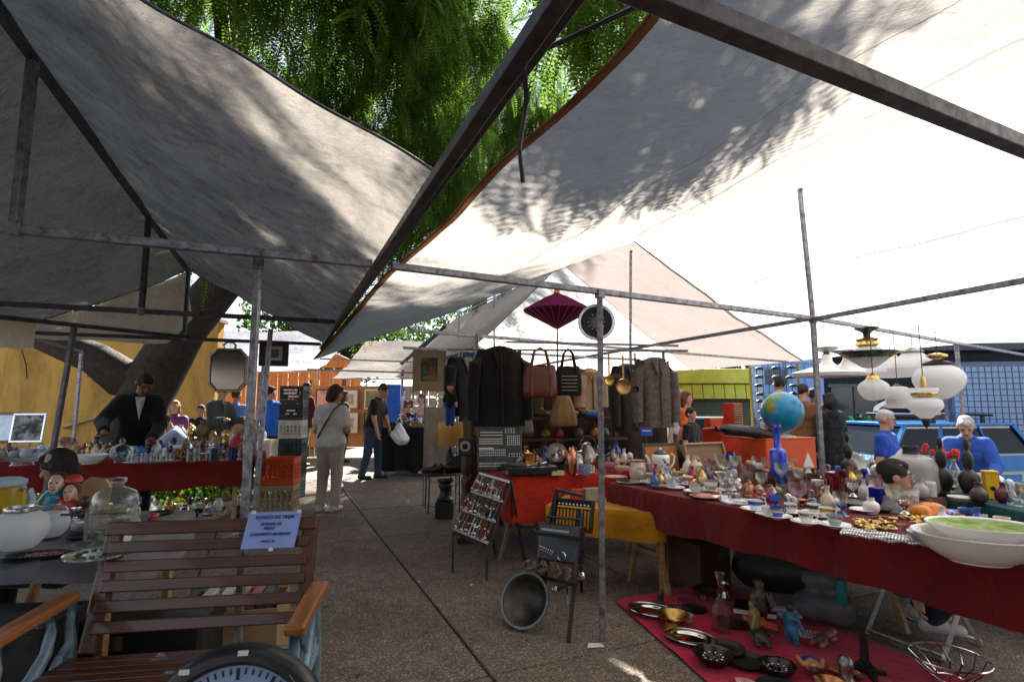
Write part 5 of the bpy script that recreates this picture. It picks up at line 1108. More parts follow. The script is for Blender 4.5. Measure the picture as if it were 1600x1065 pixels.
o = thing('yellow_box', 'small upright yellow carton with blue side on the teal table', 'box', onz(1550, 778, zz), R(-20)); MB().box((0, 0, .085), (.075, .06, .17)).build('carton', mat((.75, .45, .015), .5), o, 0, .002); MB().box((.0395, 0, .085), (.004, .058, .165)).build('side_panel', mat((.02, .09, .4), .5), o, 0); MB().ball((0, -.031, .07), (.016, .003, .016), 10, 6).build('emblem', M_BLACK, o); MB().box((0, 0, .178), (.082, .066, .014)).build('lid_flap', mat((.75, .45, .015), .5), o, 0)
o = thing('metal_plate', 'round silver metal plate standing on the teal table', 'plate', onz(1335, 748, zz), R(20), rx=R(75)); MB().lathe([(0, .01), (.06, .012), (.11, .03), (.115, .034), (.108, .036), (.05, .02), (0, .02)], 26).build('plate_body', M_PEWTER, o); o.location.z += .11
lath('vase', 'cut crystal vase at the right edge of the teal table', 'vase', [(0, 0), (.04, 0), (.05, .02), (.035, .05), (.055, .16), (.052, .16), (.03, .05), (0, .03)], M_GLASS, onz(1590, 790, zz), 20, flute=.05, nf=10)
misc = [((1300, 742), (.55, .55, .58), 'crumpled silver metal dish'), ((1312, 746), (.02, .12, .6), 'small cobalt blue flask'), ((1328, 752), (.02, .02, .02), 'slim black statuette'), ((1345, 760), (.35, .25, .02), 'olive green box'), ((1355, 768), (.02, .02, .02), 'black square jar'), ((1455, 775), (.6, .6, .6), 'white ceramic shell'), ((1500, 782), (.62, .6, .6), 'white china dish'), ((1530, 785), (.05, .04, .04), 'dark wooden tray'), ((1570, 785), (.12, .02, .05), 'plum glass ball'), ((1440, 778), (.4, .4, .42), 'pewter spoon rest'), ((1585, 770), (.15, .02, .08), 'bunch of purple glass grapes')]
for i, (p, c, l) in enumerate(misc):
    pr = random.choice([[(0, 0), (.03, 0), (.05, .03), (.045, .07), (.02, .1), (.02, .13), (.015, .13)], [(0, 0), (.04, 0), (.07, .025), (.068, .03), (.03, .01), (0, .01)], [(0, 0), (.035, 0), (.035, .09), (.03, .1), (0, .1)]])
    if 'statuette' in l: pr = STAT
    lath('ornament', l+' on the teal table', 'ornament', pr, mat(c, .25), onz(*p, zz), 16)

# ------------------------------------------------------------------ hanging lamps
def hang_wire(o, z0, z1, r=.004): MB().tube([V(0, 0, z0), V(.004, 0, (z0+z1)/2), V(0, 0, z1)], r, 5).build('hanging_wire', M_IRON, o)
def lamp(label, px, py, Y, zt_, parts, wire=True):
    c = atY(px, py, Y); o = thing('hanging_lamp', label, 'lamp', c, 0, 'lamps hung from the stall bar'); 
    for (nm_, prof, m, kw) in parts: MB().lathe([(r, z) for r, z in prof], 28, **kw).build(nm_, m, o)
    if wire: hang_wire(o, zt_, 2.09-c.z)
    return o
M_DGRN = mat((.008, .035, .028), .25)
lamp('white bowl lamp with a dark green rim and gold mount', 1357, 560, 5.05, .22, [('shade', [(0, -.09), (.05, -.085), (.13, -.03), (.175, .01), (.17, .012), (.1, .0), (0, .0)], M_OPAL, {}), ('rim', [(.16, .0), (.245, .05), (.25, .062), (.15, .02), (.10, .03)], M_DGRN, {}), ('upper_shade', [(.11, .02), (.135, .05), (.10, .1), (.05, .11)], M_OPAL, {}), ('gold_mount', [(.05, .1), (.09, .13), (.07, .16), (.085, .18), (.03, .2)], M_BRASS, dict(flute=.15, nf=7)), ('ceiling_rose', [(.03, .19), (.035, .24), (.1, .28), (.1, .29), (0, .295)], M_DGRN, {})])
lamp('white pear shaped lamp shade with brass gallery', 1427, 572, 5.5, .2, [('shade', [(.12, -.10), (.20, -.06), (.235, -.02), (.21, .03), (.12, .10), (.09, .13)], M_OPAL, {}), ('gallery', [(.085, .125), (.1, .15), (.07, .17), (.03, .19)], M_PEWTER, {})])
lamp('second white dome shade half behind the green rimmed bowl lamp', 1392, 575, 5.9, .16, [('shade', [(.17, -.10), (.25, -.05), (.24, -.02), (.15, .08), (.08, .11)], M_OPAL, {}), ('gallery', [(.08, .10), (.06, .14), (.02, .16)], M_BRASS, {})])
lamp('large white globe lamp at the right with a brass disc on top', 1467, 595, 5.2, .26, [('shade', [(.05, -.17), (.11, -.14), (.19, -.05), (.21, .03), (.18, .10), (.12, .14), (.10, .15)], M_OPAL, {}), ('collar', [(.11, .14), (.12, .17), (.05, .2)], M_IRON, {}), ('brass_disc', [(.02, .2), (.085, .23), (.085, .25), (.02, .27)], M_BRASS, {})])
lamp('small white quilted glass lamp below the green rimmed bowl', 1365, 608, 4.9, .14, [('shade', [(.02, -.10), (.07, -.085), (.115, -.02), (.11, .04), (.06, .085), (.05, .09)], M_OPAL, dict(flute=.07, nf=9)), ('cap', [(.055, .085), (.05, .11), (.015, .14)], M_BRASS, {})])
lamp('white tulip lamp shade with painted sprigs', 1403, 618, 5.3, .14, [('shade', [(.085, -.12), (.10, -.06), (.115, .02), (.09, .075), (.04, .09)], M_OPAL, {}), ('painted_sprig', [(.101, -.075), (.107, -.03)], art_mat([(.7, .72, .7), (.72, .72, .7), (.15, .22, .1)], 6), {}), ('cap', [(.04, .09), (.01, .12)], M_DGRN, {})])
lamp('round white oil lamp font with gold band hung lowest', 1445, 632, 4.6, .24, [('font', [(.02, -.12), (.05, -.105), (.125, -.03), (.13, .0), (.115, .04), (.06, .06), (.055, .07)], M_OPAL, dict(flute=.02, nf=24)), ('finial', [(.0, -.2), (.02, -.17), (.035, -.13), (.03, -.11)], M_IRON, {}), ('gold_band', [(.06, .06), (.095, .085), (.095, .10), (.06, .105)], M_BRASS, {}), ('upper_ring', [(.09, .1), (.105, .12), (.1, .14)], M_OPAL, {}), ('chimney_mount', [(.02, .14), (.022, .2), (.012, .24)], M_BRASS, {})])
lamp('fluted white pagoda shaped lamp left of the green rimmed bowl', 1293, 575, 6.4, .27, [('shade', [(.38, -.10), (.40, -.06), (.38, -.05), (.2, .0), (.07, .06), (.05, .16)], M_PORCW, dict(flute=.025, nf=24)), ('ceiling_rose', [(.05, .16), (.03, .18), (.13, .23), (.13, .245), (0, .25)], M_PEWTER, {})])
lamp('small white lamp top with flat rose behind the bowl lamp', 1325, 570, 6.6, .2, [('shade', [(.26, -.12), (.25, -.06), (.08, .02), (.04, .12)], M_PORCW, {}), ('ceiling_rose', [(.03, .12), (.17, .16), (.17, .175), (0, .18)], M_PEWTER, {})])

# ------------------------------------------------------------------ things hung above the middle table
def garment(label, c, w, h, m, rz=0, depth=.10, sleeves=True, cat='jacket', collar=None, name='hanging_coat', zt_=2.09, fur=0):
    o = thing(name, label, cat, c, rz); sec = [(-.02, .10, .035), (-.06, .30, .06), (-.12, .44, .085), (-.25, .47, depth), (-.5, .46, depth), (-.8, .48, depth*1.05), (-1.0, .50, depth*.95)]
    g = MB(); n = 36; vs = []; fs = []
    for (z, hw, dp) in sec:
        for k in range(n):
            t = 2*math.pi*k/n; f_ = 1+.07*math.sin(7*t+z*3)*min(1, -z*1.3)
            vs.append((hw*w*math.copysign(abs(math.cos(t))**.75, math.cos(t))*f_, dp*math.sin(t)*f_*1.1, z*h))
    for i in range(len(sec)-1):
        for k in range(n): l = (k+1) % n; fs.append((i*n+k, (i+1)*n+k, (i+1)*n+l, i*n+l))
    fs.append(tuple(range(n-1, -1, -1))[::-1]); g.add(vs, fs); b = g.build('body', m, o, 60)
    if sleeves:
        for s in (-1, 1): MB().tube([V(s*.36*w, 0, -.09*h), V(s*.50*w, -.02, -.25*h), V(s*.555*w, -.03, -.55*h), V(s*.56*w, -.05, -.93*h)], [.055, .07, .062, .052], 12).build('sleeve', m, o, 60)
    MB().bar((0, -depth*1.16, -.12*h), (.01, -depth*1.18, -.97*h), .012, .006).build('front_opening', M_BLACK, o, 0)
    for s in (-1, 1): MB().prism([(0, 0), (s*.11*w*2, -.03*h), (s*.05*w, -.3*h)] if s > 0 else [(s*.05*w, -.3*h), (s*.11*w*2, -.03*h), (0, 0)], .012, Matrix.Translation((0, -depth*.98, -.03*h)) @ Matrix.Rotation(R(80), 4, 'X')).build('lapel', collar or m, o, 0)
    MB().tube([V(0, 0, -.02), V(0, 0, .05), V(.02, 0, .075), V(.035, 0, .055), V(.02, 0, .03)], .005, 6).build('hanger_hook', M_STEEL, o)
    return o
M_FUR = mat((.115, .085, .075), .95, 0, .6, 24, 1., 70, 'fur')
garment('black wool jacket hanging in the middle of the stall', atY(781, 538, 5.5), .50, .82, cloth((.010, .010, .011)), R(12))
garment('dark jacket with white cords hanging left of the black wool jacket', atY(722, 555, 6.3), .44, .70, cloth((.02, .02, .022)), R(55), collar=cloth((.25, .22, .2)))
garment('grey brown fur coat hanging right of the brass ladles', atY(1020, 556, 5.4), .36, .70, M_FUR, R(14), .11)
garment('beige jacket hanging between the black bag and the centre pole', atY(920, 574, 5.35), .22, .42, cloth((.42, .27, .18)), R(20), .06)
garment('dark coat hanging behind the fur coat', atY(978, 566, 6.0), .36, .75, cloth((.03, .026, .026)), R(30), .1)
rl_ = thing('clothes_rail', 'thin steel rail the coats and bags hang from', 'rail'); MB().bar(atY(700, 546, 6.6), atY(1075, 548, 5.2), .022).build('rail', M_STEEL, rl_, 0)
MB().bar(atY(790, 534, 5.5), atY(1060, 540, 5.15), .02).build('rail', M_STEEL, rl_, 0)
a, b = atY(738, 600, 7.0), atY(1040, 600, 6.9)
g = MB(); g.grid([[V(a.x+(b.x-a.x)*i/40, a.y+(b.y-a.y)*i/40+.05*math.sin(i*1.1)*(.3+j/10), 1.62-1.5*j/10+.03*math.sin(i*.5)) for i in range(41)] for j in range(11)])
tag(g.build('backdrop_cloth', cloth((.045, .028, .020)), smooth=180), 'dark brown cloth hung behind the middle table', 'cloth')
MB().bar(a+V(0, 0, 1.63-a.z), b+V(0, 0, 1.63-b.z), .025).build('hanging_rod', M_STEELD, bpy.data.objects['backdrop_cloth'], 0)
for q_ in (a, b): MB().bar((q_.x, q_.y+.06, 0), (q_.x, q_.y+.06, 2.05), .03).build('post', M_STEELD, bpy.data.objects['backdrop_cloth'], 0)
def bag(label, c, w, h, d, m, rz=0, strap=.2, trim=None):
    o = thing('handbag', label, 'bag', c, rz, 'bags hanging above the middle table'); g = MB()
    sec = [(0, .86, .35), (-.06, .9, .5), (-.4, .98, .85), (-.8, 1.0, 1.0), (-.97, .96, .95), (-1, .9, .8)]; n = 28; vs = []; fs = []
    for (z, a, b) in sec:
        for k in range(n):
            t = 2*math.pi*k/n; vs.append((w/2*a*math.copysign(abs(math.cos(t))**.45, math.cos(t)), d/2*b*math.copysign(abs(math.sin(t))**.6, math.sin(t)), z*h+.012*math.sin(5*t)*(z > -.1)-.05*h*(z > -.05)*math.sin(t)*0))
    for i in range(len(sec)-1):
        for k in range(n): l = (k+1) % n; fs.append((i*n+k, (i+1)*n+k, (i+1)*n+l, i*n+l))
    fs.append(tuple(range((len(sec)-1)*n, len(sec)*n))[::-1]); g.add(vs, fs); g.build('bag_body', m, o, 50)
    for s in (-1, 1):
        MB().tube([V(-w*.28, s*d*.32, -h*.55), V(-w*.26, s*d*.26, 0), V(-w*.17, s*.01, strap*.75), V(0, 0, strap), V(w*.17, s*.01, strap*.75), V(w*.26, s*d*.26, 0), V(w*.28, s*d*.32, -h*.55)], .011, 7).build('strap', trim or m, o)
    for k in range(2): MB().box(((k*2-1)*w*.28, -d*.44, -h*.62), (.022, .02, h*.66)).build('strap_panel', trim or m, o, 0, .003)
    return o
bag('oxblood leather tote bag with tall straps', atY(844, 571, 5.1), .33, .30, .12, mat((.10, .018, .014), .35, 0, .4, 8, .3, 40, 'leather'), R(10), .17, mat((.14, .04, .025), .4))
o = bag('black tote bag with thin white stripes', atY(888, 573, 5.15), .25, .27, .10, cloth((.012, .012, .014)), R(6), .17)
for i in range(5): MB().box((-.0, -.0515-.004*(i > 1), -.09-i*.033), (.15, .006, .003)).build('stripe', M_PAPER, o, 0)
# parasol
o = thing('paper_parasol', 'plum purple paper parasol raised above the middle table', 'parasol', atY(871, 553, 4.35), 0)
zc = .30; g = MB(); rib = 24; vs = [(0, 0, zc+.215)]; fs = []
ring1 = [(.275*math.cos(2*math.pi*k/(rib*2)), .275*math.sin(2*math.pi*k/(rib*2)), zc+.055-(0 if k % 2 else -.004)) for k in range(rib*2)]
ring2 = [(.11*math.cos(2*math.pi*k/(rib*2)), .11*math.sin(2*math.pi*k/(rib*2)), zc+.150+(.004 if k % 2 == 0 else 0)) for k in range(rib*2)]
M_PLUM = tarp_mat('plum_paper', (.22, .035, .13), .1, .5, .2)
N2 = rib*2; g.add(ring2+ring1+[(0, 0, zc+.205)], [(k, (k+1) % N2, N2+(k+1) % N2, N2+k) for k in range(N2)]+[(2*N2, (k+1) % N2, k) for k in range(N2)]); g.build('canopy', M_PLUM, o, 12)
g = MB(); rg = [(.268*math.cos(2*math.pi*k/N2), .268*math.sin(2*math.pi*k/N2), zc+.05) for k in range(N2)]; g.add(rg+[(0, 0, zc-.095)], [(N2, k, (k+1) % N2) for k in range(N2)]); g.build('lower_canopy', M_PLUM, o, 12)
for k in range(rib):
    a_ = 2*math.pi*k/rib; MB().bar((0, 0, zc-.10), (.27*math.cos(a_), .27*math.sin(a_), zc+.048), .005).build('rib', mat((.35, .12, .2), .6), o, 0)
MB().lathe([(.026, zc+.195), (.022, zc+.225), (.014, zc+.24), (0, zc+.245)], 14).build('ferrule', mat((.45, .22, .05), .4), o); MB().bar((0, 0, -.12), (0, 0, zc+.2), .012).build('handle', M_BLACK, o, 0)
# record disc on the centre pole
o = thing('record_disc', 'black record with a coloured label fixed to the centre pole', 'record', atY(932, 503, 3.50), R(-6), rx=R(90)); MB().lathe([(0, -.004), (.118, -.004), (.120, 0), (.118, .004), (0, .004)], 40).build('disc', mat((.01, .01, .011), .38, 0, .2, 5, .0, 30), o)
MB().lathe([(0, .006), (.040, .006), (.041, .003)], 28).build('label', art_mat([(.3, .05, .1), (.05, .1, .25), (.5, .4, .1)], 8), o); MB().lathe([(.102, .0045), (.116, .0045), (.117, .0055), (.102, .0055)], 40).build('rim_band', M_SILVER, o)
for i in range(12): a_ = i*.52; MB().ball((.052*math.cos(a_), .052*math.sin(a_), .006), .004, 6, 4).build('letter_dot', M_PAPER, o)
def ladle(label, px, py, Y, r, L, m, dark=False):
    c = atY(px, py, Y); o = thing('hanging_ladle', label, 'ladle', c, R(10)); MB().tube([V(0, 0, 0), V(0, 0, -L)], .009, 6).build('handle', M_DWOOD if dark else m, o); MB().tube([V(.012*math.cos(t), 0, .01+.012*math.sin(t)) for t in np.linspace(0, 6.28, 9)[:-1]], .004, 5, True).build('ring', m, o)
    MB().lathe([(0, -.03), (r*.7, -.022), (r, 0), (r*.97, .004), (r*.65, -.016), (0, -.022)], 22, Matrix.Translation((0, -.0, -L-r*.85)) @ Matrix.Rotation(R(90), 4, 'X')).build('bowl', m, o); return o
ladle('small brass skimmer hanging beside the centre pole', 951, 553, 4.9, .048, .20, M_BRASS); ladle('round brass frying pan hanging right of the skimmer', 973, 555, 4.9, .072, .22, metal((.45, .26, .10), .4)); ladle('dark iron ladle hanging before the fur coat', 992, 552, 4.95, .03, .30, M_IRON, True)
# painting on easel with beige cloth panel
fp = atY(671, 577, 7.6)
o = framed('painting', 'dark painting in a wide tan mount hung at the stall corner', fp, R(8), .46, .60, mat((.30, .22, .13), .7), art_mat([(.02, .08, .09), (.03, .03, .03), (.22, .09, .05), (.20, .15, .03)], 2.2), .03, .025, mat((.36, .27, .17), .8))
for (x, z, a_, b_2, c) in [(.02, -.02, .035, .08, (.22, .07, .035)), (-.06, -.02, .03, .05, (.01, .12, .13)), (0, -.12, .1, .03, (.22, .18, .04))]: MB().ball((x, -.012, z), (a_, .003, b_2), 10, 6).build('paint_patch', mat(c, .6), o)
ez = thing('easel', 'thin steel easel holding the beige hanging panel', 'easel', (0, 0, 0)); a = onz(661, 742, 0); a = atY(661, 742, 7.75)
for x in (-1.23, -.78): MB().bar((x, 7.75, 0), (x, 7.75, 1.6), .022).build('post', M_STEEL, ez, 0)
MB().bar((-1.23, 7.75, 1.33), (-.78, 7.75, 1.33), .02).build('rail', M_STEEL, ez, 0)
g = MB(); g.grid([[V(-1.22+.42*i/14, 7.72+.02*math.sin(i*1.2)*j/10, 1.33-.88*j/10) for i in range(15)] for j in range(11)]); tag(g.build('hanging_cloth', cloth((.42, .36, .29)), smooth=180), 'plain beige cloth panel hanging below the painting', 'cloth')
# doll
dp = atY(703, 655, 5.9); o = thing('doll', 'small hanging doll in dark shirt and blue trousers', 'doll', dp, R(-10))
np_obj('doll_body', sdf([('c', (0, 0, .16), (0, 0, .25), .035, .04, .02), ('e', (0, 0, .345), (.036, .036, .042), None, .01), ('c', (.05, 0, .25), (.075, -.01, .14), .018, .014, .01), ('c', (-.05, 0, .25), (-.075, -.01, .14), .018, .014, .01), ('c', (0, 0, .27), (0, 0, .32), .014, .014, .01)], .006), SK['light'], o)
np_obj('shirt', sdf([('c', (0, 0, .15), (0, 0, .25), .042, .047, .02), ('c', (.045, 0, .25), (.06, -.004, .2), .026, .024, .01), ('c', (-.045, 0, .25), (-.06, -.004, .2), .026, .024, .01)], .006), cloth((.015, .015, .02)), o)
np_obj('trousers', sdf([('c', (.02, 0, .14), (.026, 0, -.05), .03, .022, .01), ('c', (-.02, 0, .14), (-.026, 0, -.05), .03, .022, .01)], .006), cloth((.02, .09, .36)), o); MB().ball((0, .006, .358), (.040, .040, .042)).build('hair', HR['black'], o); MB().tube([V(0, .02, .38), V(0, .02, .62)], .003, 4).build('string', M_BLACK, o)

# ------------------------------------------------------------------ middle table goods
zm = .754
POT = [(0, 0), (.05, 0), (.052, .01), (.06, .06), (.05, .11), (.036, .13), (.044, .15), (.04, .15)]
def mid(px, Y, z=zm): q = atY(px, 700, Y); return V(q.x, q.y, z)
o = lath('copper_jug', 'shiny copper jug beside the mixing console', 'jug', [(0, 0), (.055, 0), (.058, .02), (.05, .10), (.056, .17), (.066, .185), (.06, .18), (.045, .1), (0, .02)], metal((.62, .30, .10), .2), mid(829, 5.15), 22, part='pot'); handle([V(.055, 0, .15), V(.10, 0, .14), V(.095, 0, .06), V(.054, 0, .04)], .008, M_COPPER, o)
o = thing('wall_lamp', 'round silver headlamp standing among the brassware', 'headlamp', mid(869, 5.3, .93), R(4)); MB().lathe([(0, -.02), (.05, -.03), (.085, .0), (.09, .012), (.082, .016), (.0, .008)], 28, Matrix.Rotation(R(90), 4, 'X')).build('reflector', M_CHROME, o); MB().lathe([(.078, .012), (.092, .014), (.092, .022), (.078, .022)], 28, Matrix.Rotation(R(90), 4, 'X')).build('rim', M_PEWTER, o); MB().bar((0, .02, -.17), (0, .02, -.05), .03).build('stand', M_IRON, o, 0); MB().box((0, .02, -.172), (.12, .1, .012)).build('foot', M_IRON, o, 0)
lath('copper_flask', 'tall reddish copper flask right of the headlamp', 'flask', [(0, 0), (.042, 0), (.046, .02), (.046, .19), (.03, .21), (.026, .24), (.018, .24)], M_COPPER, mid(893, 5.1), 20)
o = lath('painted_mug', 'white mug with dark blue pattern near the centre pole', 'mug', [(0, 0), (.045, 0), (.05, .01), (.054, .10), (.05, .1), (.045, .012), (0, .012)], art_mat([(.6, .6, .62), (.04, .06, .25), (.6, .6, .6)], 9), mid(913, 5.02), 22, part='bowl'); handle([V(.05, 0, .085), V(.085, 0, .08), V(.085, 0, .03), V(.05, 0, .025)], .008, M_PORCW, o)
o = lath('coffee_kettle', 'conical brass kettle with a bail handle behind the blue mug', 'kettle', [(0, 0), (.09, 0), (.10, .02), (.07, .10), (.035, .16), (.04, .175), (.0, .20)], M_PEWTER, mid(918, 5.55, .82), 22, part='pot'); MB().tube([V(.09*math.cos(t), 0, .13+.12*math.sin(t)) for t in np.linspace(.1, 3.04, 12)], .008, 6).build('bail_handle', M_DWOOD, o); MB().tube([V(-.08, 0, .06), V(-.13, 0, .1), V(-.15, 0, .15)], [.016, .012, .009], 7).build('spout', M_PEWTER, o)
MB_ = [(858, 5.7, 'pewter sugar pot'), (845, 5.45, 'dented tin pitcher'), (880, 5.75, 'squat brass bowl'), (905, 5.85, 'blackened iron pot'), (835, 5.75, 'small brass bell'), (822, 5.6, 'bronze mortar'), (925, 5.9, 'dark clay jar'), (940, 5.6, 'brass candle cup'), (955, 5.9, 'iron spirit stove'), (900, 5.4, 'tin oil can'), (850, 5.95, 'brown stoneware bottle'), (875, 5.5, 'pewter ashtray')]
for i, (px, Y, l) in enumerate(MB_):
    s = random.uniform(.8, 1.3); pr = random.choice([POT, STAT[:9]+[(0, .2)], [(0, 0), (.06, 0), (.08, .05), (.06, .09), (.065, .1), (.055, .095), (0, .03)], [(0, 0), (.045, 0), (.05, .11), (.02, .14), (.018, .18), (0, .18)]])
    lath('metal_pot', l+' crowded on the middle table', 'pot', [(r*s, z*s) for r, z in pr], random.choice([M_PEWTER, M_BRASS, M_IRON, M_IRON, mat((.06, .03, .015), .4)]), mid(px, Y), 16, 'pots on the middle table')
# tiered shelf with boots behind
sh_ = thing('display_shelf', 'dark wooden tiered shelf behind the brassware', 'shelf', mid(880, 6.5, 0), R(14))
for z in (.98, 1.22): MB().box((0, 0, z), (1.5, .32, .03)).build('board', M_DWOOD, sh_, 0, .004)
for x in (-.72, 0, .72): MB().box((x, .12, .62), (.05, .05, 1.24)).build('upright', M_DWOOD, sh_, 0)
def boot(label, loc, rz, c, s=1.):
    o = thing('boot', label, 'boot', loc, rz); np_obj('shaft', sdf([('c', (0, .03, .06), (0, .02, .30), .05*s, .058*s, .03), ('c', (0, .04, .05), (0, -.13, .035), .048*s, .042*s, .03)], .012, .001, [((0, 0, .0), (0, 0, -1)), ((0, 0, .31), (0, 0, 1))]), mat(c, .4, 0, .4, 8, .3, 40, 'leather'), o); MB().box((0, -.03, .006), (.085, .26, .016)).build('sole', M_BLACK, o, 0, .004); MB().box((0, .055, .0), (.07, .07, .03)).build('heel', M_BLACK, o, 0, .003); return o
boot('left tall brown leather boot on the top shelf', mid(845, 6.45, 1.236), R(30), (.10, .045, .022)); boot('right tall brown leather boot on the top shelf', mid(866, 6.5, 1.236), R(-20), (.11, .05, .025)); boot('tan suede boot tipped beside the brown boots', mid(884, 6.5, 1.236), R(60), (.22, .12, .06)); boot('dark ankle boot at the right of the top shelf', mid(906, 6.55, 1.236), R(10), (.05, .025, .014), .9)
for i, (px, c, l) in enumerate([(828, (.12, .05, .02), 'brown leather pouch'), (853, (.3, .18, .02), 'small brass oil lamp'), (873, (.3, .02, .03), 'little red jar'), (905, (.08, .06, .05), 'grey iron trivet pot'), (930, (.3, .14, .06), 'copper tea urn'), (945, (.05, .05, .05), 'black camera box')]):
    lath('curio', l+' on the lower shelf', 'curio', [(0, 0), (.05, 0), (.065, .04), (.04, .1), (.02, .12), (.03, .15), (0, .155)], mat(c, .35, .5 if i in (1, 4) else 0), mid(px, 6.42, .996), 16)
o = thing('folded_textiles', 'folded blue cloth lying right of the boots', 'cloth', mid(925, 6.45, 1.24), R(15)); MB().box((0, 0, .03), (.2, .15, .05)).build('folded_cloth', cloth((.03, .16, .5)), o, 0, .02); MB().box((.01, 0, .065), (.17, .14, .025)).build('folded_cloth', cloth((.45, .5, .55)), o, 0, .01)
# saddle-like brown leather heap and orange leather behind the jacket
for (px, py, Y, c, l, sx) in [(758, 655, 6.2, (.28, .07, .02), 'orange brown leather satchel behind the jacket', .13), (815, 650, 6.0, (.2, .19, .17), 'grey woven bag beside the jacket hem', .13), (880, 640, 6.1, (.33, .19, .09), 'pleated tan skirt hanging under the black bag', .16)]:
    q = atY(px, py, Y); o = thing('hanging_textile', l, 'textile', q, R(10)); n = 24
    g = MB(); g.lathe([(.3, .30), (.55, .2), (.85, -.05), (1.0, -.25), (.9, -.3), (0, -.3)], 32, Matrix.Diagonal((sx, sx*.5, .6, 1)), .06, 9); g.build('pleats', cloth(c), o, 60); MB().tube([V(-sx*.3, 0, .17), V(-sx*.2, 0, .4), V(sx*.2, 0, .4), V(sx*.3, 0, .17)], .006, 5).build('strap', cloth(c), o)
# mixing console
o = thing('mixing_console', 'black mixing console with rows of pale buttons standing upright', 'console', atY(781, 735, 5.3), R(6), rx=R(-10)); o.location.z = .757
MB().box((0, 0, .21), (.43, .05, .42)).build('case', M_BLACKP, o, 0, .008)
bt = MB().box((0, 0, 0), (.0125, .008, .011)).mesh('button', mat((.55, .54, .5), .5), 0)
for (x0, x1, n, z0, rows, dz) in [(-.18, .02, 13, .335, 2, .028), (-.19, .02, 14, .255, 3, .022), (.075, .19, 7, .245, 5, .020), (-.19, .05, 14, .145, 3, .024), (.09, .19, 5, .135, 2, .022), (.06, .14, 4, .36, 3, .018), (-.19, .05, 14, .045, 2, .024)]:
    for r_ in range(rows):
        for i in range(n):
            b_o = bpy.data.objects.new('button', bt); COL.objects.link(b_o); b_o.parent = o; b_o.location = (x0+(x1-x0)*i/(n-1), -.028, z0+r_*dz)
MB().box((-.13, -.027, .21), (.14, .006, .012)).build('label_strip', M_PAPER, o, 0)
# turntable
o = thing('turntable', 'flat black record player at the front of the middle table', 'turntable', mid(825, 5.08, .757), R(14)); MB().box((0, 0, .045), (.46, .34, .07)).build('plinth', M_BLACKP, o, 0, .008); MB().lathe([(0, 0), (.14, 0), (.145, .012), (0, .014)], 30, Matrix.Translation((-.06, 0, .081))).build('platter', M_PEWTER, o); a_ = MB().tube([V(.17, .1, .1), V(.16, -.04, .105), V(.10, -.09, .1)], .006, 6).build('tone_arm', M_SILVER, o); MB().lathe([(0, 0), (.028, 0), (.026, .03), (0, .03)], 14, Matrix.Translation((.17, .1, .08))).build('pivot', M_PEWTER, a_)
for s in (-1, 1): MB().box((s*.18, -.1, .006), (.04, .04, .012)).build('foot', M_BLACK, o, 0)
# items at front right corner of the red orange table
for (px, py, c, l, sz) in [(870, 741, (.5, .42, .25), 'cream cassette box at the edge of the red orange cloth', (.12, .08, .03)), (905, 765, (.5, .03, .01), 'orange red toolbox beside the centre pole', (.13, .09, .08)), (925, 762, (.35, .32, .27), 'grey card box against the centre pole', (.14, .08, .09))]:
    Yq = 5.0 if py < 750 else 4.6; q = atY(px, py, Yq); o = thing('small_box', l, 'box', V(q.x, q.y, .757 if py < 750 else .605), R(15)); MB().box((0, 0, sz[2]/2), sz).build('carton', mat(c, .6), o, 0, .004); MB().box((0, 0, sz[2]+.004), (sz[0]*1.02, sz[1]*1.02, .008)).build('lid', mat(sc3(c, .8), .6), o, 0, .002)
o = thing('red_dish', 'red lacquer dish with pastry tins near the cream jug', 'dish', T(972, 742), R(10)); MB().lathe([(0, 0), (.07, 0), (.085, .05), (.08, .05), (.06, .01), (0, .01)], 24).build('dish', mat((.5, .04, .015), .3), o); MB().lathe([(.0, .04), (.07, .045), (.072, .075), (.05, .085), (0, .085)], 18).build('patterned_tin', M_PATT, o)
o = thing('toy_cow', 'little white and pink toy figure at the far corner of the cup table', 'toy', T(955, 737), R(30)); np_obj('toy_body', sdf([('c', (0, -.05, .06), (0, .05, .06), .032, .034, .01), ('e', (0, -.085, .085), (.026, .03, .026), None, .01)]+[('c', (sx*.018, sy*.04, .05), (sx*.02, sy*.04, .008), .011, .009, .005) for sx in (-1, 1) for sy in (-1, 1)], .006), art_mat([(.7, .68, .66), (.5, .08, .2), (.7, .68, .66)], 5), o); MB().tube([V(0, .08, .07), V(0, .1, .03)], .004, 5).build('tail', M_PAPER, o)
o = thing('camera', 'old folding camera with a round lens behind the cream jug', 'camera', mid(976, 5.2), R(12)); MB().box((0, 0, .06), (.2, .06, .12)).build('body', mat((.40, .30, .17), .5), o, 0, .01); MB().lathe([(.0, .05), (.03, .05), (.038, .04), (.04, 0)], 20, Matrix.Translation((.03, -.03, .06)) @ Matrix.Rotation(R(90), 4, 'X')).build('lens', M_BLACKP, o); MB().box((-.06, -.032, .07), (.06, .008, .06)).build('front_plate', M_BLACK, o, 0)
o = thing('blue_card', 'small blue printed card behind the leaning picture', 'card', atY(1010, 674, 5.9), R(10)); MB().box((0, 0, 0), (.14, .01, .09)).build('card', mat((.02, .09, .5), .5), o, 0); MB().box((0, -.007, .01), (.1, .004, .012)).build('printed_line', M_PAPER, o, 0); MB().bar((0, .01, -.6), (0, .01, 0), .012).build('stake', M_STEELD, o, 0)

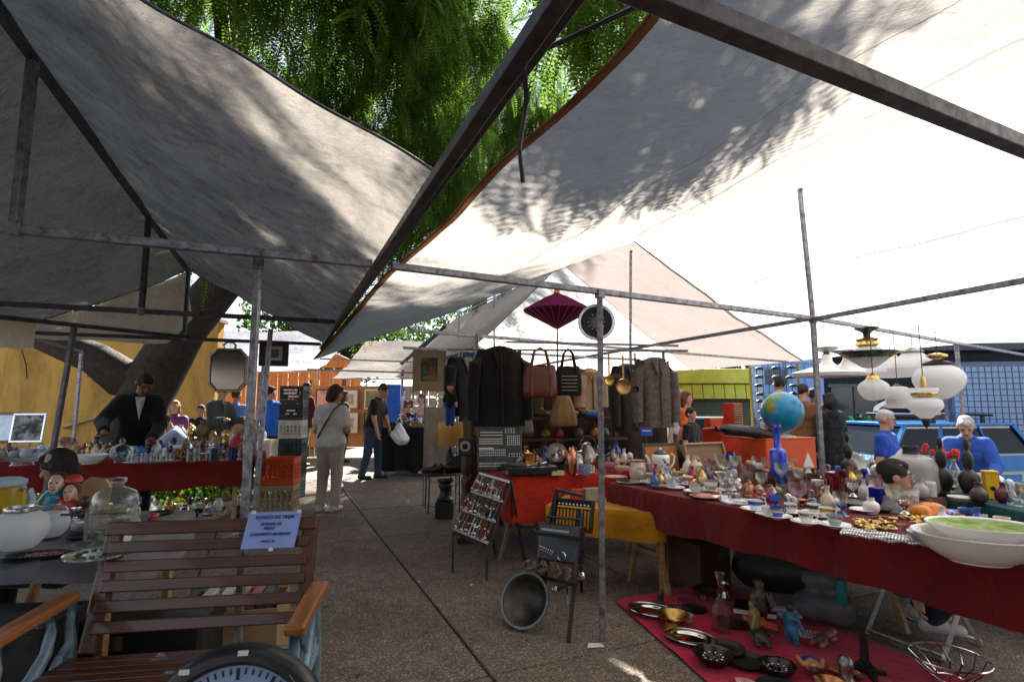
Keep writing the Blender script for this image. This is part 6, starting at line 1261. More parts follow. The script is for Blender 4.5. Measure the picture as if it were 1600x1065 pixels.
# ------------------------------------------------------------------ trinket rack
P00, P10, P01, P11 = atY(752, 738, 4.95), atY(798, 751, 4.78), atY(708, 834, 4.72), atY(761, 857, 4.52)
o = thing('trinket_rack', 'sloping rack hung with rows of silver and red key fobs', 'rack'); g = MB()
g.add([P00, P10, P11, P01, P00+V(.02, .03, 0), P10+V(.02, .03, 0), P11+V(.02, .03, 0), P01+V(.02, .03, 0)], [(0, 1, 2, 3), (7, 6, 5, 4), (0, 4, 5, 1), (1, 5, 6, 2), (2, 6, 7, 3), (3, 7, 4, 0)]); g.build('board', mat((.05, .03, .03), .9), o, 0)
for r_ in range(4): MB().bar(P00.lerp(P01, .02+.3*r_)+V(-.01, -.015, .005), P10.lerp(P11, .02+.3*r_)+V(-.01, -.015, .005), .016).build('rail', M_PAPER, o, 0)
for p in (P01, P11): MB().bar((p.x, p.y, 0), p+V(0, 0, .02), .02).build('leg', M_STEELD, o, 0)
for p in (P00, P10): MB().bar((p.x+.12, p.y+.3, 0), p, .02).build('leg', M_STEELD, o, 0)
fm = [M_SILVER, M_CHROME, mat((.35, .02, .025), .4), M_PEWTER, M_SILVER, M_BRASS, mat((.5, .5, .48), .4), M_IRON]
for r_ in range(3):
    for i in range(26):
        for q in range(2):
            s = (i+.5)/26; t0 = .03+.3*r_; a = P00.lerp(P10, s).lerp(P01.lerp(P11, s), t0+.02+q*.11); b = P00.lerp(P10, s).lerp(P01.lerp(P11, s), t0+.13+q*.12+random.uniform(-.02, .03)); off = V(-.02-.012*random.random(), -.03-.015*random.random(), .012)
            g = MB(); g.bar(a+off, b+off, random.uniform(.005, .011), .005); g.ball(b+off, random.uniform(.007, .013), 6, 4); g.build('key_fob', random.choice(fm), o, 0)

# ------------------------------------------------------------------ radio stand
o = thing('folding_stand', 'black folding stand holding the tool case and the radio', 'stand'); q = [onz(888, 1003, 0), onz(905, 945, 0)]
top = atY(912, 775, 3.95); tp2 = atY(870, 765, 4.05)
MB().bar(q[0], top, .022).build('leg', M_BLACK, o, 0); MB().bar(V(.10, 3.72, 0), tp2, .022).build('leg', M_BLACK, o, 0); MB().bar(V(.52, 4.25, 0), top.lerp(tp2, .2)+V(0, 0, -.03), .022).build('leg', M_BLACK, o, 0); MB().bar(V(.25, 4.4, 0), tp2+V(0, 0, -.03), .022).build('leg', M_BLACK, o, 0); MB().bar(top, tp2, .022).build('crossbar', M_BLACK, o, 0); MB().bar(V(.12, 3.74, .28), V(.40, 3.52, .28), .02).build('shelf_rail', M_BLACK, o, 0); MB().bar(V(.15, 3.85, .52), V(.45, 3.66, .52), .02).build('shelf_rail', M_BLACK, o, 0)
cx = atY(898, 805, 3.92)
o = thing('tool_case', 'open black case with a row of yellow handled tools', 'tool case', cx, R(-28), rx=R(-18)); MB().box((0, 0, 0), (.27, .03, .20)).build('case_back', M_BLACK, o, 0, .006)
for z in (-.1, .1): MB().box((0, -.025, z), (.28, .05, .012)).build('case_rim', M_BLACK, o, 0, .003)
for x in (-.137, .137): MB().box((x, -.025, 0), (.012, .05, .2)).build('case_rim', M_BLACK, o, 0, .003)
for i in range(10): MB().bar((-.115+i*.0255, -.03, -.09), (-.115+i*.0255, -.03, .035), .017, .014).build('tool_handle', mat((.42, .17, .01), .5) if i != 6 else M_BLACK, o, 0, .003)
for i in range(9): MB().ball((-.11+i*.027, -.032, .07), .010, 7, 5).build('chrome_socket', M_CHROME, o)
MB().box((0, -.03, .052), (.25, .012, .012)).build('yellow_strip', mat((.72, .4, .02), .5), o, 0)
cx = atY(877, 848, 3.78)
o = thing('portable_radio', 'black portable radio with a row of chrome keys on the folding stand', 'radio', cx, R(-28), rx=R(-14)); MB().box((0, 0, 0), (.30, .09, .24)).build('case', M_BLACKP, o, 0, .012); MB().box((-.03, -.047, .075), (.2, .006, .014)).build('dial', M_PEWTER, o, 0)
for i in range(7): MB().ball((-.13+i*.016, -.05, -.035-.004*i), .0065, 7, 5).build('key', M_CHROME, o)
for i in range(6): MB().ball((-.12+i*.016, -.05, -.055-.004*i), .005, 7, 5).build('key', M_CHROME, o)
MB().lathe([(.026, 0), (.030, .004), (.026, .008)], 20, Matrix.Translation((.03, -.046, -.08)) @ Matrix.Rotation(R(90), 4, 'X')).build('knob_ring', M_CHROME, o); MB().box((.06, -.047, .02), (.14, .006, .05)).build('grille', mat((.03, .03, .03), .5), o, 0); handle([V(-.13, 0, .12), V(-.12, 0, .16), V(.12, 0, .16), V(.13, 0, .12)], .008, M_BLACKP, o)
dc = atY(822, 925, 3.62)
o = thing('metal_dish_lamp', 'large round metal reflector dish leaning on the ground', 'reflector', V(dc.x, dc.y, .155), R(-32), rx=R(62)); MB().lathe([(0, -.07), (.06, -.062), (.115, -.03), (.15, .008), (.165, .015), (.167, .024), (.15, .02), (.11, -.02), (.055, -.05), (0, -.058)], 40).build('dish', metal((.10, .095, .085), .45), o); MB().lathe([(.155, .014), (.169, .016), (.169, .028), (.155, .028)], 40).build('rim', metal((.35, .34, .33), .3), o); MB().ball((.06, .05, -.06), .016, 8, 5).build('socket', M_BLACK, o)
MB().tube([V(0, .145, .0), V(.02, .1, -.08), V(.03, .0, -.12)], .008, 6).build('bracket_arm', M_STEEL, o)
o = thing('copper_tube_lamp', 'copper and chrome tube lying under the radio', 'tube', V(.38, 3.80, .20), R(20)); MB().tube([V(-.09, 0, -.03), V(.09, 0, .04)], .018, 10).build('tube', M_COPPER, o)
for s in (-1, 1): MB().ball((s*.1, 0, .005+s*.035), .026, 10, 7).build('end_cap', M_CHROME, o)
for i, (x, y, z, l) in enumerate([(.12, 3.78, .30, 'rusty clamp'), (.2, 3.72, .31, 'broken alarm clock frame'), (.29, 3.66, .30, 'chain of links'), (.35, 3.6, .30, 'bent metal bracket')]):
    o = thing('scrap_metal', l+' on the lower rail of the folding stand', 'scrap metal', (x, y, z), R(30*i)); g = MB(); g.tube([V(.03*math.cos(t), .02*math.sin(2*t), .03+.03*math.sin(t)) for t in np.linspace(0, 6.28, 14)[:-1]], .008, 6, True); g.build('loop', mat((.22, .14, .12), .5, .6, .5), o); MB().box((.0, .0, .0), (.07, .03, .02)).build('plate', mat((.25, .17, .15), .5, .5, .5), o, 0, .003); MB().tube([V(0, 0, -.01), V(.01, .0, -.1), V(0, 0, -.16)], .008, 6).build('hanging_piece', M_PEWTER, o)

# ------------------------------------------------------------------ low round table with lamp
rt = V(-.93, 7.35, 0)
o = thing('round_table', 'low black round table with thin metal legs', 'table', rt); MB().lathe([(0, .475), (.31, .475), (.32, .49), (.31, .505), (0, .505)], 36).build('table_top', mat((.02, .018, .017), .25), o)
for a_ in (2.6, 4.2, 5.9, 1.2): MB().bar((.27*math.cos(a_), .27*math.sin(a_), 0), (.26*math.cos(a_), .26*math.sin(a_), .475), .02).build('leg', M_STEELD, o, 0)
MB().bar((-.27, .12, .05), (.2, -.2, .05), .012).build('stretcher', M_STEELD, o, 0)
o = thing('table_lamp', 'table lamp with a mustard drum shade on the round table', 'lamp', rt+V(.1, .08, .505)); MB().lathe([(0, 0), (.07, 0), (.075, .02), (.03, .04), (.05, .12), (.055, .2), (.02, .28), (.012, .3), (.012, .36), (0, .36)], 20).build('base', M_BLACK, o); MB().lathe([(.178, .33), (.162, .64)], 36).build('lamp_shade', glass((.62, .36, .12), .6, .97, 'parchment'), o)
MB().lathe([(.177, .328), (.180, .33), (.180, .336), (.177, .338)], 36).build('shade_rim', mat((.45, .28, .1), .7), o)
o = thing('carved_pedestal', 'carved black wooden pedestal in front of the round table', 'pedestal', V(-.83, 6.92, 0)); 
MB().box((0, 0, .10), (.22, .22, .20)).build('plinth', M_BLACK, o, 0, .01); MB().lathe([(.10, .2), (.11, .22), (.07, .26), (.06, .33), (.085, .38), (.07, .41), (.10, .44), (.10, .46), (0, .46)], 20, None, .05, 8).build('column', M_BLACK, o)
o = thing('shoulder_bag', 'black leather bag slumped on the round table', 'bag', rt+V(.19, -.12, .505), R(10)); np_obj('bag_body', sdf([('c', (-.07, 0, .07), (.08, 0, .08), .075, .08, .03), ('c', (-.03, 0, .15), (.06, 0, .17), .05, .055, .03)], .014, .003, [((0, 0, 0), (0, 0, -1))]), mat((.012, .012, .013), .35), o); MB().tube([V(-.06, 0, .16), V(-.03, -.02, .25), V(.05, -.02, .26), V(.09, 0, .17)], .008, 6).build('strap', M_BLACK, o)
for i in range(2):
    o = thing('shoe', ['left', 'right'][i]+' worn dark leather shoe on the round table', 'shoe', rt+V(-.13+.09*i, -.12+.02*i, .505), R(-60+15*i)); np_obj('upper', sdf([('c', (0, .07, .045), (0, -.09, .032), .036, .033, .02), ('c', (0, .07, .05), (0, .06, .075), .036, .034, .01)], .008, 0, [((0, 0, .006), (0, 0, -1))]), mat((.03, .018, .012), .35), o); MB().box((0, -.01, .005), (.07, .22, .01)).build('sole', M_BLACK, o, 0, .003)
o = thing('wooden_post', 'dark carved wooden bedpost standing left of the mixing console', 'post', V(-.47, 5.75, 0), R(12)); MB().lathe([(.05, 0), (.06, .02), (.06, .30), (.045, .33), (.06, .38), (.05, .5), (.058, .62), (.04, .66), (.055, .70), (.055, .86), (0, .86)], 14).build('shaft', M_DWOOD, o); MB().box((0, 0, .03), (.2, .2, .06)).build('foot', M_DWOOD, o, 0, .006)
o = thing('old_camera', 'black box camera with a round lens on the carved bedpost', 'camera', V(-.47, 5.75, .86), R(-5)); MB().box((0, 0, .09), (.16, .14, .18)).build('case', M_BLACK, o, 0, .01); MB().lathe([(.03, .03), (.055, .03), (.06, .0), (.03, 0)], 20, Matrix.Translation((0, -.07, .1)) @ Matrix.Rotation(R(90), 4, 'X')).build('lens_ring', M_PEWTER, o)

# ------------------------------------------------------------------ black table goods, plastic bag
o = thing('plastic_bag', 'white plastic carrier bag hanging from the black table', 'bag', atY(624, 655, 10.4), R(10)); np_obj('bag_body', sdf([('c', (0, 0, -.12), (.03, 0, -.34), .06, .13, .05), ('c', (-.05, 0, -.28), (.08, 0, -.36), .11, .11, .05)], .018, .010), mat((.72, .72, .75), .4, 0, .1, 6, .5, 20, 'thin_plastic'), o)
for s in (-1, 1): MB().tube([V(s*.06, 0, -.08), V(s*.03, 0, .0), V(0, .05, .04)], .012, 6).build('loop', M_WHITEP, o)
bq = lambda t, d: V(-2.5+1.1*t+.1*d, 10.8-.18*t+.75*d, .935)
for i, (t, d, c, l) in enumerate([(.1, .2, (.02, .02, .02), 'black speaker box'), (.3, .1, (.02, .02, .025), 'black cassette deck'), (.35, .5, (.5, .5, .5), 'grey slide box'), (.55, .15, (.25, .14, .05), 'brown cigar box'), (.7, .4, (.55, .53, .5), 'white paper stack'), (.85, .2, (.5, .48, .45), 'pale tin box'), (.92, .55, (.6, .1, .05), 'small red tin'), (.2, .7, (.4, .38, .3), 'tan shoe box')]):
    o = thing('small_box', l+' on the far black table', 'box', bq(t, d), R(random.uniform(-30, 30)), 'boxes on the far black table'); hh = random.uniform(.04, .12); MB().box((0, 0, hh/2), (.2, .14, hh)).build('carton', mat(c, .5), o, 0, .004); MB().box((0, 0, hh+.006), (.205, .145, .012)).build('lid', mat(sc3(c, .85), .5), o, 0, .002)

# ------------------------------------------------------------------ crates
def crate(label, loc, m, rz=0, w=.35, d=.34, h=.30, logo=None, group='plastic crates stacked beside the aisle'):
    o = thing('plastic_crate', label, 'crate', loc, rz, group)
    MB().box((0, 0, .012), (w, d, .02)).build('floor', m, o, 0)
    for (ax, s) in ((0, -1), (0, 1), (1, -1), (1, 1)):
        L, off = (w, d/2) if ax == 0 else (d-.03, w/2)
        rot = Matrix.Rotation(0 if ax == 0 else R(90), 4, 'Z')
        def pc(x, z, a, b): g = MB(); g.M = rot; g.box((x, s*(off-.008), z), (a, .014, b)); g.build('side_slat', m, o, 0, .002)
        pc(0, h-.035, L, .07); pc(0, .03, L, .05)
        for i in range(7): pc(-L/2+.012+(L-.024)*i/6, h/2-.005, .022, h-.13)
        for i in range(3): pc(0, .085+i*.055, L-.02, .014)
    if logo is not None:
        for (x, z, a, b) in logo: MB().box((x, -d/2-.004, z), (a, .006, b)).build('printed_mark', M_PAPER, o, 0)
    return o
cb = V(-3.02, 7.25, 0); M_CO = mat((.72, .10, .008), .4, 0, .1, 4, .05, 30, 'orange_plastic'); M_CB = mat((.40, .31, .20), .5, 0, .1, 4, .05, 30, 'beige_plastic'); M_CG = mat((.012, .05, .04), .45); M_CK = mat((.012, .012, .013), .45); M_CW = mat((.55, .51, .42), .5)
crate('beige crate on the ground under the orange crate', cb, M_CB, R(8), .42, .36, .36); crate('bright orange crate on top of the beige crate', cb+V(0, 0, .365), M_CO, R(6), .42, .36, .33)
cb2 = V(-3.32, 8.35, 0)
crate('dark green crate at the bottom of the tall crate stack', cb2, M_CG, R(6)); crate('black crate second from the bottom of the tall stack', cb2+V(0, 0, .305), M_CK, R(4)); crate('dark green crate in the middle of the tall stack', cb2+V(.01, 0, .61), M_CG, R(6), .34, .32, .26); crate('cream crate under the two black crates of the tall stack', cb2+V(0, 0, .875), M_CW, R(5), .34, .32, .27)
crate('black crate with short white marks second from the top of the tall stack', cb2+V(0, 0, 1.15), M_CK, R(7), .34, .32, .24, [(0, .14, .12, .02), (-.05, .09, .05, .02), (.06, .09, .05, .02)]); crate('black crate with white lettering on top of the tall stack', cb2+V(.0, 0, 1.395), M_CK, R(5), .34, .32, .26, [(-.05, .2, .13, .025), (.06, .2, .05, .03), (-.02, .15, .18, .025), (.03, .1, .15, .02)])
o = thing('doll', 'small doll in a red and white dress beside the grey pole', 'doll', V(-3.28, 6.6, .80), R(-10)); MB().lathe([(0, 0), (.09, 0), (.1, .02), (.06, .14), (.035, .2), (.03, .23), (0, .24)], 20, None, .05, 9).build('dress', cloth((.55, .05, .07)), o); MB().ball((0, 0, .285), .045).build('head', SK['light'], o); MB().lathe([(.085, .30), (.05, .32), (.045, .345), (0, .35)], 18).build('hat', mat((.5, .3, .12), .8), o)
for s in (-1, 1): MB().tube([V(s*.035, 0, .21), V(s*.08, -.02, .14), V(s*.06, -.05, .1)], .014, 6).build('arm', SK['light'], o)
# mirror and hung picture
mq = atY(357, 578, 6.7); o = thing('octagonal_mirror', 'octagonal mirror in a thin gilt frame hanging over the left table', 'mirror', mq, R(14))
oc = [(-.13, -.27), (.13, -.27), (.22, -.17), (.22, .17), (.13, .27), (-.13, .27), (-.22, .17), (-.22, -.17)]
MB().prism(oc, .02, Matrix.Rotation(R(90), 4, 'X')).build('backing', M_DWOOD, o, 0)
MB().prism([(x*.84, y*.87) for x, y in oc], .006, Matrix.Translation((0, -.014, 0)) @ Matrix.Rotation(R(90), 4, 'X')).build('mirror_glass', metal((.30, .30, .29), .08, .1), o, 0)
for i in range(8): a, b = oc[i], oc[(i+1) % 8]; MB().bar((a[0]*.94, -.016, a[1]*.945), (b[0]*.94, -.016, b[1]*.945), .025, .018).build('frame_rail', mat((.42, .33, .2), .35, .7), o, 0, .003)
MB().tube([V(-.06, 0, .27), V(-.07, -.01, .31), V(-.03, -.01, .345), V(.03, -.01, .345), V(.07, -.01, .31), V(.06, 0, .27)], .014, 7).build('crest', M_PEWTER, o); MB().tube([V(0, 0, .34), V(0, .03, 2.09-mq.z)], .003, 4).build('wire', M_IRON, o)
fq = atY(428, 552, 5.35); o = framed('picture', 'small dark picture with a white mount in a broad black frame on the pole', fq, R(14), .27, .25, M_BLACK, art_mat([(.02, .02, .02), (.12, .11, .1), (.02, .02, .02)], 5), .03, .055, mat((.5, .47, .42), .8))

# ------------------------------------------------------------------ left red table goods (glassware)
zl = .804
L_ = lambda px, py: onz(px, py, zl)
o = lath('sugar_bowl', 'cut crystal sugar bowl with a pointed lid on the red left table', 'bowl', [(0, 0), (.06, 0), (.05, .015), (.09, .06), (.10, .11), (.095, .11), (.07, .05), (0, .02)], M_GLASS, L_(189, 722), 24, part='bowl', flute=.05, nf=12); MB().lathe([(.1, .112), (.08, .15), (.04, .18), (.015, .19), (.025, .215), (0, .25)], 24, None, .04, 12).build('lid', M_GLASS, o)
o = thing('serving_tray', 'oval silver tray carrying small liqueur glasses', 'tray', L_(235, 722), R(15)); MB().lathe([(0, 0), (.22, 0), (.25, .012), (.245, .016), (.2, .006), (0, .006)], 32, sy=.5).build('tray', M_SILVER, o)
for i in range(10):
    x, y = -.17+(i % 5)*.085, -.04+.08*(i//5); q = L_(235, 722)+Matrix.Rotation(R(15), 3, 'Z') @ V(x, y, .008)
    lath('liqueur_glass', f'liqueur glass {ORD[i % 5]} from the left in the {["front", "back"][i//5]} row of the silver tray', 'glass', [(0, 0), (.02, 0), (.024, .01), (.03, .085), (.028, .085), (.02, .012), (0, .012)], M_GLASS, q, 14, 'liqueur glasses')
cm = [((276, 720), M_GLASSB, 'amber brown'), ((298, 721), M_GLASS, 'clear faceted'), ((316, 719), M_GLASS, 'clear ribbed'), ((333, 720), glass((.35, .5, .6), .05, .1), 'pale blue'), ((349, 719), M_GLASS, 'tall clear'), ((364, 718), glass((.1, .25, .6), .05, .15), 'deep blue'), ((378, 718), M_GLASS, 'thick clear')]
for p, m, l in cm:
    o = lath('beer_mug', f'{l} glass mug in the row at the right end of the red left table', 'mug', [(0, 0), (.042, 0), (.045, .01), (.046, .13), (.043, .13), (.04, .015), (0, .015)], m, L_(*p), 16, 'mugs on the red left table', part='mug_body', flute=.03, nf=8); handle([V(.044, 0, .11), V(.078, 0, .1), V(.078, 0, .04), V(.044, 0, .03)], .008, m, o)
bowl('white china bowl beside the crystal sugar bowl', L_(140, 724), .15, .09, M_PORCW, sy=1); o = lath('punch_bowl', 'large fluted crystal punch bowl at the left end of the red table', 'bowl', [(0, 0), (.1, 0), (.08, .02), (.17, .08), (.24, .18), (.235, .18), (.16, .085), (0, .03)], M_GLASS, onz(35, 726, .79), 32, flute=.05, nf=18)
bl = [(250, 6.55, (.02, .08, .35), .8, 'dark blue and white tin'), (262, 6.7, (.6, .58, .55), .9, 'white spice jar'), (225, 6.6, (.6, .6, .58), .8, 'pale glass jar'), (305, 6.75, (.6, .09, .02), .6, 'orange enamel pan'), (325, 6.85, (.62, .1, .02), .6, 'second orange enamel pan'), (345, 6.8, (.05, .08, .3), .7, 'navy ceramic pot'), (338, 6.95, (.4, .3, .15), 1.3, 'tan stoneware vase'), (352, 7.0, (.25, .17, .06), 1.5, 'brass candlestick'), (366, 6.95, (.5, .47, .42), 1.5, 'white marble vase'), (380, 7.0, (.3, .2, .12), 1.2, 'brown clay jug'), (318, 7.0, (.12, .07, .04), 1.0, 'dark wooden candle holder'), (120, 6.2, (.5, .3, .1), .8, 'amber glass bottle'), (132, 6.35, (.5, .1, .06), .7, 'red glazed pot'), (150, 6.3, (.06, .06, .06), 1.3, 'black coffee pot'), (168, 6.45, (.3, .12, .04), .7, 'orange clay cup'), (100, 6.0, (.5, .48, .44), .5, 'white lace covered dish'), (290, 6.9, (.35, .3, .25), .8, 'grey pewter beaker')]
for px, Y, c, s, l in bl:
    q = atY(px, 700, Y-.05); lath('pottery', l+' among the crowded wares on the red left table', 'pottery', [(r*s, z*s) for r, z in random.choice([POT, [(0, 0), (.04, 0), (.045, .1), (.02, .13), (.022, .17), (.018, .17)], STAT[:8]+[(.03, .2), (.02, .2)]])], glaze(c, .2, .2) if 'brass' not in l else M_BRASS, V(q.x, q.y, zl), 16, 'wares on the red left table')
framed('photograph', 'black and white group photograph in a silver frame on the red left table', atY(44, 668, 5.75), R(12), .30, .30, M_SILVER, art_mat([(.02, .02, .02), (.05, .05, .05), (.35, .35, .35), (.5, .5, .5)], 3.2), .02, .02, rx=R(-8))
o = thing('shell_dish', 'long scalloped silver dish on the left end of the red table', 'dish', L_(70, 706), R(20)); MB().lathe([(0, .01), (.15, .015), (.26, .05), (.255, .055), (.15, .03), (0, .02)], 30, None, .05, 10, 1, .4).build('dish', M_SILVER, o)
framed('small_mirror', 'tilted mirror in a brown frame at the far left edge', atY(5, 668, 5.7), R(25), .26, .32, M_LWOOD, metal((.4, .42, .44), .1), .02, .03, rx=R(-10))

# ------------------------------------------------------------------ near grey table goods
zg = .754; G_ = lambda px, py: onz(px, py, zg)
o = lath('yellow_pitcher', 'yellow glass pitcher with white lid at the left edge', 'pitcher', [(0, 0), (.07, 0), (.085, .02), (.09, .17), (.08, .19), (.078, .19)], M_GLASSY, G_(4, 812), 24, part='jar', flute=.04, nf=10); MB().lathe([(.08, .185), (.09, .19), (.092, .215), (.06, .23), (0, .235)], 24).build('lid', mat((.45, .55, .65), .4), o); handle([V(.085, 0, .17), V(.14, 0, .165), V(.16, 0, .12), V(.15, 0, .05)], .014, mat((.45, .55, .65), .4), o)
for (p, r_, l) in [((28, 858), .105, 'round white opal shade with a metal collar, nearer of two'), ((76, 840), .078, 'white opal bowl with a clear glass dome')]:
    o = thing('opal_globe', l, 'lamp shade', G_(*p)); MB().lathe([(0, .004), (r_*.5, .004), (r_*.9, r_*.5), (r_, r_*.9), (r_*.9, r_*1.3), (r_*.6, r_*1.55)], 30).build('globe', M_OPAL, o)
    if r_ > .1: MB().lathe([(r_*.58, r_*1.5), (r_*.62, r_*1.62), (r_*.62, r_*1.75), (r_*.5, r_*1.78)], 26).build('collar', M_CHROME, o)
    else: MB().lathe([(r_*.95, r_*1.25), (r_*.85, r_*1.7), (r_*.4, r_*2.0), (0, r_*2.05)], 26).build('dome', M_GLASS, o); MB().lathe([(0, 0), (r_*.7, 0), (r_*.5, .012)], 20).build('foot', M_DWOOD, o)
o = thing('couple_bust', 'painted ceramic bust of two smiling heads, one in turquoise and one in red', 'bust', G_(92, 806), R(18))
np_obj('turquoise_coat', sdf([('c', (-.07, 0, .02), (-.03, 0, .10), .07, .06, .03), ('c', (-.12, .0, .03), (.09, -.02, .01), .045, .045, .03)], .009, 0, [((0, 0, .002), (0, 0, -1))]), glaze((.01, .25, .32), .2), o)
np_obj('red_coat', sdf([('c', (.045, -.02, .03), (.035, -.02, .075), .052, .045, .02), ('c', (.0, -.04, .04), (.08, -.03, .06), .03, .03, .02)], .008), glaze((.45, .02, .02), .2), o)
def bhead(x, y, z, s, hc, nm2):
    np_obj(nm2, sdf([('e', (x, y, z), (.040*s, .046*s, .054*s), None, .01), ('c', (x, y-.03*s, z-.02*s), (x, y-.04*s, z-.035*s), .026*s, .02*s, .01), ('c', (x, y-.043*s, z+.004*s), (x, y-.054*s, z-.006*s), .007*s, .010*s, .006)], .006), glaze((.55, .36, .28), .25), o)
    np_obj('hair', sdf([('e', (x, y+.014*s, z+.012*s), (.046*s, .046*s, .052*s), None, .01), ('-', (x, y-.06*s, z-.02*s), (.042*s, .05*s, .06*s), None, 0)], .006), HR[hc], o)
    for q in (-1, 1): MB().ball((x+q*.015*s, y-.045*s, z+.008*s), (.006*s, .004*s, .004*s), 6, 4).build('eye', M_EYE, o)
    MB().tube([V(x-.014*s, y-.052*s, z-.024*s), V(x, y-.058*s, z-.03*s), V(x+.014*s, y-.052*s, z-.024*s)], .004*s, 5).build('mouth', mat((.4, .05, .04), .3), o)
bhead(-.02, 0, .185, 1.05, 'brown', 'taller_head'); bhead(.055, -.02, .135, .9, 'auburn', 'shorter_head'); MB().lathe([(.05, 0), (.045, .02), (.03, .035), (0, .04)], 16, Matrix.Translation((.045, .02, .19))).build('red_hat', mat((.5, .03, .02), .4), o)
o = thing('wood_board', 'arched tan wooden board standing behind the bust', 'board', G_(140, 798), R(20), rx=R(-8)); MB().prism([(-.06, 0), (.09, 0), (.10, .13), (.06, .19), (-.02, .20), (-.07, .15)], .02, Matrix.Rotation(R(90), 4, 'X')).build('board', mat((.45, .27, .14), .6), o, 0, .004); MB().box((0, .05, .02), (.08, .09, .02)).build('prop', M_LWOOD, o, 0)
o = thing('glass_canister', 'large pressed glass canister with a stoppered neck beside the bench', 'canister', G_(176, 838), R(12)); MB().lathe([(0, 0), (.09, 0), (.098, .01), (.098, .17), (.085, .21), (.04, .235), (.03, .24), (.03, .26), (.035, .262)], 32, None, .02, 16).build('canister_body', glass((.80, .82, .74), .06, .12), o); MB().lathe([(0, .255), (.04, .258), (.042, .28), (0, .285)], 20).build('stopper', M_GLASS, o)
for r_ in range(5):
    for k in range(22): a_ = 2*math.pi*(k+.5*(r_ % 2))/22; MB().ball((.0985*math.cos(a_), .0985*math.sin(a_), .04+.028*r_), (.010, .010, .011), 6, 4).build('pressed_boss', M_GLASS, o) if -3.3 < a_-2*math.pi*(a_ > 3.6) < .4 else None
o = thing('white_ashtray', 'small white round ashtray with red lettering', 'ashtray', G_(187, 845), R(0)); MB().lathe([(0, 0), (.045, 0), (.047, .004), (.050, .04), (.046, .042), (.040, .012), (0, .012)], 28).build('dish', M_PORCW, o)
def lettering(text, parent, M, size, m, name='lettering'):
    c = bpy.data.curves.new(name, 'FONT'); c.body = text; c.size = size; c.align_x = 'CENTER'; c.align_y = 'CENTER'; c.extrude = .0006; c.offset = .0004 if name == 'lettering' else 0; c.materials.append(m); c.shear = .12 if name == 'lettering' else 0; tmp = bpy.data.objects.new(name, c); COL.objects.link(tmp); dg = bpy.context.evaluated_depsgraph_get(); me = bpy.data.meshes.new_from_object(tmp.evaluated_get(dg), depsgraph=dg); bpy.data.objects.remove(tmp)
    t = bpy.data.objects.new(name, me); COL.objects.link(t); t.parent = parent; t.matrix_local = M; return t
lettering('SATRA', o, Matrix.Translation((.004, -.0505, .022)) @ Matrix.Rotation(R(90), 4, 'X'), .020, mat((.5, .02, .02), .5))
for i in range(4): lath('dessert_plate', ['lowest', 'second lowest', 'second highest', 'topmost'][i]+' plate of the small stack beside the glass canister', 'plate', [(r*1.1, z*.6) for r, z in STRP], [M_PORC, M_GLASS][i % 2], G_(142, 826)+V(0, 0, .010*i), 24, 'stacked plates')
o = thing('bead_tray', 'dark leaf shaped tray of reddish beads', 'tray', G_(62, 872), R(15)); MB().lathe([(0, 0), (.1, 0), (.125, .02), (.12, .022), (.09, .006), (0, .006)], 28, sy=.5).build('tray', M_IRON, o); g = MB()
for i in range(70): a_, r_ = random.uniform(0, 6.28), .09*random.random()**.5; g.ball((r_*math.cos(a_), r_*.5*math.sin(a_), .012), .006, 6, 4)
b2 = g.build('beads', mat((.30, .12, .08), .3), o); b2['kind'] = 'stuff'
o = thing('cake_stand', 'round silver tray with a pierced surface at the table edge', 'tray', G_(152, 874), R(8)); MB().lathe([(0, .012), (.05, .012), (.112, .018), (.12, .022), (.12, .03), (.11, .028), (0, .022)], 34).build('tray', M_CHROME, o)
for i in range(14): a_ = i*.449; MB().lathe([(0, 0), (.012, 0), (.011, .003), (0, .003)], 8, Matrix.Translation((.07*math.cos(a_), .07*math.sin(a_), .026))).build('pierced_flower', M_IRON, o)
o = thing('tie_stand', 'thin metal stand with a long horizontal arm among the pots', 'stand', G_(132, 850)); MB().lathe([(0, 0), (.05, 0), (.04, .01), (.008, .02), (.007, .14), (0, .14)], 14).build('post', M_PEWTER, o); MB().tube([V(-.12, 0, .132), V(.16, .02, .136)], .006, 6).build('arm', M_SILVER, o)
lath('dark_plate', 'dark slate plate at the near left corner', 'plate', [(r*1.4, z*.6) for r, z in STRP], M_IRON, G_(8, 885), 24)
o = thing('ladle', 'long silver ladle lying behind the silver tray', 'ladle', G_(108, 868)+V(0, 0, .01), R(25)); MB().tube([V(-.1, 0, .004), V(.09, 0, .01)], .005, 6).build('handle', M_SILVER, o); MB().ball((.11, 0, .008), (.025, .018, .01)).build('bowl', M_SILVER, o)
# shelf under the near table with boxes
o = thing('low_cabinet', 'black low cabinet standing in front of the grey table', 'cabinet', (-2.55, 2.22, 0), R(6)); MB().box((0, 0, .29), (1.5, .22, .50)).build('carcass', M_BLACK, o, 0, .01); MB().box((0, -.02, .555), (1.55, .28, .03)).build('top_board', mat((.03, .035, .045), .2), o, 0, .006); MB().box((0, -.115, .30), (1.4, .012, .03)).build('rail', M_STEELD, o, 0)
for x in (-.7, .7): MB().box((x, 0, .02), (.06, .16, .04)).build('foot', M_BLACK, o, 0)

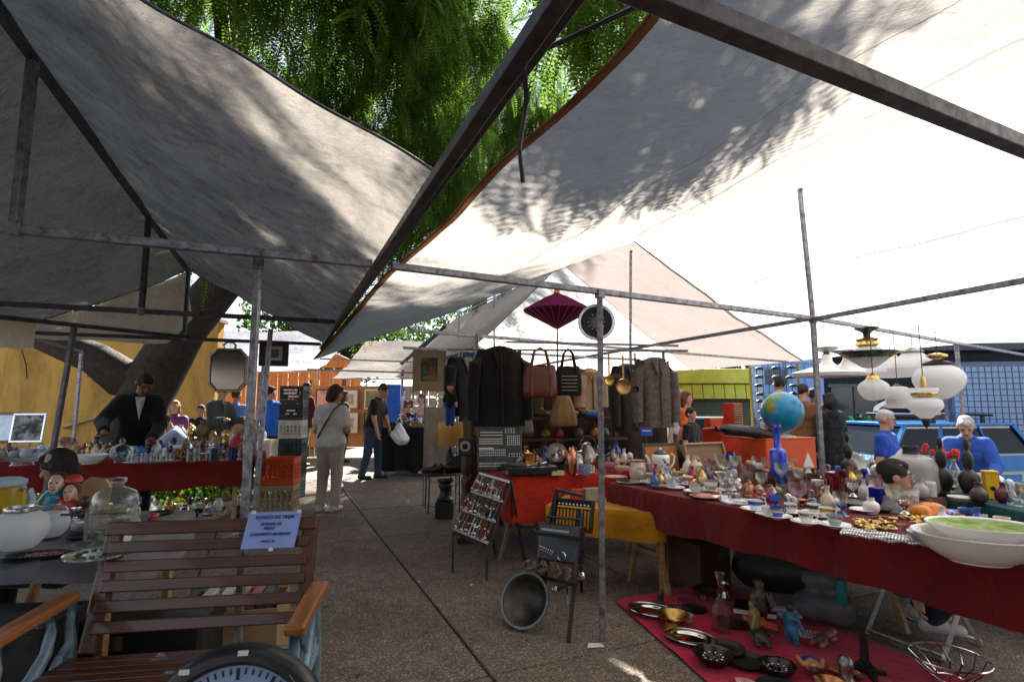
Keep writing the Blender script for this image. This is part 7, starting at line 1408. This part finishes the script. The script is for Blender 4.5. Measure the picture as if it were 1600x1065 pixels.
# ------------------------------------------------------------------ train bench with paper sign
bn = thing('train_bench', 'slatted dark wood railway bench with blue cast iron ends in the foreground', 'bench', (-1.275, 2.30, 0), R(8.5))
M_BW = wood((.085, .028, .011), 1., .35, 0, 'varnished_slat', .3); M_ARM = wood((.34, .12, .035), 1., .3, 1, 'varnished_arm', .4)
M_CAST = mat((.17, .25, .31), .5, .3, .5, 10, .5, 40, 'chipped_blue_iron')
sz = .42; bw = .86
for i in range(8): MB().box((0, -.035-i*.058, sz-.003*abs(i-3.5)+.004), (bw+.02, .047, .024)).build('seat_slat', M_BW, bn, 0, .004)
la = R(18)
def bk(h, off=0): return V(0, .02+math.sin(la)*h+off*math.cos(la), sz+.02+math.cos(la)*h-off*math.sin(la))
rotb = Matrix.Rotation(-la, 3, 'X')
for i in range(6):
    p = bk(.075+i*.075); MB().box((p.x, p.y-.006, p.z), (bw-.06 if i < 5 else bw, .022, .047 if i < 5 else .055), rotb).build('back_slat', M_BW, bn, 0, .005)
for s in (-1, 1):
    a, b = bk(-.02, .012), bk(.475, .012); MB().bar(V(s*(bw/2-.03), a.y, a.z), V(s*(bw/2-.03), b.y, b.z), .065, .03, (0, 1, 0)).build('stile', M_BW, bn, 0, .008)
    x = s*(bw/2+.035)
    # armrest
    MB().bar(V(x+s*.01, .03, .640), V(x+s*.01, -.42, .625), .072, .034).build('armrest', M_ARM, bn, 0, .010)
    # cast iron end: arched supports, scroll and legs
    e = MB()
    def strap(pts, r0): e.tube([V(x, y, z) for y, z in pts], r0, 8)
    strap([(-.36, .61), (-.355, .54), (-.37, .47), (-.41, .40), (-.45, .28), (-.47, .12), (-.50, .0)], [.017, .02, .022, .028, .024, .02, .022])
    strap([(-.10, .615), (-.09, .55), (-.11, .48), (-.18, .42), (-.28, .385), (-.38, .40)], [.015, .018, .021, .024, .026, .026])
    strap([(.03, .62), (.02, .54), (.035, .46), (.03, .40), (.05, .25), (.09, .1), (.12, .0)], [.014, .016, .02, .026, .022, .02, .022])
    strap([(-.40, .39), (-.2, .375), (.03, .395)], .022); strap([(-.36, .605), (-.2, .612), (.03, .618)], .010)
    strap([(-.44, .22), (-.25, .27), (-.1, .25), (.05, .2)], .014); strap([(.02, .46), (-.03, .43), (-.06, .40)], .016)
    if s > 0:
        strap([(-.34, .60), (-.26, .50), (-.30, .40)], .010); strap([(-.24, .60), (-.30, .49), (-.22, .40)], .010); strap([(-.16, .6), (-.2, .5), (-.13, .41)], .010)
    e.build('iron_end', M_CAST, bn, 60)
sg = thing('paper_sign', 'pale blue handwritten paper sign taped to the bench back', 'sign', (0, 0, 0)); sg.parent = None
bm = Matrix.Translation((-1.275, 2.30, 0)) @ Matrix.Rotation(R(8.5), 4, 'Z')
ps = bk(.43, -.035); sg.matrix_world = bm @ Matrix.Translation((.255, ps.y-.006, ps.z-.008)) @ Matrix.Rotation(-la, 4, 'X') @ Matrix.Rotation(R(90), 4, 'X') @ Matrix.Rotation(R(0), 4, 'Z')
G = [[V(-.11+.22*i/10-.016*(1-j/8), -.075+.15*j/8, .003*math.sin(i*.8)*math.cos(j*.5)) for i in range(11)] for j in range(9)]
MB().grid(G).build('paper', mat((.30, .42, .85), .75, 0, .06, 5, .05, 30, 'blue_paper'), sg, 180)
M_INK = mat((.01, .015, .12), .6)
for (t, y, s, x) in [('BANCO DE TREM', .052, .0205, .0), ('ESTRADA DE', .024, .0150, -.012), ('FERRO', .006, .0150, -.018), ('QUINHENTO EM BENGO', -.018, .0150, -.010), ('ANOS 30', -.047, .0140, -.018)]:
    l = lettering(t, sg, Matrix.Translation((x, y, .0065)), s, M_INK)
for (x, y) in ((-.09, .074), (.10, .074), (.0, -.08)): MB().box((x, y, .007), (.018, .014, .002)).build('tape', M_WHITEP, sg, 0)
# station clock on the seat
cq = atY(370, 1015, 1.78)
ck = thing('station_clock', 'round black rimmed wall clock leaning on the bench seat', 'clock', V(cq.x, cq.y, cq.z-.285), R(8), rx=R(90-10))
ck.rotation_euler = (R(80), 0, R(8))
MB().lathe([(.0, -.05), (.25, -.05), (.285, -.03), (.288, .0), (.275, .03), (.245, .036), (.232, .02), (.232, .01)], 56).build('rim', mat((.014, .014, .016), .35), ck)
MB().lathe([(0, .010), (.233, .010)], 56).build('face', mat((.30, .42, .68), .5, 0, .06, 3, 0, 20, 'clock_face'), ck)
for i in range(60):
    a_ = 2*math.pi*i/60; big = i % 5 == 0; r0 = .19 if big else .205; rr = (r0+.222)/2
    MB().box((0, 0, 0), (.010 if big else .005, .222-r0, .002)).build('minute_mark', M_BLACK, ck, 0).matrix_local = Matrix.Rotation(a_, 4, 'Z') @ Matrix.Translation((0, rr, .0125))
for i in range(12):
    a_ = -2*math.pi*i/12; lettering(str(i if i else 12), ck, Matrix.Translation((.155*math.sin(-a_), .155*math.cos(a_), .012)), .052, M_BLACK, 'numeral')
for (L, a_, w_) in ((.11, -2.2, .014), (.17, 2.6, .010)): MB().box((0, L/2-.02, 0), (w_, L, .003)).build('hand', M_BLACK, ck, 0).matrix_local = Matrix.Rotation(a_, 4, 'Z') @ Matrix.Translation((0, 0, .018))
for (x, y) in ((-.15, .225), (.015, .268)): MB().box((x, y, .034), (.03, .014, .006)).build('hook_tab', M_WHITEP, ck, 0)
MB().tube([V(.16, .20, .037), V(.2, .15, .037), V(.23, .08, .034)], .002, 4).build('scratch', M_PEWTER, ck)
# boxes and papers behind the bench
o = thing('cardboard_box', 'open cardboard box of newspapers behind the bench', 'box', (-1.55, 3.15, 0), R(12)); M_CARD = mat((.30, .20, .11), .8)
for (x, y, w_, d_) in ((0, -.18, .55, .012), (0, .18, .55, .012), (-.27, 0, .012, .36), (.27, 0, .012, .36)): MB().box((x, y, .16), (w_, d_, .32)).build('side', M_CARD, o, 0)
MB().box((0, 0, .01), (.54, .36, .012)).build('bottom', M_CARD, o, 0)
for i in range(6): MB().box((-.2+i*.08, 0, .2), (.05, .3, .3), Matrix.Rotation(R(random.uniform(-6, 6)), 3, 'Y')).build('magazine', mat(random.choice([(.5, .5, .48), (.05, .05, .05), (.4, .3, .15), (.3, .05, .05)]), .5), o, 0)
for i in range(4):
    o = thing('newspaper', ['lowest', 'second lowest', 'second highest', 'topmost'][i]+' printed sheet in the pile behind the right of the bench', 'newspaper', (-1.22+.01*i, 2.92-.02*i, .012+.014*i), R(14+5*i), 'newspapers behind the bench'); MB().box((0, 0, 0), (.28, .36, .012)).build('sheet', mat((.5, .5, .47), .8), o, 0)
    for k in range(6): MB().box((-.08+.0*k, .13-k*.05, .0075), (.10, .02 if k % 2 else .032, .002)).build('printed_block', M_BLACK, o, 0)
    for k in range(6): MB().box((.07, .13-k*.05, .0075), (.10, .03 if k % 2 else .018, .002)).build('printed_block', mat((.1, .1, .1), .7), o, 0)
o = thing('travel_chest', 'long black trunk behind the bench seat', 'chest', (-1.85, 2.80, 0), R(9)); MB().box((0, 0, .2), (.75, .3, .4)).build('shell', M_BLACK, o, 0, .01)
for x in (-.36, .36): MB().box((x, -.152, .2), (.03, .008, .4)).build('corner_strip', M_STEELD, o, 0)
MB().box((0, -.153, .3), (.06, .01, .06)).build('lock', M_PEWTER, o, 0)

# ------------------------------------------------------------------ goods spread on the ground at left, sunlit plants
g = MB(); A_ = [(-4.9, 6.15), (-2.9, 6.35), (-3.0, 7.4), (-5.1, 7.3)]
g = MB(); a, b, c, d = onz(205, 815, .0), onz(392, 815, 0), onz(392, 770, 0), onz(215, 775, 0)
a.z = b.z = c.z = d.z = .014; g.grid([[a.lerp(b, i/16).lerp(d.lerp(c, i/16), j/10)+V(0, 0, .004*math.sin(i*1.3+j)) for i in range(17)] for j in range(11)])
tag(g.build('ground_cloth', cloth((.30, .27, .24)), smooth=180), 'grey cloth spread on the ground under the left table', 'ground cloth')
def on4(s, t): return a.lerp(b, s).lerp(d.lerp(c, s), t)
prs = [POT, CUPP, STRP, [(0, 0), (.05, 0), (.07, .03), (.066, .034), (.03, .01), (0, .01)], [(0, 0), (.03, 0), (.035, .07), (.015, .09), (.015, .12), (0, .12)]]
gm = [M_PORCW, M_PORC, mat((.5, .03, .03), .3), M_GLASS, M_BRASS, mat((.4, .3, .15), .5), M_SILVER, mat((.02, .02, .02), .4), M_CREAM]
kinds = ['little pot', 'teacup', 'saucer', 'shallow dish', 'small bottle']
for i in range(60):
    s, t = ((i % 12)+random.uniform(.2, .8))/12, ((i//12)+random.uniform(.2, .8))/5
    lath('bric_a_brac', f'{kinds[i % 5]}, {ORD[i % 12]} from the left in {["the front", "the second", "the third", "the fourth", "the back"][i//12]} row on the grey ground cloth', 'bric-a-brac', prs[i % 5], random.choice(gm), on4(s, t)+V(0, 0, .006), 12, 'small wares on the grey ground cloth')
quads_mesh('ground_cover', leaf_cloud(5200, (-5.0, 8.5, .12), (1.25, .6, .22), .05, 26), leaf_mat('low_leaves', (.05, .12, .015), (.11, .20, .03), .5), None)
gc = bpy.data.objects['ground_cover']; gc['kind'] = 'stuff'; gc['label'] = 'low sunlit green plants behind the left table'; gc['category'] = 'plants'
# leafy clutter behind left table: another stall table in the background
draped('pale cloth on the far left stall table', 'far left stall table piled with bric a brac', [(-6.6, 9.15), (-4.2, 9.0), (-4.1, 9.6), (-6.5, 9.75)], .78, [.3, .3, .2, .2], cloth((.4, .36, .3)), 'legs')
for i in range(26):
    q = V(-6.5+2.3*((i % 13)+.5)/13, 9.2+.3*(i//13), .785); s = random.uniform(.9, 1.6)
    lath('bric_a_brac', f'{["clay", "white", "bronze", "brown"][i % 4]} ornament, {ORD[i % 13]} from the left in the {["front", "back"][i//13]} row of the far left stall', 'bric-a-brac', [(r*s, z*s) for r, z in random.choice([POT, STAT[:9]+[(0, .2)], prs[4]])], [mat((.35, .15, .07), .6), M_PORC, M_BRASS, mat((.15, .08, .04), .5)][i % 4], q, 12, 'ornaments on the far left stall')

# ------------------------------------------------------------------ goods on the crimson ground cloth
zf = .022; F_ = lambda px, py, z=zf: onz(px, py, z)
for i, (p, r_) in enumerate([((1018, 957), .16), ((1078, 1000), .15)]):
    o = thing('oval_dish', ['upper left', 'lower'][i]+' oval silver serving dish on the crimson cloth', 'dish', F_(*p), R(-35)); MB().lathe([(0, .004), (r_*.55, .004), (r_*.72, .016), (r_*.76, .017), (r_*.95, .016), (r_, .020), (r_*1.01, .023), (r_*.95, .021), (r_*.74, .023), (r_*.55, .010), (0, .010)], 44, sy=.68).build('dish', M_CHROME, o); MB().lathe([(r_*.985, .019), (r_*1.02, .022), (r_*1.01, .027), (r_*.97, .024)], 44, sy=.685).build('beaded_rim', M_SILVER, o)
o = lath('glass_vase', 'tall slender pink glass vase standing on the crimson cloth', 'vase', [(0, 0), (.05, 0), (.052, .008), (.05, .05), (.056, .10), (.045, .15), (.018, .20), (.014, .28), (.03, .34), (.028, .34), (.01, .28)], M_GLASSP, F_(1128, 985), 22, flute=.08, nf=8)
def toy(label, loc, c1, c2, rz, s=1., lie=False):
    o = thing('toy_figure', label, 'toy', loc, rz, 'toy figures on the crimson cloth', R(-82) if lie else 0)
    if lie: o.location.z += .03*s
    np_obj('toy_body', sdf([('c', (0, 0, .10*s), (0, 0, .15*s), .028*s, .036*s, .015), ('e', (0, -.005*s, .205*s), (.024*s, .026*s, .03*s), None, .01)]+[('c', (q*.042*s, 0, .155*s), (q*.062*s, -.02*s, .09*s), .014*s, .011*s, .008) for q in (-1, 1)]+[('c', (q*.02*s, 0, .09*s), (q*.03*s, 0, .01*s), .020*s, .014*s, .01) for q in (-1, 1)], .006), mat(c1, .4), o)
    np_obj('toy_clothes', sdf([('c', (0, 0, .085*s), (0, 0, .11*s), .034*s, .032*s, .01)]+[('c', (q*.02*s, 0, .085*s), (q*.026*s, 0, .045*s), .024*s, .020*s, .01) for q in (-1, 1)], .006), mat(c2, .4), o); MB().ball((0, .004*s, .215*s), (.026*s, .027*s, .026*s)).build('hair', M_DWOOD, o); return o
tf = [((1188, 975), (.12, .09, .07), (.06, .05, .04), 1.17, 0, 'large dark bearded toy figure leaning on the others'), ((1215, 988), (.62, .13, .06), (.55, .1, .05), 0.86, 1, 'orange red toy figure lying behind the blue one'), ((1238, 1005), (.03, .16, .30), (.03, .2, .36), 0.94, 0, 'toy figure in light blue trousers'), ((1262, 1035), (.55, .25, .12), (.02, .06, .28), 0.94, 1, 'muscular toy figure in dark blue lying near the front'), ((1290, 1048), (.5, .16, .05), (.3, .08, .05), 0.78, 1, 'reddish toy figure at the right of the toy pile'), ((1180, 998), (.25, .2, .06), (.2, .17, .04), 0.94, 0, 'olive toy figure in front of the bearded one'), ((1275, 1015), (.35, .1, .08), (.1, .08, .08), .9, 1, 'small brown toy figure beside the printed sheet'), ((1195, 1018), (.05, .045, .04), (.05, .05, .05), 0.94, 1, 'charcoal toy figure lying at the front of the pile')]
for i, (p, c1, c2, s, lie, l) in enumerate(tf): toy(l, F_(*p), c1, c2, R(20+47*i), s, bool(lie))
for i, (p, s, l) in enumerate([((1115, 1035), 1.0, 'black wire basket in front of the oval dishes'), ((1215, 1052), .9, 'black glazed dish with chrome glints at the bottom edge')]):
    o = thing('dark_dish', l, 'dish', F_(*p), R(20)); MB().lathe([(0, 0), (.06*s, 0), (.10*s, .05*s), (.105*s, .055*s), (.09*s, .05*s), (.05*s, .01), (0, .01)], 24, None, .05, 9).build('dish', mat((.015, .014, .014), .15), o)
    for k in range(10): a_ = k*.63; MB().ball((.05*s*math.cos(a_), .05*s*math.sin(a_), .03*s), .009, 6, 4).build('glass_bead', M_CHROME, o)
o = thing('book', 'stack of white booklets beside the toy pile', 'book', F_(1225, 955), R(-30))
for i in range(5): MB().box((.01*i, 0, .008+.016*i), (.2, .27, .013), Matrix.Rotation(R(3*i), 3, 'Z')).build('booklet', M_PAPER if i % 2 else mat((.4, .38, .42), .6), o, 0, .002)
o = thing('printed_sheet', 'printed white ticket sheet lying on the crimson cloth', 'paper', F_(1272, 992), R(-20)); MB().box((0, 0, .003), (.16, .12, .004)).build('sheet', M_PAPER, o, 0)
for k in range(8): MB().box((-.06+k*.018, 0, .006), (.006, .10, .001)).build('printed_line', mat((.25, .1, .14), .7), o, 0)
o = thing('black_album', 'closed black album behind the bearded toy', 'book', F_(1180, 955), R(-25)); MB().box((0, 0, .02), (.26, .2, .035)).build('cover', M_BLACK, o, 0, .004); MB().box((0, -.003, .02), (.255, .2, .026)).build('pages', M_PAPER, o, 0)
o = thing('plate_stand', 'black wooden plate stand on the crimson cloth', 'plate stand', F_(1352, 1050), R(-10)); g = MB(); g.prism([(-.025, 0), (.03, 0), (.05, .03), (.022, .06), (.018, .18), (-.012, .18), (-.02, .06), (-.07, .03), (-.09, .06), (-.1, .02)], .02, Matrix.Rotation(R(90), 4, 'X')); g.build('back_support', M_BLACK, o, 0, .003); MB().bar((.0, 0, .02), (.0, -.11, .012), .025).build('front_rest', M_BLACK, o, 0, .003); MB().bar((0, -.11, .01), (0, -.11, .05), .02).build('front_hook', M_BLACK, o, 0, .003); MB().bar((-.05, 0, .02), (.09, -.02, .012), .022).build('cross_foot', M_BLACK, o, 0, .003)
o = thing('wire_basket', 'white wire fruit basket at the bottom right corner', 'basket', F_(1485, 1062), R(0))
for k in range(14): a_ = 2*math.pi*k/14; MB().tube([V(.06*math.cos(a_), .06*math.sin(a_), .005), V(.12*math.cos(a_), .12*math.sin(a_), .05), V(.17*math.cos(a_+.2), .17*math.sin(a_+.2), .11)], .004, 5).build('wire', M_SILVER, o)
for (r_, z) in ((.06, .005), (.17, .11)): MB().tube([V(r_*math.cos(t), r_*math.sin(t), z) for t in np.linspace(0, 6.283, 33)[:-1]], .005, 5, True).build('hoop', M_SILVER, o)
# litter on the ground
for i, p in enumerate([(930, 1008), (737, 913), (655, 908)]): o = thing('paper_scrap', ['white paper scrap beside the centre pole foot', 'tiny paper scrap in the aisle near the radio', 'tiny pale scrap in the middle of the aisle'][i], 'litter', onz(*p, .004), R(40*i)); s = .05 if i == 0 else .015; MB().add([(-s, -s*.6, .0), (s, -s*.5, .004), (s*.8, s*.6, .001), (-s*.7, s*.5, .006)], [(0, 1, 2, 3)]).build('scrap', M_PAPER, o, 0)
# under the right table: bags, boxes, folding chair
o = thing('storage_bag', 'dark bag covered with crumpled clear plastic under the right table', 'bag', V(1.95, 4.15, 0), R(-50)); np_obj('bag_body', sdf([('c', (-.18, 0, .18), (.2, 0, .2), .16, .17, .05)], .02, .006, [((0, 0, 0), (0, 0, -1)), ((0, 0, .36), (0, 0, 1))]), mat((.02, .018, .018), .5), o); g = MB(); g.grid([[V(-.36+.72*i/18, -.19+.38*j/10, .375+.02*math.sin(i*1.7+j*2)*math.sin(j*1.3)-.16*max(0, abs(j-5)/5-.55)*1.5-.2*max(0, abs(i-9)/9-.75)) for i in range(19)] for j in range(11)]); g.build('plastic_cover', glass((.5, .5, .48), .2, .25), o, 180)
o = thing('carrier_bag', 'grey and teal carrier bag standing under the right table', 'bag', V(1.98, 3.62, 0), R(-30)); np_obj('bag_body', sdf([('c', (-.08, 0, .12), (.08, 0, .12), .1, .1, .04), ('c', (-.06, 0, .28), (.07, 0, .28), .06, .06, .04)], .016, .006, [((0, 0, 0), (0, 0, -1))]), mat((.12, .12, .125), .5), o); MB().tube([V(-.05, 0, .32), V(0, -.03, .4), V(.06, 0, .32)], .012, 6).build('handle', mat((.0, .22, .22), .5), o); MB().box((.1, -.06, .24), (.06, .06, .16)).build('teal_gusset', mat((.0, .2, .2), .5), o, 0, .02)
o = thing('cardboard_box', 'dark brown box under the far end of the right table', 'box', V(1.45, 4.5, 0), R(-60)); MB().box((0, 0, .17), (.42, .34, .34)).build('carton', mat((.10, .05, .03), .7), o, 0, .006); MB().box((0, -.0, .343), (.1, .345, .004)).build('tape', mat((.2, .12, .06), .4), o, 0)
o = thing('folding_chair', 'white tube folding chair tucked behind the right table', 'chair', V(2.45, 3.42, 0), R(118))
for s in (-1, 1):
    MB().tube([V(s*.2, -.2, .01), V(s*.2, .0, .24), V(s*.2, .2, .46)], .013, 8).build('leg', M_WHITEP, o); MB().tube([V(s*.2, .22, .01), V(s*.2, 0, .24), V(s*.2, -.19, .44)], .013, 8).build('leg', M_WHITEP, o)
for y in (-.2, .22): MB().tube([V(-.2, y, .03), V(.2, y, .03)], .012, 8).build('stretcher', M_WHITEP, o)
MB().box((0, 0, .40), (.38, .36, .02)).build('seat', cloth((.02, .02, .022)), o, 0, .005)
bpy.context.view_layer.update()

# ------------------------------------------------------------------ small wares that crowd the tables
SM = {
 'shot glass': ([(0, 0), (.018, 0), (.02, .004), (.024, .055), (.022, .055), (.017, .01), (0, .01)], [M_GLASS, M_GLASSP, glass((.8, .7, .5), .04, .05)]),
 'stemmed glass': (GOB, [M_GLASS, M_GLASSP, glass((.90, .93, .90), .04, .04)]),
 'egg cup': ([(0, 0), (.022, 0), (.024, .004), (.009, .018), (.009, .028), (.024, .045), (.026, .066), (.023, .066), (.015, .045), (0, .038)], [M_PORCW, M_CREAM, M_BLUEB, M_SILVER]),
 'bud vase': ([(0, 0), (.022, 0), (.03, .03), (.026, .06), (.010, .085), (.013, .11), (.011, .11)], [M_PORCW, mat((.35, .03, .04), .2), M_BLUEB, M_CREAM, M_BRASS]),
 'pill box': ([(0, 0), (.026, 0), (.028, .004), (.028, .022), (.03, .024), (.026, .034), (0, .038)], [M_BRASS, M_SILVER, mat((.05, .2, .12), .3), mat((.4, .05, .06), .3), M_PATT]),
 'perfume bottle': ([(0, 0), (.024, 0), (.028, .01), (.024, .05), (.009, .058), (.008, .07), (.016, .08), (.012, .098), (0, .1)], [M_GLASS, M_GLASSB, M_GLASSBL, M_GLASSP]),
 'little dish': ([(.02, 0), (.022, .002), (.045, .014), (.048, .018), (.044, .018), (.02, .006), (0, .006)], [M_PORCW, M_PATT, M_SILVER, M_GLASS]),
 'pepper pot': ([(0, 0), (.02, 0), (.022, .005), (.014, .03), (.018, .055), (.012, .07), (0, .076)], [M_SILVER, M_PEWTER, M_PORCW, M_DWOOD]),
 'ornamental ball': ([(0, 0), (.012, .002), (.026, .016), (.03, .032), (.024, .05), (.01, .06), (0, .062)], [mat((.5, .12, .02), .25), mat((.02, .15, .4), .2), M_PATT, M_PORCW, mat((.25, .02, .1), .2)]),
 'brass bowl': ([(0, 0), (.03, 0), (.024, .006), (.05, .03), (.055, .038), (.05, .036), (.02, .012), (0, .01)], [M_BRASS, M_COPPER, M_PEWTER]),
 'trinket tray': ([(0, 0), (.05, 0), (.06, .012), (.056, .012), (.045, .004), (0, .004)], [M_BLACK, M_IRON, M_DWOOD]),
}
SMESH = {}
def sm_mesh(kind, m, s):
    key = (kind, m.name, round(s, 1))
    if key not in SMESH: SMESH[key] = MB().lathe([(r*round(s, 1), z*round(s, 1)) for r, z in SM[kind][0]], 14).mesh(kind.replace(' ', '_'), m)
    return SMESH[key]
bpy.context.view_layer.update()
OCC = [(o.matrix_world.translation.copy(), .05) for o in COL.objects if o.parent is None and 'category' in o.keys() and o.get('category') not in ('table', 'tablecloth', 'tarpaulin', 'stall frame', 'tree', 'ground cloth')]
BANDS = ['front', 'second', 'third', 'back']
def fill(A, B, C_, D_, z, nu, nv, kinds, where, group, rmin=.034, smin=.9, smax=1.4, near=.02, skip=0.):
    A, B, C_, D_ = (Vector((p[0], p[1], 0)) for p in (A, B, C_, D_)); place = {}
    for j in range(nv):
        for i in range(nu):
            if random.random() < skip: continue
            u, v = (i+random.uniform(.2, .8))/nu, (j+random.uniform(.2, .8))/nv; p = A.lerp(B, u).lerp(D_.lerp(C_, u), v); p.z = z
            if any((q.xy-p.xy).length < rmin+r for q, r in OCC if abs(q.z-z) < .25): continue
            place.setdefault(j*len(BANDS)//nv if nv > 4 else j, []).append((u, p)); OCC.append((p, rmin*.55))
    for band, L in place.items():
        L.sort(key=lambda t: t[0])
        for n_, (u, p) in enumerate(L):
            kind = random.choice(kinds); m = random.choice(SM[kind][1]); o = bpy.data.objects.new(kind.replace(' ', '_'), sm_mesh(kind, m, random.uniform(smin, smax))); COL.objects.link(o); o.location = p; o.rotation_euler.z = random.uniform(0, 6)
            half = n_ // 10; side = ['left', 'middle', 'right', 'far right'][min(3, half)]
            tag(o, f'{kind}, {ORD[n_ % 10]} at the {side} of the {BANDS[min(band, 3)]} row {where}', kind.split()[-1], group)
ALLK = list(SM)
fill(TA+RN*.10+RD_*.10, TA+RN*.10+RD_*2.15, TA+RN*.70+RD_*2.5, TA+RN*.70+RD_*.1, ZT+.005, 26, 8, ALLK, 'on the cup table', 'small wares on the cup table', .036)
fill(T2+RN*.06, T2+RN*.06+RD_*1.7, T2+RN*.78+RD_*1.7, T2+RN*.78, ZT+.002, 16, 7, ['shot glass', 'stemmed glass', 'perfume bottle', 'bud vase', 'egg cup'], 'on the glass table', 'small wares on the glass table', .04, 1.1, 1.7)
fill((3.04, 5.2), (3.14, 3.1), (3.9, 3.1), (3.8, 5.2), .756, 16, 6, ALLK, 'on the teal table', 'small wares on the teal table', .045, 1.1, 1.8)
fill((-6.4, 5.5), (-3.05, 6.42), (-3.2, 6.95), (-6.6, 6.05), .806, 26, 6, ALLK, 'on the red left table', 'small wares on the red left table', .045, 1.2, 2.0)
fill((-3.0, 2.42), (-1.85, 2.55), (-2.0, 3.35), (-3.3, 3.25), .756, 10, 6, ['little dish', 'pepper pot', 'brass bowl', 'egg cup', 'pill box', 'shot glass', 'trinket tray'], 'on the near grey table', 'small wares on the near grey table', .05, 1.0, 1.5)
fill((.08, 5.02), (1.35, 5.38), (1.1, 6.3), (-.2, 6.0), .757, 14, 7, ['brass bowl', 'pepper pot', 'pill box', 'bud vase', 'trinket tray', 'perfume bottle'], 'on the middle table', 'small wares on the middle table', .055, 1.3, 2.2)
fill((.84, 3.9), (1.08, 2.75), (1.75, 2.75), (1.55, 4.2), .02, 9, 5, ['trinket tray', 'brass bowl', 'pill box', 'pepper pot', 'little dish'], 'on the crimson cloth', 'small wares on the crimson cloth', .075, 1.2, 2.0, skip=.35)
fill((-2.45, 10.85), (-1.5, 10.7), (-1.4, 11.4), (-2.3, 11.6), .936, 8, 4, ALLK, 'on the far black table', 'small wares on the far black table', .06, 1.5, 2.4)
# leaf litter and grit on the paving
lf = MB().add([(-.02, 0, 0), (0, -.008, .004), (.022, 0, .001), (0, .008, .005)], [(0, 1, 2, 3)]).mesh('fallen_leaf', mat((.16, .11, .03), .8), 0)
for i in range(40):
    p = onz(random.uniform(470, 900), random.uniform(770, 1060), .004)
    if p.x > .7: continue
    o = bpy.data.objects.new('fallen_leaf', lf); COL.objects.link(o); o.location = p; o.rotation_euler = (random.uniform(-.2, .2), random.uniform(-.2, .2), random.uniform(0, 6)); o.scale = (random.uniform(.6, 1.3),)*3
    tag(o, 'tiny dry fallen leaf lying on the paving of the aisle', 'leaf', 'fallen leaves in the aisle')
bpy.context.view_layer.update()
